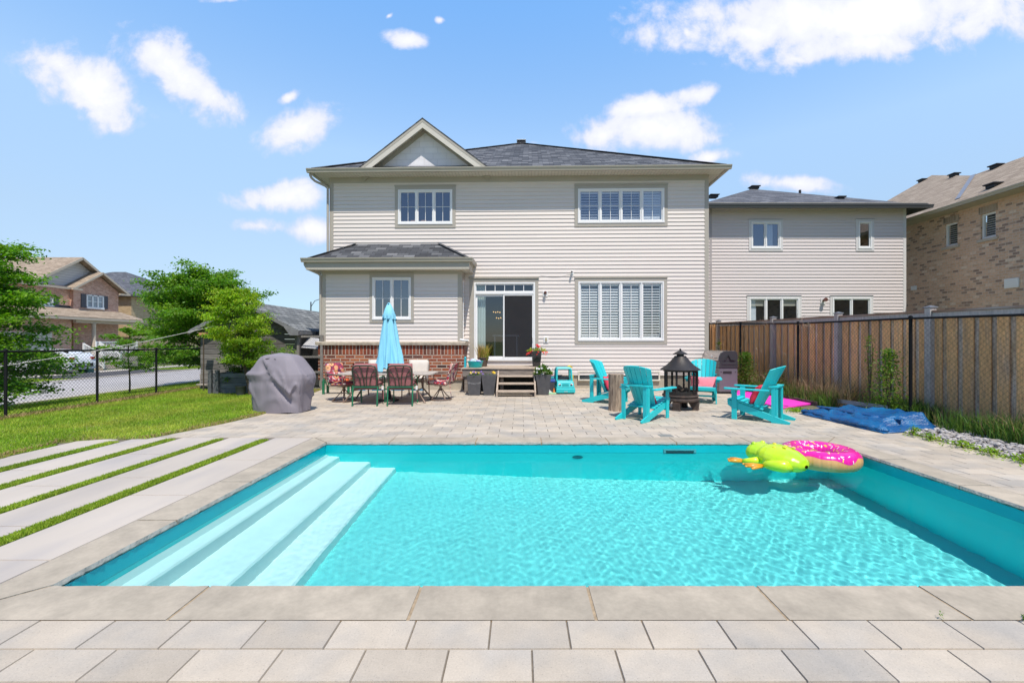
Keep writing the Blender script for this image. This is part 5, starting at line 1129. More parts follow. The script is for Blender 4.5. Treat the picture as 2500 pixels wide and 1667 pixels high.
b = G(515,948,0); o = thing('wooden_chair', 'weathered wooden chair standing by the fence, left of the shed', 'chair', (b.x,b.y,0), R(20)); WC = M('wood_silver', (.33,.29,.25), rough=.9, var=.25, vs=8, island=.15)
for x_ in (-.2,.2):
    for y_ in (-.18,.18): m = MB(); m.box(x_-.025,x_+.025,y_-.025,y_+.025,0,.42 if y_ < 0 else .86); m.build('leg', WC, o)
m = MB(); 
for i in range(4): m.box(-.24,.24,-.2+i*.1,-.11+i*.1,.42,.445)
m.build('seat', WC, o); m = MB(); m.box(-.17,.17,.165,.19,.78,.88); m.box(-.17,.17,.165,.19,.62,.70); m.build('backrest', WC, o)
a, b2 = G(484,938,.16), G(530,941,.14); m = MB(); m.beam((0,0,0), b2-a, .14,.03); o = m.build('plank', WC, None); o.location = a; tag(o, 'loose grey plank lying beside the weathered chair', 'plank')
p = P(497,815,12.6); o = thing('bird_feeder', 'small orange wooden feeder board on a stake beside the slender tree', 'bird feeder', p); m = MB(); m.box(-.10,.10,-.06,.06,-.035,.035); m.build('board', M('cedar_orange', (.50,.25,.12), rough=.7, var=.15), o); m = MB(); m.box(-.012,.012,-.012,.012,-p.z,-.035); m.build('stake', BARK, o)
# clothes line
pts = []
A_, B_ = P(-160,918,8.2), P(600,778,12.0)
for i in range(25): t = i/24; q = A_.lerp(B_,t); q.z -= .10*math.sin(math.pi*t); pts.append(q)
m = MB(); m.tube(pts,.006,6); tag(m.build('clothes_line', M('rope_white', (.6,.58,.55), rough=.8)), 'white rope line strung across the yard above the low fence', 'clothes line')
# ============================================================ adirondack chairs
TURQ = M('turquoise_plastic', (.018,.54,.57), rough=.45, var=.05, vs=3, spec=.4)
def adirondack():
    t = thing('adirondack_chair', 'x', 'chair', (0,0,0), 0, 'turquoise chairs around the fire pit')
    B0, T0 = Vector((-.08,0,.25)), Vector((-.46,0,1.02)); ax = (T0-B0); fw = Vector((ax.z,0,-ax.x)).normalized()
    n = 7; ph = R(52); m = MB()
    for i in range(n):
        a0 = -ph+2*ph*i/n+.012; a1 = -ph+2*ph*(i+1)/n-.012; K = 7; vs = []
        for k in range(K+1):
            for a in (a0, a1):
                pm = 1.0-.17*(a/ph)**2; tt = k/K*pm; r = .27+.115*tt
                base = B0+ax*tt; y = r*math.sin(a); f = r*(1-math.cos(a))*1.0
                for off in (0, -.022): vs.append(base+fw*(f-.03+off)+Vector((0,y,0)))
        fs = []
        for k in range(K): o = k*4; fs += [(o,o+2,o+6,o+4),(o+1,o+5,o+7,o+3),(o,o+4,o+5,o+1),(o+2,o+3,o+7,o+6)]
        fs += [(0,1,3,2),(K*4,K*4+2,K*4+3,K*4+1)]; m.add(vs, fs)
    m.build('backrest', TURQ, t, bevel=.004, seg=1)
    m = MB(); ns = 7
    for i in range(ns):                                       # seat slats following the dip
        u = i/(ns-1); x = .38-.50*u; z = .385-.175*u**.8+(-.03 if i == 0 else 0)
        if i == 0: m.box(x-.0,x+.022,-.285,.285,z-.055,z+.02)
        m.X = Matrix.Translation((x-.035,0,z+.02))@Matrix.Rotation(R(-15 if i else 8),4,'Y'); m.box(-.036,.036,-.285,.285,-.010,.010); m.X = None
    m.build('seat', TURQ, t, bevel=.004, seg=1)
    for s in (-1,1):
        m = MB(); y = s*.262; pl = [(.40,y,.36),(.40,y,.26),(.33,y,.21),(-.40,y,0.0),(-.60,y,0.0),(-.62,y,.04),(-.02,y,.245)]; m.prism(pl,(0,-.014,0),(0,.014,0)); m.build('side_rail', TURQ, t, bevel=.004, seg=1)
        m = MB(); m.box(.235,.325,s*.292-.014,s*.292+.014,0,.555); m.build('front_leg', TURQ, t, bevel=.004, seg=1)
        m = MB(); m.prism([(.24,s*.307,.50),(.32,s*.307,.50),(.31,s*.307,.555),(.25,s*.307,.555)],(0,0,0),(0,s*.06,0)); m.build('arm_bracket', TURQ, t)
        m = MB(); z1, z0 = .557,.585; yo = s*.345
        ol = [(.43,-.055),(.445,-.02),(.445,.03),(.42,.065),(.25,.075),(-.30,.035),(-.30,-.055)]
        m.add([(x,yo+s*y_,z) for z in (z1,z0) for x,y_ in ol],[tuple(reversed(range(7))),tuple(range(7,14))]+[(i,(i+1)%7,7+(i+1)%7,7+i) for i in range(7)]); m.build('armrest', TURQ, t, bevel=.005, seg=1)
        m = MB(); m.box(-.415,-.385,s*.225-.04,s*.225+.04,0.0,.625); m.box(-.385,-.32,s*.262-.013,s*.262+.013,.0,.625); m.build('rear_leg', TURQ, t, bevel=.004, seg=1)
    m = MB(); K = 12; top = []                                # curved shelf behind the back
    for k in range(K+1): y = -.30+.60*k/K; r = .345; top.append((-.245-.0+ -math.sqrt(max(0,r*r-y*y))*.42+.03, y))
    pl = top+[(-.43,.27),(-.43,-.27)]; N_ = len(pl); m.add([(x,y,z) for z in (.625,.648) for x,y in pl],[tuple(reversed(range(N_))),tuple(range(N_,2*N_))]+[(i,(i+1)%N_,N_+(i+1)%N_,N_+i) for i in range(N_)]); m.build('back_brace', TURQ, t)
    m = MB(); m.box(.245,.265,-.277,.277,.15,.19); m.build('stretcher', TURQ, t)
    return t
ad = adirondack()
spots = [(4.36,8.16,-.76,.65,'turquoise adirondack chair nearest the blue pool cover, seen from its side'),(2.36,8.27,.72,.69,'turquoise adirondack chair with its back to the pool, right of the stump'),
         (2.12,10.35,.86,-.50,'turquoise adirondack chair behind the wood stump, nearest the basement window'),(4.35,10.45,-.42,-.90,'turquoise adirondack chair facing the pool between fire pit and barbecue')]
chairs = []
for i, (x, y, fx_, fy_, lb) in enumerate(spots):
    rz = math.atan2(fy_, fx_)
    if i == 0: ad.location = (x,y,0); ad.rotation_euler = (0,0,rz); ad['label'] = lb; chairs.append(ad)
    else: chairs.append(dup(ad, (x,y,0), rz, lb))
REDC = M('cushion_red', (.62,.025,.06), rough=.75, var=.12, vs=8, bump=.3, bs=18); PNKC = M('cushion_pink', (.85,.22,.27), rough=.75, var=.06, vs=8, bump=.3, bs=18)
def pillow(name, mat, w, h, th, M_, label, group=None, seed=0):
    m = MB()
    for sd_ in (1,-1):
        def fn(u, v):
            x, y = u*2-1, v*2-1; e = (1-abs(x)**2.6)*(1-abs(y)**2.6); pin = 1-.10*(1-abs(x))*abs(y)**3-.0; pin2 = 1-.10*(1-abs(y))*abs(x)**3
            wr = .012*mnoise.noise(Vector((x*3+seed, y*3, sd_)))*e
            return (x*w/2*pin2, y*h/2*pin, sd_*(th/2*max(0,e)**.55+wr))
        m.grid(fn, 14, 14)
    o = m.build(name, mat, None, smooth=180, merge=True); o.matrix_world = M_; return tag(o, label, 'cushion', group)
def on_chair(ch, lx, lz, tilt, yaw=0): return Matrix.Translation(ch.location)@Matrix.Rotation(ch.rotation_euler.z,4,'Z')@Matrix.Translation((lx,0,lz))@Matrix.Rotation(R(yaw),4,'Z')@Matrix.Rotation(R(90),4,'Z')@Matrix.Rotation(R(90-tilt),4,'X')
gl2 = 'outdoor cushions on the turquoise chairs'
pillow('cushion', REDC, .42,.40,.16, on_chair(chairs[0],-.045,.46,24), 'red cushion on the chair nearest the blue pool cover', gl2, 1)
pillow('cushion', REDC, .42,.40,.16, on_chair(chairs[1],.0,.43,30,-14), 'red cushion on the chair with its back to the pool', gl2, 2)
pillow('cushion', M('cushion_crimson', (.70,.05,.10), rough=.75, var=.1, bump=.3, bs=18), .42,.40,.16, on_chair(chairs[2],-.03,.44,24), 'pinkish red cushion on the chair behind the wood stump', gl2, 3)
pillow('cushion', PNKC, .60,.36,.15, on_chair(chairs[3],-.03,.43,24), 'wide salmon pink cushion on the chair facing the pool', gl2, 4)
# ============================================================ fire pit
IRON = M('fire_pit_iron', (.028,.024,.022), rough=.5, var=.3, vs=9, bump=.3, bs=60, metal=.2, col2=(.05,.036,.028), c2amt=.35, c2scale=5); RUST = M('fire_pit_base', (.06,.045,.038), rough=.75, var=.3, vs=9, bump=.6, bs=40, col2=(.11,.07,.05), c2amt=.4, c2scale=8)
fp = thing('fire_pit', 'black iron chimney fire pit with mesh sides between the turquoise chairs', 'fire pit', (3.41,9.36,0), R(12))
m = MB(); m.lathe([(.30,.17),(.365,.18),(.385,.20),(.385,.235),(.355,.25),(.35,.27),(.375,.285),(.37,.31),(.33,.32),(.30,.32)],32); m.build('bowl_ring', RUST, fp, smooth=40)
m = MB(); m.lathe([(.0,.31),(.33,.31),(.345,.325),(.345,.35),(.33,.36),(.0,.345)],32,cap=False); m.build('fire_bowl', IRON, fp, smooth=40)
for k in range(4):
    m = MB(); a = math.pi/4+k*math.pi/2; m.X = Matrix.Rotation(a,4,'Z'); m.prism([(.38,0,.175),(.36,0,.0),(.24,0,.0),(.255,0,.03),(.20,0,.12),(.16,0,.175)],(0,-.075,0),(0,.075,0)); m.box(.235,.372,-.085,.085,0,.02); m.build('foot', RUST, fp, bevel=.006)
m = MB(); n8 = 8
for k in range(n8): a = 2*math.pi*k/n8; m.X = Matrix.Rotation(a,4,'Z'); m.box(.305,.335,-.018,.018,.35,.84)
m.X = None; m.lathe([(.31,.80),(.345,.80),(.345,.85),(.31,.85),(.31,.80)],32,cap=False); m.lathe([(.31,.36),(.34,.36),(.34,.39),(.31,.39),(.31,.36)],32,cap=False); m.build('cage_frame', IRON, fp)
fm_, nt, out = nodes('fire_mesh'); t_ = nt.nodes.new('ShaderNodeBsdfTransparent'); d_ = nt.nodes.new('ShaderNodeBsdfDiffuse'); d_.inputs[0].default_value = (.03,.028,.026,1); ms = nt.nodes.new('ShaderNodeMixShader'); ms.inputs[0].default_value = .32; lk(nt,t_.outputs[0],ms.inputs[1]); lk(nt,d_.outputs[0],ms.inputs[2]); lk(nt,ms.outputs[0],out.inputs[0])
m = MB(); m.lathe([(.318,.38),(.318,.81)],32,cap=False); m.build('mesh_screen', fm_, fp)
m = MB(); m.X = Matrix.Rotation(R(-62),4,'Z'); m.box(.335,.35,-.10,-.07,.39,.80); m.box(.335,.35,.07,.10,.39,.80); m.box(.335,.35,-.10,.10,.38,.40); m.box(.335,.35,-.10,.10,.79,.81); m.tube([(.36,.06,.55),(.385,.06,.57),(.385,.06,.64),(.36,.06,.66)],.006,6); m.build('door', IRON, fp)
m = MB(); m.lathe([(.35,.835),(.405,.835),(.41,.845),(.36,.88),(.27,.945),(.19,1.03),(.135,1.10),(.115,1.125),(.115,1.13),(.0,1.13)],40,cap=False); m.build('roof_hood', IRON, fp, smooth=50)
m = MB(); m.lathe([(.075,1.13),(.075,1.165),(.145,1.165),(.15,1.175),(.08,1.215),(.035,1.235),(.018,1.24),(.02,1.255),(.022,1.27),(.008,1.285),(.0,1.287)],28,cap=False); m.build('chimney_cap', IRON, fp, smooth=50)
m = MB(); rn = random.Random(4)
for k in range(3): a = rn.uniform(0,3); m.tube([(-.2*math.cos(a),-.2*math.sin(a),.37+k*.035),(.2*math.cos(a),.2*math.sin(a),.37+k*.045)],.035,8)
m.build('log', M('log_ash', (.22,.16,.11), rough=.9, var=.4, vs=10), fp)
# ============================================================ stump
m = MB(); m.lathe([(.158,0),(.152,.03),(.148,.2),(.150,.4),(.152,.6),(.157,.755)],72,jit=lambda a,i: 1+.05*mnoise.noise(Vector((math.cos(a)*9,math.sin(a)*9,i*.8)))+.03*math.sin(a*3),cap=False)
bark = m.build('wood_stump', M('bark_grey', (.42,.32,.23), rough=.95, var=.45, vs=26, stretch=(1,1,.12), bump=1.0, bs=34, bd=.03, col2=(.13,.09,.065), c2amt=.45, c2scale=30), None, smooth=60)
bark.location = (1.995,9.16,0); tag(bark, 'upright wood log stump with ridged bark on the patio', 'stump')
m = MB(); m.lathe([(.150,.750),(.0,.756)],72,cap=False,jit=lambda a,i: 1+.05*mnoise.noise(Vector((math.cos(a)*9,math.sin(a)*9,4)))+.03*math.sin(a*3)); m.build('cut_top', M('cut_wood', (.42,.33,.24), rough=.9, var=.25, vs=12), bark)
# ============================================================ barbecue by the corner of the house
bq = thing('barbecue', 'grey gas barbecue seen from its end beside the wooden fence', 'barbecue', (5.44,12.0,0)); GR = M('barbecue_grey', (.19,.185,.20), rough=.4, var=.06, metal=.3); GRD_ = M('barbecue_dark', (.065,.065,.07), rough=.35, metal=.3, var=.08); STL = M('stainless', (.55,.52,.50), rough=.22, metal=1, var=.05)
m = MB(); m.box(0,.50,0,1.1,.055,.70); m.build('cabinet', GR, bq, bevel=.008); m = MB(); m.box(.10,.34,-.004,.0,.55,.62); m.build('slot', BLACK, bq)
for q in (.03,.42): m = MB(); m.X = Matrix.Translation((q+.02,-.003,.60))@Matrix.Rotation(R(90),4,'X'); m.lathe([(.014,0),(.014,.004)],10); m.build('bolt', BLACK, bq)
m = MB(); m.box(.0,.50,-.012,1.11,.705,.90); m.box(.08,.45,-.02,-.012,.80,.84); m.build('firebox', GRD_, bq, bevel=.01)
def hood(y0, y1, name, mat, dx=0):
    m = MB(); pl = [(-.02,0,.905),(.0,0,1.03),(.05,0,1.12),(.13,0,1.17),(.42,0,1.175),(.48,0,1.14),(.50,0,1.05),(.50,0,.905)]; m.prism(pl,(dx,y0,0),(dx,y1,0)); return m.build(name, mat, bq, bevel=.008)
hood(-.015,.035,'hood_end',GRD_); hood(.036,1.07,'hood',STL); hood(1.071,1.11,'hood_end',GRD_)
m = MB(); m.tube([(.14,-.03,.915),(.235,-.03,1.06),(.30,-.03,.93),(.42,-.03,.93)],.014,6); m.build('hood_bracket', BLACK, bq); m = MB(); m.box(-.005,.51,.02,1.09,0,.054); m.build('plinth', BLACK, bq)
m = MB(); m.add([(-.004,.45,1.05),(.0,.50,1.0),(-.012,.45,.95),(-.0,.40,1.0)],[(0,1,2,3)]); m.X=None; o = m.build('badge', VINYL, bq, solid=.004); o.location = (-.012,0,0)
m = MB(); m.tube([(-.06,.15,.98),(-.06,.95,.98)],.014,8); m.tube([(-.06,.2,.98),(.0,.2,.99)],.008,6); m.tube([(-.06,.9,.98),(.0,.9,.99)],.008,6); m.build('handle', STL, bq)
# ============================================================ pink float board, timber edging, blue pool cover
PNK = M('foam_magenta', (.82,.045,.50), rough=.6, var=.05, bump=.2, bs=60); q1,q2,q3,q4 = G(1788,966),G(1798,955),G(1990,988),G(1906,1000)
m = MB(); cs = [q1,q2,q3,q4]; pl = []
for i in range(4):
    a,b,c = cs[i-1],cs[i],cs[(i+1)%4]
    for t in (.12,.04): pl.append(b.lerp(a,t*.9)); 
    for t in (.04,.12): pl.append(b.lerp(c,t*.9))
m.prism([Vector((p.x,p.y,.012)) for p in pl],(0,0,0),(0,0,.035)); pf = m.build('float_mat', PNK, None, bevel=.006); tag(pf, 'bright pink foam float mat lying by the fence behind the chairs', 'float mat')
h_ = G(1918,990,.05); m = MB(); m.lathe([(.055,.0),(.055,.0015)],18,(h_.x,h_.y,.047)); m.build('mat_hole', BLACK, pf)
m = MB(); m.beam((6.60,9.7,.045),(6.40,14.6,.045),.09,.10); tag(m.build('timber_edging', M('timber_dark', (.13,.10,.085), rough=.95, var=.3, vs=9)), 'dark timber edging along the foot of the black chain link fence', 'edging')
BLU = M('solar_cover_blue', (.004,.085,.26), rough=.3, var=.12, vs=3, spec=.6, col2=(.008,.17,.38), c2amt=.4, c2scale=2.5)
nt = BLU.node_tree; b_ = nt.nodes[BLU['b']]; vo = nt.nodes.new('ShaderNodeTexVoronoi'); vo.inputs['Scale'].default_value = 48; vo.inputs['Randomness'].default_value = .15; tcn = nt.nodes.new('ShaderNodeTexCoord'); lk(nt,tcn.outputs['Object'],vo.inputs['Vector']); bpn = nt.nodes.new('ShaderNodeBump'); bpn.inputs['Strength'].default_value = .9; bpn.inputs['Distance'].default_value = .012; bpn.invert = True; lk(nt,vo.outputs['Distance'],bpn.inputs['Height']); lk(nt,bpn.outputs[0],b_.inputs['Normal'])
cA, cB, cC, cD = G(1950,1010), G(2158,1059), Vector((6.84,7.10,0)), Vector((6.80,9.30,0))
def sheet(m, A,B,C,D, z, amp, seed, nx=70, ny=30, curl=.05):
    def fn(u, v):
        p = A.lerp(B,u).lerp(D.lerp(C,u),v); e = min(1,min(u,1-u)*14)*min(1,min(v,1-v)*7)
        h = z*(.15+.85*e)*(1+1.3*v*u)+amp*e*(mnoise.noise(Vector((u*5+seed,v*2.2,seed)))+.55*mnoise.noise(Vector((u*13,v*5+seed,0)))+.9*(1-abs(math.sin(u*6+v*3+seed)))**3+.5*(1-abs(math.sin(u*15-v*5+seed*2)))**5)
        j = .03*mnoise.noise(Vector((u*7,v*7,seed+5))); return (p.x+j, p.y+j, max(.006,h))
    m.grid(fn, nx, ny)
pc = thing('pool_cover', 'crumpled blue bubble pool cover folded on the patio corner', 'pool cover', (0,0,0))
m = MB(); sheet(m, cA,cB,cC,cD,.05,.018,1); m.build('lower_fold', BLU, pc, smooth=180, solid=.008)
m = MB(); sheet(m, cA.lerp(cB,.04),cA.lerp(cB,.97),cD.lerp(cC,.80),cA.lerp(cD,.62),.085,.022,4); m.build('middle_fold', BLU, pc, smooth=180, solid=.008)
m = MB(); sheet(m, cA.lerp(cB,.10).lerp(cC,.15),cA.lerp(cB,.88).lerp(cC,.12),cD.lerp(cC,.97),cD.lerp(cC,.03).lerp(cA,.06),.125,.04,9); m.build('upper_fold', BLU, pc, smooth=180, solid=.008)
m = MB(); K = 40; e1_, e2_ = cA.lerp(cD,.10), cB.lerp(cC,.10)
def roll(u, v):
    p = e1_.lerp(e2_, u); a = 2*math.pi*v; r_ = .045+.016*mnoise.noise(Vector((u*6,0,2)))+.006*math.sin(u*60); o_ = .025*math.sin(u*7)+.02*mnoise.noise(Vector((u*9,3,1))); return (p.x-.03+r_*1.7*math.cos(a)+o_, p.y+o_, .05+r_*math.sin(a)+.012*math.sin(u*11))
roll_ = roll
m.grid(lambda u, v: tuple(Vector(roll_(u,.0)).lerp(Vector(roll_(u,.5)),.5).lerp(Vector(roll_(u,v)), max(.02,min(1,min(u,1-u)*22))**.6)), 90, 14); m.build('rolled_edge', BLU, pc, smooth=180)
m = MB()
def roll2(u, v):
    p = cA.lerp(cD,.35).lerp(cB.lerp(cC,.42), u*.9+.03); a = 2*math.pi*v; r_ = .035+.02*mnoise.noise(Vector((u*5,1,7))); return (p.x+r_*2.2*math.cos(a)+.04*math.sin(u*8), p.y, .125+.05*u+r_*.9*math.sin(a))
m.grid(lambda u, v: tuple(Vector(roll2(u,.0)).lerp(Vector(roll2(u,.5)),.5).lerp(Vector(roll2(u,v)), max(.02,min(1,min(u,1-u)*14))**.6)), 90, 14); m.build('fold_ridge', BLU, pc, smooth=180)
m = MB(); m.beam(Vector((6.83,9.45,.16)), Vector((6.86,8.2,.2)), .02,.08); tag(m.build('grey_board', M('board_silver', (.36,.35,.33), rough=.8, var=.2)), 'long grey board leaning behind the blue pool cover', 'board')
# ============================================================ covered grill
GC = M('grill_cover_mauve', (.245,.222,.25), rough=.75, var=.05, vs=3, bump=.25, bs=90, bd=.003)
cg = thing('covered_grill', 'large grill under a mauve grey fabric cover at the lawn edge', 'grill', (-4.95,9.08,0), R(-14))
lv = [(0,.56,.33),(.08,.565,.335),(.22,.58,.34),(.40,.60,.35),(.56,.645,.365),(.68,.665,.37),(.76,.655,.36),(.85,.60,.34),(.95,.53,.31),(1.05,.46,.28),(1.12,.40,.245),(1.155,.33,.19),(1.172,.20,.11),(1.178,.03,.02)]
m = MB(); K = 120
def cov(u, v):
    f = v*(len(lv)-1); i = min(len(lv)-2,int(f)); t = f-i; z = lv[i][0]*(1-t)+lv[i+1][0]*t; a = lv[i][1]*(1-t)+lv[i+1][1]*t; b = lv[i][2]*(1-t)+lv[i+1][2]*t
    an = 2*math.pi*u; c, s = math.cos(an), math.sin(an); e = 2/3.2; x = a*math.copysign(abs(c)**e,c); y = b*math.copysign(abs(s)**e,s)
    fo = (.030*mnoise.noise(Vector((c*2.6,s*2.6,z*.8)))+.05*(1-abs(math.sin(an*2.5+z*4.2+1.5*mnoise.noise(Vector((c*2,s*2,z))))))**4*math.sin(min(1,z/1.0)*math.pi)+.012*mnoise.noise(Vector((c*7,s*7,z*2.2))))*min(1,(1.2-z)*2.5)
    if s < .2:
        zc = .97-1.05*max(-.06, x+.14); dd = (z-zc)/1.4; k_ = min(1, max(0, (x+.26)*7))*min(1, max(0, (.56-x)*6))
        fo += k_*(-.085*math.exp(-((dd+.055)/.05)**2)+.045*math.exp(-((dd-.035)/.04)**2))
        fo += -.035*math.exp(-((x+.10)/.035)**2)*(z < .78)*min(1,z*3)+.030*math.exp(-((z-.76)/.05)**2)*(x < -.08)-.03*math.exp(-((z-.60)/.09)**2)*(x < -.08)
    rr = 1+fo/.5; sag = -.05*math.exp(-((an-4.5)/.5)**2)*max(0,1-z*1.3) ; 
    return (x*rr, y*rr, z*(1+.0)-.03*math.sin(an*2+.6)*(z > .7)*(z-.7)+ (.012*math.sin(an*5) if z < .05 else 0)+.012)
m.grid(cov, K, 52, True); m.build('cover', GC, cg, smooth=180, merge=True)
m = MB(); m.tube([(-.16+.28*t_/8,-.26-.02*math.sin(t_),1.075+.02*math.sin(math.pi*t_/8)) for t_ in range(9)],.010,6); m.build('strap', M('strap_dark', (.10,.09,.10)), cg)
m = MB(); m.box(-.40,.40,-.16,.16,0.0,.6); m.build('cart', BLACK, cg)
# ============================================================ deck and steps
WD = M('deck_wood', (.42,.34,.265), rough=.9, var=.25, vs=7, stretch=(1,5,5), bump=.4, bs=30, island=.10); WDG = M('deck_fascia_grey', (.235,.20,.17), rough=.9, var=.4, vs=6, stretch=(.6,4,5), bump=.5, bs=25)
dk = thing('wooden_deck', 'small raised wooden deck with three open steps at the patio door', 'deck', (0,0,0)); DZ = .70; DX0, DX1, DY0, DY1 = -1.62,.60,12.2,13.42
m = MB(); y = DY0-.03
while y < DY1-.1: m.box(DX0-.03,DX1+.03,y,min(y+.135,DY1-.005),DZ-.035,DZ); y += .141
m.build('deck_boards', WD, dk, bevel=.003, seg=1)
m = MB(); m.box(DX0,DX1,DY0-.0,DY0+.04,DZ-.24,DZ-.036); m.box(DX0,DX0+.04,DY0+.041,DY1,DZ-.24,DZ-.036); m.box(DX1-.04,DX1,DY0+.041,DY1,DZ-.24,DZ-.036); m.build('fascia', WDG, dk)
for x in (DX0+.05,DX0+1.05,DX1-.14): m = MB(); m.box(x,x+.09,DY0+.05,DY0+.14,0,DZ-.036); m.build('post', WDG, dk)
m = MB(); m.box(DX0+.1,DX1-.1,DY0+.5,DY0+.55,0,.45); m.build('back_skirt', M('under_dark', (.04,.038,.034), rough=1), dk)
S0, S1 = -.635,.40
for x in (S0, S1-.04):
    m = MB(); m.prism([(x,11.33,0),(x,11.46,0),(x,12.195,.40),(x,12.195,.62),(x,12.13,.62),(x,11.33,.14)],(0,0,0),(.04,0,0)); m.build('stringer', WD, dk, bevel=.004, seg=1)
for k,(y0,z) in enumerate(((11.34,.15),(11.62,.325),(11.90,.50))):
    m = MB(); m.box(S0+.041,S1-.041,y0,y0+.135,z-.036,z); m.box(S0+.041,S1-.041,y0+.142,y0+.275,z-.036,z); m.build('tread', WD, dk, bevel=.004, seg=1)
# ============================================================ planters and flowers
PLG = M('planter_charcoal', (.085,.085,.09), rough=.6, var=.18, vs=9, bump=.15, bs=70); SOIL = M('potting_soil', (.05,.035,.025), rough=1, var=.3, vs=30)
def planter(x, y, z, wt, wb_, h, label, mat=PLG, rz=0, name='planter', group='tall charcoal planters around the deck'):
    t = thing(name, label, 'planter', (x,y,z), rz, group); m = MB(); a, b = wt/2, wb_/2; i = a-.018
    v = [(-b,-b,0),(b,-b,0),(b,b,0),(-b,b,0),(-a,-a,h),(a,-a,h),(a,a,h),(-a,a,h),(-i,-i,h),(i,-i,h),(i,i,h),(-i,i,h),(-i+.01,-i+.01,h-.05),(i-.01,-i+.01,h-.05),(i-.01,i-.01,h-.05),(-i+.01,i-.01,h-.05)]
    m.add(v,[(3,2,1,0)]+[(k,(k+1)%4,4+(k+1)%4,4+k) for k in range(4)]+[(4+k,4+(k+1)%4,8+(k+1)%4,8+k) for k in range(4)]+[(8+k,8+(k+1)%4,12+(k+1)%4,12+k) for k in range(4)]); m.build('pot', mat, t, bevel=.008)
    m = MB(); m.box(-i+.01,i-.01,-i+.01,i-.01,h-.06,h-.035); m.build('soil', SOIL, t); return t
def bush(t, n, r, h, z, leaf, mat, seed, name='foliage', sq=1.0):
    g = np.random.default_rng(seed); p = g.normal(size=(n,3)); p /= np.linalg.norm(p,axis=1)[:,None]; p *= (g.uniform(.3,1,n)**.5)[:,None]; p[:,2] = np.abs(p[:,2]); p *= np.array([r,r*sq,h]); p[:,2] += z
    return leafmesh(name, p, leaf, mat, t, seed, -.2, .6, .2)
def flowers(t, pts, r, col, nm):
    m = MB()
    for i,(x,y,z) in enumerate(pts):
        for k in range(5):
            a = k*1.2566+i; c = Vector((x,y,z)); d = Vector((math.cos(a),math.sin(a)*.5,.55*math.sin(a)+.1)); e = Vector((-math.sin(a),math.cos(a)*.5,.4)); m.face([c, c+d*r*.7+e*r*.45, c+d*r*1.15, c+d*r*.7-e*r*.45])
    return m.build('flower', M(nm, col, rough=.7, var=.05, trans=.2, trans_col=(1,1,1)), t)
FOL = LEAF('leaf_pot', (.07,.15,.02)); FOLY = LEAF('leaf_pot_lime', (.26,.33,.04), .03)
rr_ = random.Random(21); rp_ = lambda n, r, z0, z1, yy=-.5: [(rr_.uniform(-r,r), rr_.uniform(-r,r*.3), rr_.uniform(z0,z1)) for _ in range(n)]
p1 = planter(-1.235,11.80,0,.385,.30,.54,'charcoal planter with pansies and a pale scuff, left of the deck steps'); bush(p1,260,.19,.07,.50,.045,FOL,1); flowers(p1, rp_(5,.17,.57,.62), .035, (.75,.55,.02), 'petal_yellow'); flowers(p1, rp_(4,.17,.57,.63), .034, (.25,.12,.55), 'petal_violet'); flowers(p1, rp_(3,.17,.57,.63), .034, (.7,.5,.55), 'petal_rose')
m = MB(); 
for k in range(26): u = k/25; m.tube([(-.165+.33*u,-.176-.004,.32+.05*abs(u-.5)*1.3+rr_.uniform(-.012,.012)),(-.165+.33*u+.015,-.174-.004,.30+.05*abs(u-.5)+rr_.uniform(-.015,.01))],.0022,3)
m.build('scuff', M('scuff_white', (.5,.5,.5), rough=.9), p1)
p2 = planter(-.845,11.80,0,.40,.27,.55,'plain charcoal planter directly left of the deck steps'); bush(p2,60,.16,.03,.52,.04,FOL,2); flowers(p2, [(.13,-.1,.60),(.10,-.06,.61),(.135,-.05,.585)], .045, (.85,.55,.01), 'petal_orange'); flowers(p2, [(-.17,-.1,.57)], .03, (.25,.12,.55), 'petal_violet')
p3 = planter(.61,11.86,0,.42,.28,.55,'charcoal planter with white flowers, right of the deck steps'); bush(p3,520,.22,.24,.53,.075,FOL,3); flowers(p3, [(rr_.uniform(-.2,.2), rr_.uniform(-.22,0), rr_.uniform(.56,.74)) for _ in range(11)], .045, (.8,.8,.78), 'petal_white')
p4 = planter(.465,12.88,DZ,.30,.22,.46,'glossy black planter with red trailing flowers standing on the deck', M('planter_gloss', (.02,.02,.024), rough=.15, var=.2, bump=.3, bs=14, coat=.6), name='planter')
bush(p4,300,.30,.10,.44,.05,FOLY,4,sq=.6); flowers(p4, [(rr_.uniform(-.30,.32), rr_.uniform(-.22,-.05), rr_.uniform(.34,.46)) for _ in range(26)], .032, (.75,.03,.02), 'petal_red'); flowers(p4, [(.02,-.05,.60),(.0,-.06,.63),(.04,-.05,.57),(.07,-.06,.585)], .05, (.7,.01,.03), 'petal_crimson')
t = thing('tub', 'round turquoise tub full of toys on the deck', 'tub', (-1.28,12.42,DZ)); m = MB(); m.lathe([(.165,0),(.185,.03),(.215,.165),(.225,.17),(.225,.18),(.205,.18),(.18,.06),(.0,.05)],28,cap=False); m.build('basin', M('tub_turquoise', (.02,.50,.47), rough=.4, var=.03), t, smooth=40)
m = MB(); m.sphere((-.07,0,.17),(.10,.10,.085)); m.sphere((.09,.03,.16),(.07,.07,.06)); m.sphere((.0,-.06,.155),(.06,.05,.05)); 
tyb = M('toy_pale', (.45,.62,.66), rough=.4, var=.3, vs=14, col2=(.50,.28,.45), c2amt=.4, c2scale=12); m.build('toy', tyb, t, smooth=180); flowers(t, [(.14,-.16,.17),(.10,-.18,.18),(.06,-.18,.185),(.16,-.14,.15)], .03, (.25,.12,.55), 'petal_violet')
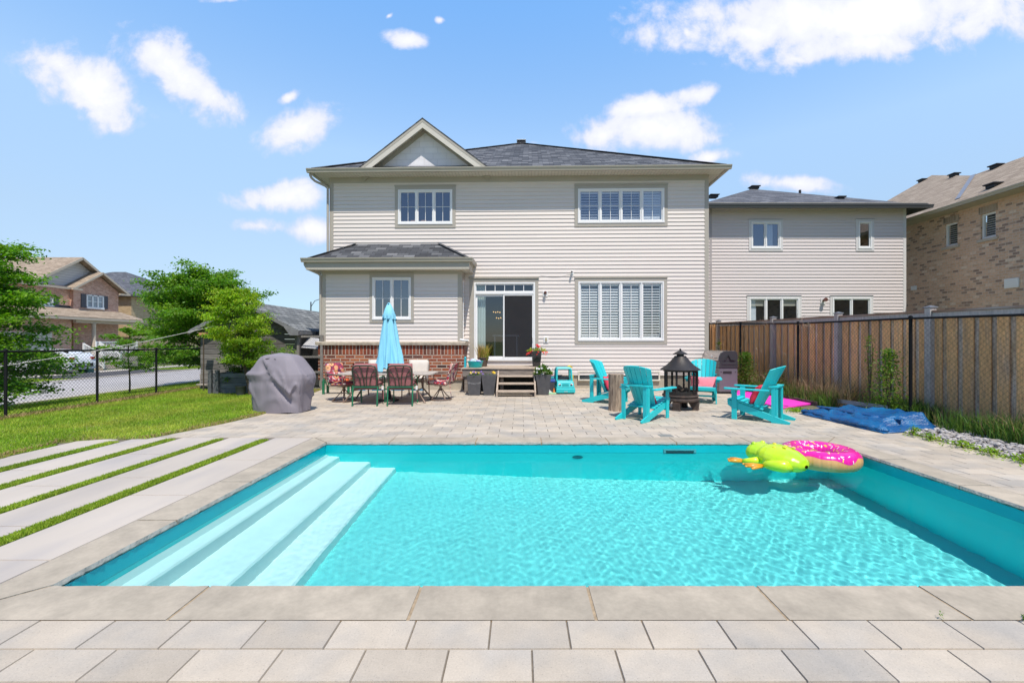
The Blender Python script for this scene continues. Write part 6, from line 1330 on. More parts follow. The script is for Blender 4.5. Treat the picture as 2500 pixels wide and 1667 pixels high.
t = thing('plant_pot', 'brown pot of dry ornamental grass on the deck by the door', 'plant pot', (-1.10,12.80,DZ)); m = MB(); m.lathe([(.11,0),(.16,.24),(.175,.25),(.175,.27),(.155,.27),(.14,.2),(.0,.2)],22,cap=False); m.build('pot', M('pot_brown', (.11,.075,.055), rough=.7, var=.2), t, smooth=40)
blades('ornamental_grass', [(-.13,-.13),(.13,-.13),(.13,.13),(-.13,.13)], 330, (.25,.52), .010, M('reed_tan', (.42,.27,.09), rough=.7, var=.2, island=.5, hue=.04, trans=.3), z=.2, lean=.55, parent=t, seed=5); blades('ornamental_leaf', [(-.05,-.13),(.15,-.13),(.15,.13),(-.05,.13)], 160, (.2,.46), .013, FOLY, z=.2, lean=.6, parent=t, seed=6)
m = MB(); m.box(-.03,.03,-.02,.02,0,.24); m.sphere((0,0,.26),(.035,.03,.05)); o = m.build('toy_figure', M('toy_cyan', (.02,.42,.50), rough=.4), None); o.location = (-1.56,12.36,DZ); tag(o, 'small turquoise bottle toy at the left end of the deck', 'toy')
# ============================================================ toys on the patio
TC = M('toy_car_turquoise', (.03,.50,.52), rough=.4, var=.03); YEL = M('toy_yellow', (.80,.52,.03), rough=.4); WHT = M('toy_white', (.75,.75,.75), rough=.4)
tcx = thing('toy_car', 'turquoise ride-on toy car with eyes for headlights against the house wall', 'toy car', (1.21,12.25,0), R(4))
m = MB()
def fbox(m, x0,x1,y0,y1,z0,z1): m.box(x0,x1,y0,y1,z0,z1)
m.box(-.255,.255,-.30,.32,.05,.20); m.box(-.265,.265,-.33,-.26,.03,.15); m.add([(-.24,-.295,.20),(.24,-.295,.20),(.23,-.24,.345),(-.23,-.24,.345),(-.24,.05,.20),(.24,.05,.20),(.22,-.03,.36),(-.22,-.03,.36)],[(0,1,2,3),(3,2,6,7),(1,5,6,2),(0,3,7,4)]); m.build('body', TC, tcx, bevel=.022, seg=3)
m = MB()
for s in (-1,1): m.beam((s*.215,-.06,.34),(s*.195,-.02,.66),.05,.05); m.beam((s*.215,.30,.2),(s*.195,.26,.66),.05,.05)
m.add([(-.22,-.04,.66),(.22,-.04,.66),(.22,.30,.66),(-.22,.30,.66),(-.19,-.01,.715),(.19,-.01,.715),(.19,.27,.715),(-.19,.27,.715)],[(0,3,2,1),(4,5,6,7),(0,1,5,4),(1,2,6,5),(2,3,7,6),(3,0,4,7)]); m.build('roof', TC, tcx, bevel=.018, seg=3)
m = MB()
for i in range(6): m.box(-.085+i*.030,-.067+i*.030,-.305,-.272,.22,.29)
m.build('grille', TC, tcx, bevel=.006); m = MB(); m.box(-.05,.05,-.335,-.33,.06,.075); m.build('bumper_detail', MATS['blind_green_grey'], tcx)
for s in (-1,1):
    m = MB(); m.sphere((s*.165,-.275,.255),(.042,.022,.034)); e_ = m.build('headlight', WHT, tcx, smooth=180); m = MB(); m.sphere((s*.155,-.292,.250),(.022,.012,.024)); m.build('pupil', BLACK, e_, smooth=180)
m = MB(); m.box(.24,.275,.02,.26,.10,.50); m.build('door', YEL, tcx, bevel=.01); m = MB(); m.prism([(.10,.2,.70),(.20,.2,.755),(.30,.2,.70),(.28,.2,.685)],(0,0,0),(0,.1,0)); m.build('roof_wing', YEL, tcx, bevel=.006)
m = MB(); m.lathe([(.0,0),(.075,0),(.085,.02),(.075,.03),(.0,.03)],18,(.0,.02,.33)); m.build('steering_wheel', M('toy_grey', (.10,.10,.10)), tcx); m = MB(); m.box(-.17,.17,.12,.28,.2,.44); m.build('seat', M('toy_greyseat', (.12,.12,.12)), tcx, bevel=.02)
m = MB(); m.box(-.19,-.0,.28,.30,.33,.48); m.build('box_panel', MATS['toy_grey'], tcx)
for s in (-1,1):
    m = MB(); m.X = Matrix.Translation((s*.235,-.17,.075))@Matrix.Rotation(R(90),4,'Y'); m.lathe([(.06,-.03),(.075,-.02),(.075,.02),(.06,.03)],16); m.build('wheel', MATS['toy_grey'], tcx, smooth=40)
o = thing('toy_box', 'small dark toy box with blue lid between planter and toy car', 'toy box', (.865,12.3,0)); m = MB(); m.box(-.085,.085,-.1,.1,0,.30); m.build('box', M('toy_dark', (.07,.07,.08)), o, bevel=.01); m = MB(); m.box(-.10,.10,-.11,.11,.301,.38); m.build('lid', M('toy_blue', (.06,.12,.45)), o, bevel=.015); m = MB(); m.box(-.09,.07,-.1,.1,.38,.47); m.build('pink_top', M('toy_teal', (.05,.35,.42)), o, bevel=.02); m = MB(); m.box(-.09,.06,-.1,.1,.471,.50); m.build('cap', M('toy_pink', (.6,.25,.35)), o, bevel=.01)
o = thing('toy_boat', 'small green and white plastic toy on the paving beside the toy car', 'toy', (.84,11.95,0)); m = MB(); m.box(-.15,.13,-.06,.06,0,.045); m.build('base', M('toy_green', (.35,.62,.38)), o, bevel=.01); m = MB(); m.prism([(-.14,0,.046),(.02,0,.046),(-.10,0,.17)],(0,-.02,0),(0,.02,0)); m.build('sail', WHT, o); m = MB(); m.lathe([(.03,.046),(.02,.10),(.012,.16)],10,(.07,0,0)); m.build('funnel', M('toy_orange', (.75,.22,.05)), o)
# ============================================================ dining set
GRN = M('green_metal', (.018,.16,.075), rough=.35, var=.08, spec=.5); OLV = M('olive_metal', (.035,.055,.035), rough=.4, var=.08); BRZ = M('bronze_metal', (.22,.155,.12), rough=.4, metal=.3, var=.1)
ROSE = M('cushion_rose', (.36,.14,.14), rough=.8, var=.08, vs=5, bump=.2, bs=60); CRM = M('cushion_cream', (.66,.60,.52), rough=.8, var=.08, vs=6, bump=.3, bs=20, col2=(.35,.27,.20), c2amt=.2, c2scale=5)
def floral(name, base, c1, c2):
    m, nt, out = nodes(name); N = nt.nodes.new; b = N('ShaderNodeBsdfPrincipled'); b.inputs['Roughness'].default_value = .8; lk(nt,b.outputs[0],out.inputs[0]); t = N('ShaderNodeTexCoord')
    v = N('ShaderNodeTexVoronoi'); v.inputs['Scale'].default_value = 6.5; lk(nt,t.outputs['Object'],v.inputs['Vector']); r = N('ShaderNodeValToRGB'); e = r.color_ramp.elements; r.color_ramp.interpolation = 'CONSTANT'
    e[0].position, e[0].color = 0,(.05,.02,.02,1); e[1].position, e[1].color = .13,(*c1,1); q = e.new(.40); q.color = (*c2,1); q = e.new(.50); q.color = (*base,1); lk(nt,v.outputs['Distance'],r.inputs[0])
    n = N('ShaderNodeTexNoise'); n.inputs['Scale'].default_value = 13; lk(nt,t.outputs['Object'],n.inputs['Vector']); r2 = N('ShaderNodeValToRGB'); r2.color_ramp.interpolation = 'CONSTANT'; e = r2.color_ramp.elements; e[0].position, e[0].color = 0,(0,0,0,1); e[1].position, e[1].color = .56,(1,1,1,1); lk(nt,n.outputs[0],r2.inputs[0])
    n3 = N('ShaderNodeTexNoise'); n3.inputs['Scale'].default_value = 9; lk(nt,t.outputs['Object'],n3.inputs['Vector']); r3 = N('ShaderNodeValToRGB'); r3.color_ramp.interpolation = 'CONSTANT'; e = r3.color_ramp.elements; e[0].position, e[0].color = 0,(.14,.05,.10,1); e[1].position, e[1].color = .48,(*base,1); q = e.new(.56); q.color = (.72,.62,.56,1); lk(nt,n3.outputs[0],r3.inputs[0])
    lt = N('ShaderNodeMath'); lt.operation = 'LESS_THAN'; lk(nt,v.outputs['Distance'],lt.inputs[0]); lt.inputs[1].default_value = .46; x = N('ShaderNodeMix'); x.data_type = 'RGBA'; lk(nt,lt.outputs[0],x.inputs[0]); lk(nt,r3.outputs[0],x.inputs[6]); lk(nt,r.outputs[0],x.inputs[7]); lk(nt,x.outputs[2],b.inputs['Base Color']); return m
FLO = floral('fabric_floral', (.48,.05,.09), (.80,.42,.20), (.62,.12,.12)); FLR = floral('fabric_red_floral', (.48,.015,.03), (.66,.50,.42), (.55,.05,.06))
tb = thing('dining_table', 'rectangular patio dining table with pale stone top under the closed umbrella', 'table', (-3.18,10.62,0), R(-1)); TZ = .685
m = MB(); K = 40; ol = []
for k in range(K): a = 2*math.pi*k/K; c, s = math.cos(a), math.sin(a); ol.append((1.13*math.copysign(abs(c)**.28,c), .50*math.copysign(abs(s)**.28,s)))
m.add([(x,y,z) for z in (TZ-.035,TZ) for x,y in ol],[tuple(reversed(range(K))),tuple(range(K,2*K))]+[(i,(i+1)%K,K+(i+1)%K,K+i) for i in range(K)]); m.build('table_top', M('table_stone', (.45,.40,.345), rough=.6, var=.2, vs=12, bump=.2, bs=40), tb, bevel=.006)
for sx_ in (-1,1):
    for sy_ in (-1,1): m = MB(); m.tube([(sx_*.82,sy_*.30,TZ-.03),(sx_*.72,sy_*.26,.50),(sx_*.74,sy_*.27,.30),(sx_*.92,sy_*.36,.06),(sx_*.96,sy_*.38,.0)],[.022,.022,.02,.02,.024],8); m.build('leg', BRZ, tb, smooth=60)
m = MB(); m.tube([(-.75,0,.28),(.75,0,.28)],.015,6); m.tube([(-.74,-.27,.28),(-.74,.27,.28)],.015,6); m.tube([(.74,-.27,.28),(.74,.27,.28)],.015,6); m.build('stretcher', BRZ, tb)
# umbrella, closed
UB = M('umbrella_blue', (.25,.64,.82), rough=.75, var=.10, vs=7, stretch=(1,1,.3), bump=.15, bs=60); ub_ = thing('patio_umbrella', 'closed light blue patio umbrella standing through the table', 'umbrella', (-3.19,10.62,0))
m = MB(); m.tube([(0,0,0),(0,0,2.3)],.020,10); m.build('pole', BRZ, ub_)
lvU = [(.76,.315),(.80,.31),(1.0,.272),(1.2,.235),(1.4,.20),(1.6,.172),(1.8,.148),(1.90,.135),(1.95,.130),(2.0,.132),(2.06,.138),(2.12,.128),(2.2,.105),(2.27,.075),(2.32,.05),(2.36,.03),(2.375,.004)]
def umf(u, v):
    f = v*(len(lvU)-1); i = min(len(lvU)-2,int(f)); t = f-i; z = lvU[i][0]*(1-t)+lvU[i+1][0]*t; r = lvU[i][1]*(1-t)+lvU[i+1][1]*t; a = 2*math.pi*u
    amp = .24*max(.12,min(1,(2.35-z)/1.2)); w = math.cos(a*8+.6*math.sin(z*3))+.35*math.cos(a*19+z*5); rr = r*(1+amp*w*.6+.10*mnoise.noise(Vector((math.cos(a)*2,math.sin(a)*2,z*1.5)))); lean = .05*(2.3-z)
    return (rr*math.cos(a)*1.05+lean*.4, rr*math.sin(a)*.9, z+(.045*math.cos(a*8+1)+.02*math.sin(a*3) if v < .02 else 0))
m = MB(); m.grid(umf, 128, 60, True); m.build('canopy', UB, ub_, smooth=180, merge=True)
m = MB(); 
def frill(u, v): a = 2*math.pi*u; r = .142-.01*v+.016*math.cos(a*9); return (r*math.cos(a)*1.05+.006, r*math.sin(a)*.9, 1.98+.10*v+.012*math.sin(a*9))
m.grid(frill, 90, 3, True); m.build('tie_band', UB, ub_, smooth=180)
DT = M('tie_dark_teal', (.01,.12,.20), rough=.7)
for k in range(7): a = 2*math.pi*k/7+.3; m = MB(); m.sphere((.15*math.cos(a)+.006,.135*math.sin(a),1.965+.02*math.sin(k*2)),(.028,.018,.032),8,6); m.beam((.15*math.cos(a),.135*math.sin(a),1.95),(.155*math.cos(a)+.01,.14*math.sin(a),1.87),.01,.006); m.build('tie', DT, ub_, smooth=60)
m = MB(); m.sphere((0,-.03,2.335),(.022,.022,.022),8,6); m.build('finial', DT, ub_)
m = MB(); m.lathe([(.0,0),(.24,0),(.24,.04),(.06,.09),(.04,.25),(.0,.25)],24,cap=False); m.build('base', BLACK, ub_, smooth=40)
# upright chairs with rose cushions (front) and cream cushions (behind)
def cushion_box(m, w, h, t, M_, n=10):
    for sd_ in (1,-1): m.grid(lambda u, v: M_@Vector(((u-.5)*w, (v-.5)*h, sd_*t*.5*((1-abs(2*u-1)**5)*(1-abs(2*v-1)**5))**.5)), n, n)
def upright(label, metal, leg, cush, back_design=True, group='chairs around the dining table', ties=True):
    t = thing('dining_chair', label, 'chair', (0,0,0), 0, group)   # front is +y
    for s in (-1,1):
        m = MB(); x = s*.275; m.tube([(x,-.30,0),(x,-.275,.25),(x,-.25,.44)],.018,8); m.build('leg', leg, t, smooth=60)
        m = MB(); m.tube([(x,.28,0),(x,.26,.3),(x,.24,.60),(x,.20,.635),(x,-.15,.62),(x,-.262,.60)],.0145,8); m.build('leg', leg, t, smooth=60)
    m = MB(); pts = [(-.245,-.235,.40),(-.262,-.27,.60),(-.268,-.325,.80),(-.24,-.345,.875),(-.17,-.352,.90),(.17,-.352,.90),(.24,-.345,.875),(.268,-.325,.80),(.262,-.27,.60),(.245,-.235,.40)]; m.tube(pts,.018,8); m.tube([pts[0],pts[-1]],.015,8)
    if back_design:
        for s in (-1,1):
            m.tube([(s*.02,-.245,.42),(s*.03,-.285,.62),(s*.065,-.332,.80),(s*.10,-.352,.895)],.011,6); m.tube([(s*.10,-.245,.42),(s*.11,-.27,.56),(s*.16,-.31,.71),(s*.225,-.325,.79),(s*.25,-.322,.76)],.011,6); m.tube([(s*.20,-.322,.765),(s*.225,-.33,.79),(s*.25,-.325,.77)],.008,6)
        m.tube([(-.255,-.275,.62),(-.1,-.28,.635),(.1,-.28,.645),(.255,-.275,.655)],.008,6); m.tube([(-.25,-.24,.44),(.25,-.24,.44)],.008,6)
    m.build('back_frame', metal, t, smooth=60)
    m = MB(); m.tube([(-.27,-.25,.42),(.27,-.25,.42),(.27,.25,.42),(-.27,.25,.42)],.012,8,closed=True); m.build('seat_frame', leg, t)
    bx = Matrix.Translation((0,-.222,.655))@Matrix.Rotation(R(102),4,'X'); m = MB(); cushion_box(m,.55,.60,.10,bx); m.build('back_cushion', cush, t, smooth=180, merge=True)
    m = MB(); cushion_box(m,.53,.52,.10,Matrix.Translation((0,.02,.47))); m.build('seat_cushion', cush, t, smooth=180, merge=True)
    if ties:
        m = MB(); m.tube([(.29,-.24,.72),(.30,-.25,.60),(.29,-.24,.5)],.008,5); m.tube([(.30,.05,.46),(.305,.04,.3),(.31,.05,.16)],.010,5); m.tube([(.31,.0,.46),(.325,-.02,.3),(.33,-.02,.12)],.010,5); m.build('tie', cush, t)
        m = MB(); m.box(.30,.345,-.06,-.055,.34,.43); m.build('care_tag', VINYL, t)
    return t
uc = upright('green framed chair with rose cushion, back to the pool, left of the pair', OLV, GRN, ROSE); uc.location = (-3.46,10.02,0)
uc2 = dup(uc, (-2.69,10.02,0), R(2), 'green framed chair with rose cushion, back to the pool, right of the pair')
uk = upright('chair with cream cushion behind the table, left, half hidden by the umbrella', BRZ, BRZ, CRM, False, ties=False); uk.location = (-3.80,11.45,0); uk.rotation_euler = (0,0,R(180))
dup(uk, (-2.74,11.45,0), R(176), 'chair with cream cushion behind the table, right of the umbrella')
def swivel(label, cush, loc, rz):
    t = thing('swivel_chair', label, 'chair', loc, rz, 'chairs around the dining table')   # front is +y
    m = MB(); m.tube([(.27*math.cos(a/24*6.283),.27*math.sin(a/24*6.283),.016) for a in range(24)],.013,6,closed=True); m.build('base_ring', BRZ, t, smooth=60)
    m = MB()
    for k in range(4): a = k*1.5708+.785; m.tube([(.26*math.cos(a),.26*math.sin(a),.02),(.15*math.cos(a),.15*math.sin(a),.12),(.03*math.cos(a),.03*math.sin(a),.27)],.012,6)
    m.tube([(0,0,.22),(0,0,.36)],.03,10); m.build('pedestal', BRZ, t, smooth=60)
    m = MB(); m.box(-.12,.12,-.12,.12,.345,.365); m.tube([(-.25,.27,.40),(-.255,-.20,.37),(-.255,-.27,.40),(-.26,-.33,.62),(-.26,-.385,.84),(-.22,-.40,.91),(.22,-.40,.91),(.26,-.385,.84),(.26,-.33,.62),(.255,-.27,.40),(.255,-.20,.37),(.25,.27,.40)],.012,8); m.tube([(-.25,.27,.40),(.25,.27,.40)],.012,6); m.build('frame', BRZ, t, smooth=60)
    for s in (-1,1): m = MB(); m.tube([(s*.26,-.32,.66),(s*.30,-.15,.655),(s*.30,.22,.645),(s*.29,.285,.60),(s*.27,.26,.42)],[.012,.016,.02,.014,.012],8); m.build('armrest', BRZ, t, smooth=60)
    m = MB(); cushion_box(m,.52,.24,.10,Matrix.Translation((0,-.325,.79))@Matrix.Rotation(R(104),4,'X')); cushion_box(m,.52,.28,.11,Matrix.Translation((0,-.265,.57))@Matrix.Rotation(R(104),4,'X')); m.build('back_cushion', cush, t, smooth=180, merge=True)
    m = MB(); cushion_box(m,.52,.52,.11,Matrix.Translation((0,.02,.425))@Matrix.Rotation(R(4),4,'X')); m.build('seat_cushion', cush, t, smooth=180, merge=True)
    m = MB(); m.tube([(-.20,-.30,.42),(-.21,-.31,.25),(-.18,-.33,.10)],.006,5); m.build('tie', cush, t); return t
swivel('swivel chair with orange flowered cushion at the left end of the table', FLO, (-4.26,10.58,0), R(-118))
swivel('swivel chair with red flowered cushion at the right end of the table', FLR, (-1.98,10.85,0), R(82))
gb_ = thing('green_bench', 'low green metal bench with orange cushion by the brick plinth', 'bench', (-4.98,12.05,0))
for x in (-.38,.30): m = MB(); m.box(x-.03,x+.03,-.16,-.11,0,.36); m.box(x-.03,x+.03,.11,.16,0,.36); m.box(x-.03,x+.03,-.109,.109,.30,.35); m.build('leg', GRN, gb_, bevel=.006)
m = MB(); m.box(-.35,.27,-.10,.10,.27,.30); m.build('seat', GRN, gb_, bevel=.004); m = MB(); m.tube([(-.38,-.14,.36),(-.37,-.12,.42)],.028,8); m.build('arm_stub', GRN, gb_)
m = MB(); cushion_box(m,.5,.22,.11,Matrix.Translation((.0,0,.355))); o = m.build('cushion', M('cushion_orange', (.75,.13,.04), rough=.7, var=.1), None, smooth=180, merge=True); o.location = (-4.98,12.05,0); tag(o, 'orange cushion lying on the low green bench', 'cushion')
po = thing('pool_pole', 'blue and white pool pole lying along the brick plinth', 'pole', (0,0,0)); a_, b_2 = P(845,957,12.35), P(1035,957,12.35); a_.z = b_2.z = .07
MB_B = M('pole_blue', (.02,.28,.55), rough=.3)
for k in range(12): m = MB(); m.tube([a_.lerp(b_2,k/12),a_.lerp(b_2,(k+1)/12)],.018,8); m.build('blue_section' if k % 3 else 'white_section', MB_B if k % 3 else WHT, po)
# ============================================================ inflatables
LIME = M('vinyl_lime', (.42,.72,.015), rough=.28, var=.10, vs=3, spec=.5, coat=.3, col2=(.62,.80,.02), c2amt=.5, c2scale=2.5); ORG = M('vinyl_orange', (.85,.33,.02), rough=.3, var=.08, coat=.3); GRV = M('vinyl_green', (.13,.55,.03), rough=.28, coat=.3)
hd = Vector((3.20,5.83,0)); rp = Vector((3.40,5.36,0)); cen_ = (hd+rp)/2; rzf = math.atan2(hd.y-rp.y, hd.x-rp.x)
fg = thing('frog_float', 'lime green inflatable frog with orange feet floating beside the pink ring', 'pool float', (cen_.x, cen_.y, WZ), rzf); fg.scale = (.83,.83,.86)
st_ = [(-.40,.03,.10),(-.37,.09,.11),(-.30,.15,.115),(-.20,.195,.125),(-.08,.22,.135),(.04,.225,.14),(.14,.205,.14),(.215,.165,.145),(.27,.165,.155),(.33,.175,.155),(.39,.165,.145),(.44,.125,.135),(.465,.06,.125)]
m = MB()
def fb(u, v):
    f = v*(len(st_)-1); i = min(len(st_)-2,int(f)); t = f-i; t = t*t*(3-2*t)*.5+t*.5; x = st_[i][0]*(1-t)+st_[i+1][0]*t; r = st_[i][1]*(1-t)+st_[i+1][1]*t; zc = st_[i][2]*(1-t)+st_[i+1][2]*t; a = 2*math.pi*u
    pk = 1-.02*abs(math.sin(a*7)); return (x*1.06, r*1.30*math.cos(a)*pk, zc-.005+r*.82*math.sin(a)*pk)
m.grid(fb, 40, 48, True)
for s in (-1,1): m.sphere((.36,s*.10,.265),(.042,.036,.034))
m.build('body', LIME, fg, smooth=180, merge=True)
for s in (-1,1):
    m = MB(); m.tube([(.16,s*.18,.07),(.20,s*.30,.06),(.27,s*.36,.045),(.35,s*.37,.035)],[.06,.055,.045,.03],12); m.build('front_leg', LIME, fg, smooth=180)
    m = MB(); m.tube([(-.26,s*.12,.08),(-.24,s*.25,.085),(-.12,s*.31,.075),(-.02,s*.31,.06),(.02,s*.33,.04)],[.085,.088,.075,.055,.03],12); m.build('hind_leg', LIME if s > 0 else GRV, fg, smooth=180)
def foot(p, d, L, nm='foot'):
    m = MB(); d = Vector(d).normalized(); sd_ = Vector((-d.y,d.x,0)); p = Vector(p)
    for k in (-1,0,1): m.tube([p, p+d*L*.5+sd_*k*L*.28, p+d*L*(.98-.12*abs(k))+sd_*k*L*.52],[.035,.03,.016],8); m.sphere(p+d*L*(.98-.12*abs(k))+sd_*k*L*.52,(.022,.022,.014),8,6)
    m.sphere(p+d*L*.3,(L*.3,L*.3,.03)); m.build(nm, ORG, fg, smooth=180)
for s in (-1,1): foot((.35,s*.37,.03),(.75,s*.5,0),.20); foot((.02,s*.36,.035),(.35,s*.9,0),.24)
m = MB(); m.sphere((-.05,0,.035),(.30,.215,.06)); m.sphere((-.30,-.05,.08),(.08,.10,.08)); m.sphere((.25,0,.075),(.14,.15,.07)); m.build('belly', ORG, fg, smooth=180)
for i,(x,y) in enumerate(((.05,.03),(-.03,-.10),(-.12,.05),(-.17,-.09),(.0,.12),(.12,-.06))): 
    m = MB(); zz = .135+.82*math.sqrt(max(0,.220**2-(y/1.30)**2)); m.sphere((x,y,zz-.006),(.035,.022,.012),10,6); m.build('back_spot', M('vinyl_amber', (.75,.62,.03), rough=.3), fg, smooth=180)
dn = thing('ring_float', 'donut shaped swim ring with pink icing and sprinkles at the pool corner', 'pool float', (3.905,5.735,WZ+.09), R(10)); dn.scale = (.94,.94,.94); Rc, rt = .352,.138
TAN = M('vinyl_tan', (.68,.36,.13), rough=.3, var=.06, coat=.3); PKV = M('vinyl_pink', (.80,.012,.32), rough=.22, var=.04, coat=.4)
def tor(a, b, r): return ((Rc+r*math.cos(b))*math.cos(a), (Rc+r*math.cos(b))*math.sin(a), r*.98*math.sin(b))
def pinch(a, b): return 1-.045*max(0,math.cos(a*30))**10*(max(0,1-abs(math.sin(b))))**.5*(1 if math.cos(b) > 0 else 1.6)
m = MB(); m.grid(lambda u, v: tor(2*math.pi*u, 2*math.pi*v, rt*pinch(2*math.pi*u,2*math.pi*v)), 240, 28, True); m.build('ring', TAN, dn, smooth=180, merge=True)
def lo(a): return .42+.18*math.sin(a*5+.6)+.12*math.sin(a*9)+.08*math.sin(a*2+1)
def icing(u, v):
    a = 2*math.pi*u; b0 = lo(a); b1 = math.pi-.25-.12*math.sin(a*7); b = b0+(b1-b0)*v; e = min(1, min(v,1-v)*12); return tor(a, b, rt*pinch(a,b)+.0015+.003*e)
m = MB(); m.grid(icing, 240, 16, True); m.build('icing', PKV, dn, smooth=180)
def spr(mat_, n, seed):
    g = random.Random(seed); m = MB()
    for k in range(n):
        a = g.uniform(0,6.283); b = g.uniform(lo(a)+.15, math.pi-.5); p = Vector(tor(a,b,rt+.0055)); da = Vector((-math.sin(a),math.cos(a),0)); db = Vector((-math.sin(b)*math.cos(a),-math.sin(b)*math.sin(a),math.cos(b))); th = g.uniform(0,3.14); d = da*math.cos(th)+db*math.sin(th); w = da*-math.sin(th)+db*math.cos(th); L, W_ = .022, .0055; m.face([p-d*L-w*W_,p+d*L-w*W_,p+d*L+w*W_,p-d*L+w*W_])
    return m.build('sprinkle', mat_, dn)
spr(WHT, 60, 1); spr(M('sprinkle_yellow', (.80,.62,.05), rough=.3), 50, 2)
# ============================================================ gravel strip, soil, weeds
mb = MB(); mb.box(6.052,7.75,7.35,15.6,-.028,.004); mb.box(7.0,7.75,-2,7.35,-.028,.006); tag(mb.build('soil', M('dry_soil', (.16,.125,.09), rough=1, var=.35, vs=7, bump=.6, bs=30, col2=(.10,.12,.05), c2amt=.4, c2scale=2)), kind='structure')
mb = MB(); mb.box(6.052,7.0,-2,7.35,-.028,-.004); tag(mb.build('gravel_bed', M('gravel_soil', (.13,.11,.09), rough=1, var=.3, vs=12)), kind='structure')
bm = bmesh.new(); bmesh.ops.create_icosphere(bm, subdivisions=2, radius=1); iv = np.array([v.co[:] for v in bm.verts]); bm.verts.ensure_lookup_table(); if_ = np.array([[v.index for v in f.verts] for f in bm.faces]); bm.free()
g = np.random.default_rng(9); n = 3600; x = g.uniform(6.05,7.03,n); y = 7.45-6.6*g.uniform(0,1,n)**.9; 
keep = x > 6.02+.05*np.sin(y*5)+.35*np.clip((y-6.9)/.5,0,1); x, y = x[keep], y[keep]; n = len(x)
sc = g.uniform(.014,.034,(n,1))*g.uniform(.75,1.25,(n,3)); sc[:,2] *= .62; th = g.uniform(0,6.28,n); V_ = iv[None]*sc[:,None,:]*(1+.10*np.sin(iv[None,:,:]*3+g.uniform(0,6,(n,1,3)))); c, s = np.cos(th)[:,None], np.sin(th)[:,None]
vx = V_[...,0]*c-V_[...,1]*s+x[:,None]; vy = V_[...,0]*s+V_[...,1]*c+y[:,None]; vz = V_[...,2]+sc[:,2:3]*.8+g.uniform(-.008,.016,(n,1))
vv = np.stack([vx,vy,vz],-1).reshape(-1,3); ff = (if_[None]+np.arange(n)[:,None,None]*len(iv)).reshape(-1,3)
tag(npmesh('gravel', vv, ff, M('pebble_grey', (.36,.34,.33), rough=.75, var=.2, vs=20, island=.4, col2=(.42,.37,.31), c2amt=.4, c2scale=9, bump=.3, bs=80), None, True), 'grey rounded pebbles between the east paving and the fence', 'gravel', None, 'stuff')
WGR = M('weed_green', (.10,.19,.03), rough=.7, var=.3, vs=3, island=.35, hue=.03, trans=.35); WDR = M('weed_dry', (.34,.24,.14), rough=.8, var=.3, vs=3, island=.4, hue=.02, trans=.2)
fp_ = lambda y0, y1, a, b: [(FX(y0)-a,y0),(FX(y0)+b,y0),(FX(y1)+b,y1),(FX(y1)-a,y1)]
for (nm, y0, y1, a, b, n, h, w, mt_, lb, cl) in (('tall_grass',3.0,7.2,.38,.30,2600,(.15,.50),.012,WGR,'long green grass clumps growing through the chain link beside the pebbles',3.1),
        ('dry_grass',3.0,7.6,.30,.30,1500,(.15,.55),.010,WDR,'dry straw coloured stalks along the fence beside the pebbles',2.4),
        ('tall_grass',9.4,12.5,.45,.30,3000,(.12,.52),.012,WGR,'weedy green grass along the fence behind the blue pool cover',2.2),
        ('tall_grass',7.2,9.4,.0,.30,1400,(.12,.50),.012,WGR,'weedy green grass between the blue cover and the wooden boards',2.3),
        ('dry_grass',9.3,14.8,.30,.32,3200,(.15,.80),.010,WDR,'dry brown weeds along the fence behind the turquoise chairs',2.0)):
    tag(blades(nm, fp_(y0,y1,a,b), n, h, w, mt_, z=.0, lean=.75, seed=int(y0*10)+n, clump=cl, bend=.35), lb, 'grass', None, 'stuff')
g = np.random.default_rng(3)
def leafy(name, label, c, r, n, leaf, mat, seed, cat='weed', stems=True):
    gg = np.random.default_rng(seed); u = gg.uniform(0,1,n); p = np.stack([gg.normal(0,1,n)*r[0]*(1.05-u*.75), gg.normal(0,1,n)*r[1]*(1.05-u*.75), u**.85*r[2]], -1)
    t = thing(name, label, cat, c); leafmesh('foliage', p, leaf, mat, t, seed, -.1, .5, .2)
    if stems:
        m = MB(); q = random.Random(seed)
        for k in range(7): a = q.uniform(0,6.28); m.tube([(0,0,0),(r[0]*.3*math.cos(a),r[1]*.3*math.sin(a),r[2]*.5),(r[0]*.7*math.cos(a),r[1]*.6*math.sin(a),r[2]*q.uniform(.7,1))],[.006,.005,.003],4)
        m.build('stem', BARK, t)
    return t
leafy('tall_weed', 'tall bright green leafy weed climbing the fence behind the blue cover', (6.93,8.25,0), (.17,.14,1.28), 1500, .055, LF_D, 41)
leafy('tall_weed', 'thin green weed shoot reaching up the fence post beside the tall weed', (6.98,8.75,0), (.09,.09,1.55), 320, .05, LF_D, 43)
leafy('leafy_bush', 'dark green bush between the barbecue and the fence', (6.42,12.5,0), (.16,.30,1.12), 1700, .06, LF_C, 44, 'bush')
leafy('leafy_bush', 'dark weedy bush at the fence, right of the dark green one', (6.72,11.6,0), (.13,.32,.70), 800, .055, LF_C, 47, 'bush')
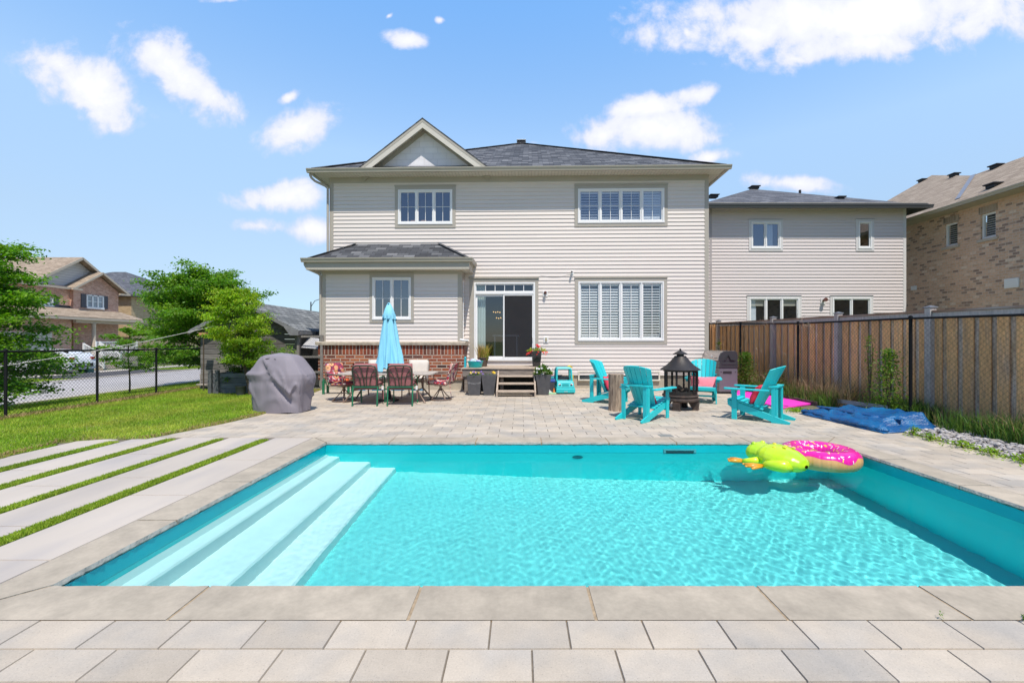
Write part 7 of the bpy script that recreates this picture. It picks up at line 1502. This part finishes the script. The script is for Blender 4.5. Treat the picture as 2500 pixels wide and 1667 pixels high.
leafy('creeper', 'small light green creeper high on the fence by the house corner', (6.60,14.6,.95), (.05,.05,.55), 70, .06, LF_D, 45, 'creeper', False)
leafy('low_weed', 'low green weed patch between the pink mat and the blue cover', (5.66,8.98,0), (.22,.12,.07), 500, .04, LF_B, 46)
leafy('low_weed', 'small weed tuft at the corner of the blue cover by the pebbles', (6.0,6.70,0), (.06,.06,.13), 90, .045, LF_B, 48)
for i,(x,y,lb) in enumerate(((5.98,6.4,'first green weed at the edge of the pebbles, nearest the cover'),(6.0,5.95,'second green weed along the pebble edge'),(5.96,5.55,'third green weed along the pebble edge'),(5.97,5.2,'fourth green weed along the pebble edge, nearest the viewer'))):
    leafy('edge_weed', lb, (x,y,0), (.09,.14,.09), 160, .04, LF_B, 50+i)
leafy('edge_weed', 'broad leaved weed in the joint beside the front coping, right edge', (2.645,2.27,0), (.035,.02,.035), 18, .035, FOL, 61, stems=False)
leafy('edge_weed', 'tiny weed sprout in the joint behind the front coping', (2.20,2.29,0), (.012,.01,.035), 8, .016, LF_D, 62, stems=False)
# dried vine tangle on the fence
m = MB(); q = random.Random(5)
for k in range(60):
    y = q.uniform(11.2,14.6) if k < 45 else q.uniform(10.4,11.0); z = q.uniform(1.0,1.95) if k < 45 else q.uniform(1.72,1.9); p = Vector((FX(y)-.03,y,z)); pts = [p.copy()]
    for j in range(5): p = p+Vector((q.uniform(-.03,.03),q.uniform(-.14,.14),q.uniform(-.12,.12))); pts.append(p.copy())
    m.tube(pts,.0028,3,cap=False)
tag(m.build('dry_vine', M('vine_dry', (.42,.33,.24), rough=.9, var=.2)), 'dried vine stems tangled in the chain link near the house', 'vine')
# utility lid by the coping
c4 = [G(1612,1058.5),G(1642,1058.5),G(1665,1065.5),G(1627,1065.5)]; x0, x1 = 2.10, 2.30; m = MB(); m.box(2.12,2.32,6.62,6.80,-.01,.004); tag(m.build('skimmer_lid', M('lid_grey', (.22,.22,.20), rough=.7, var=.15)), 'small square grey skimmer lid set in the paving behind the coping', 'skimmer lid')
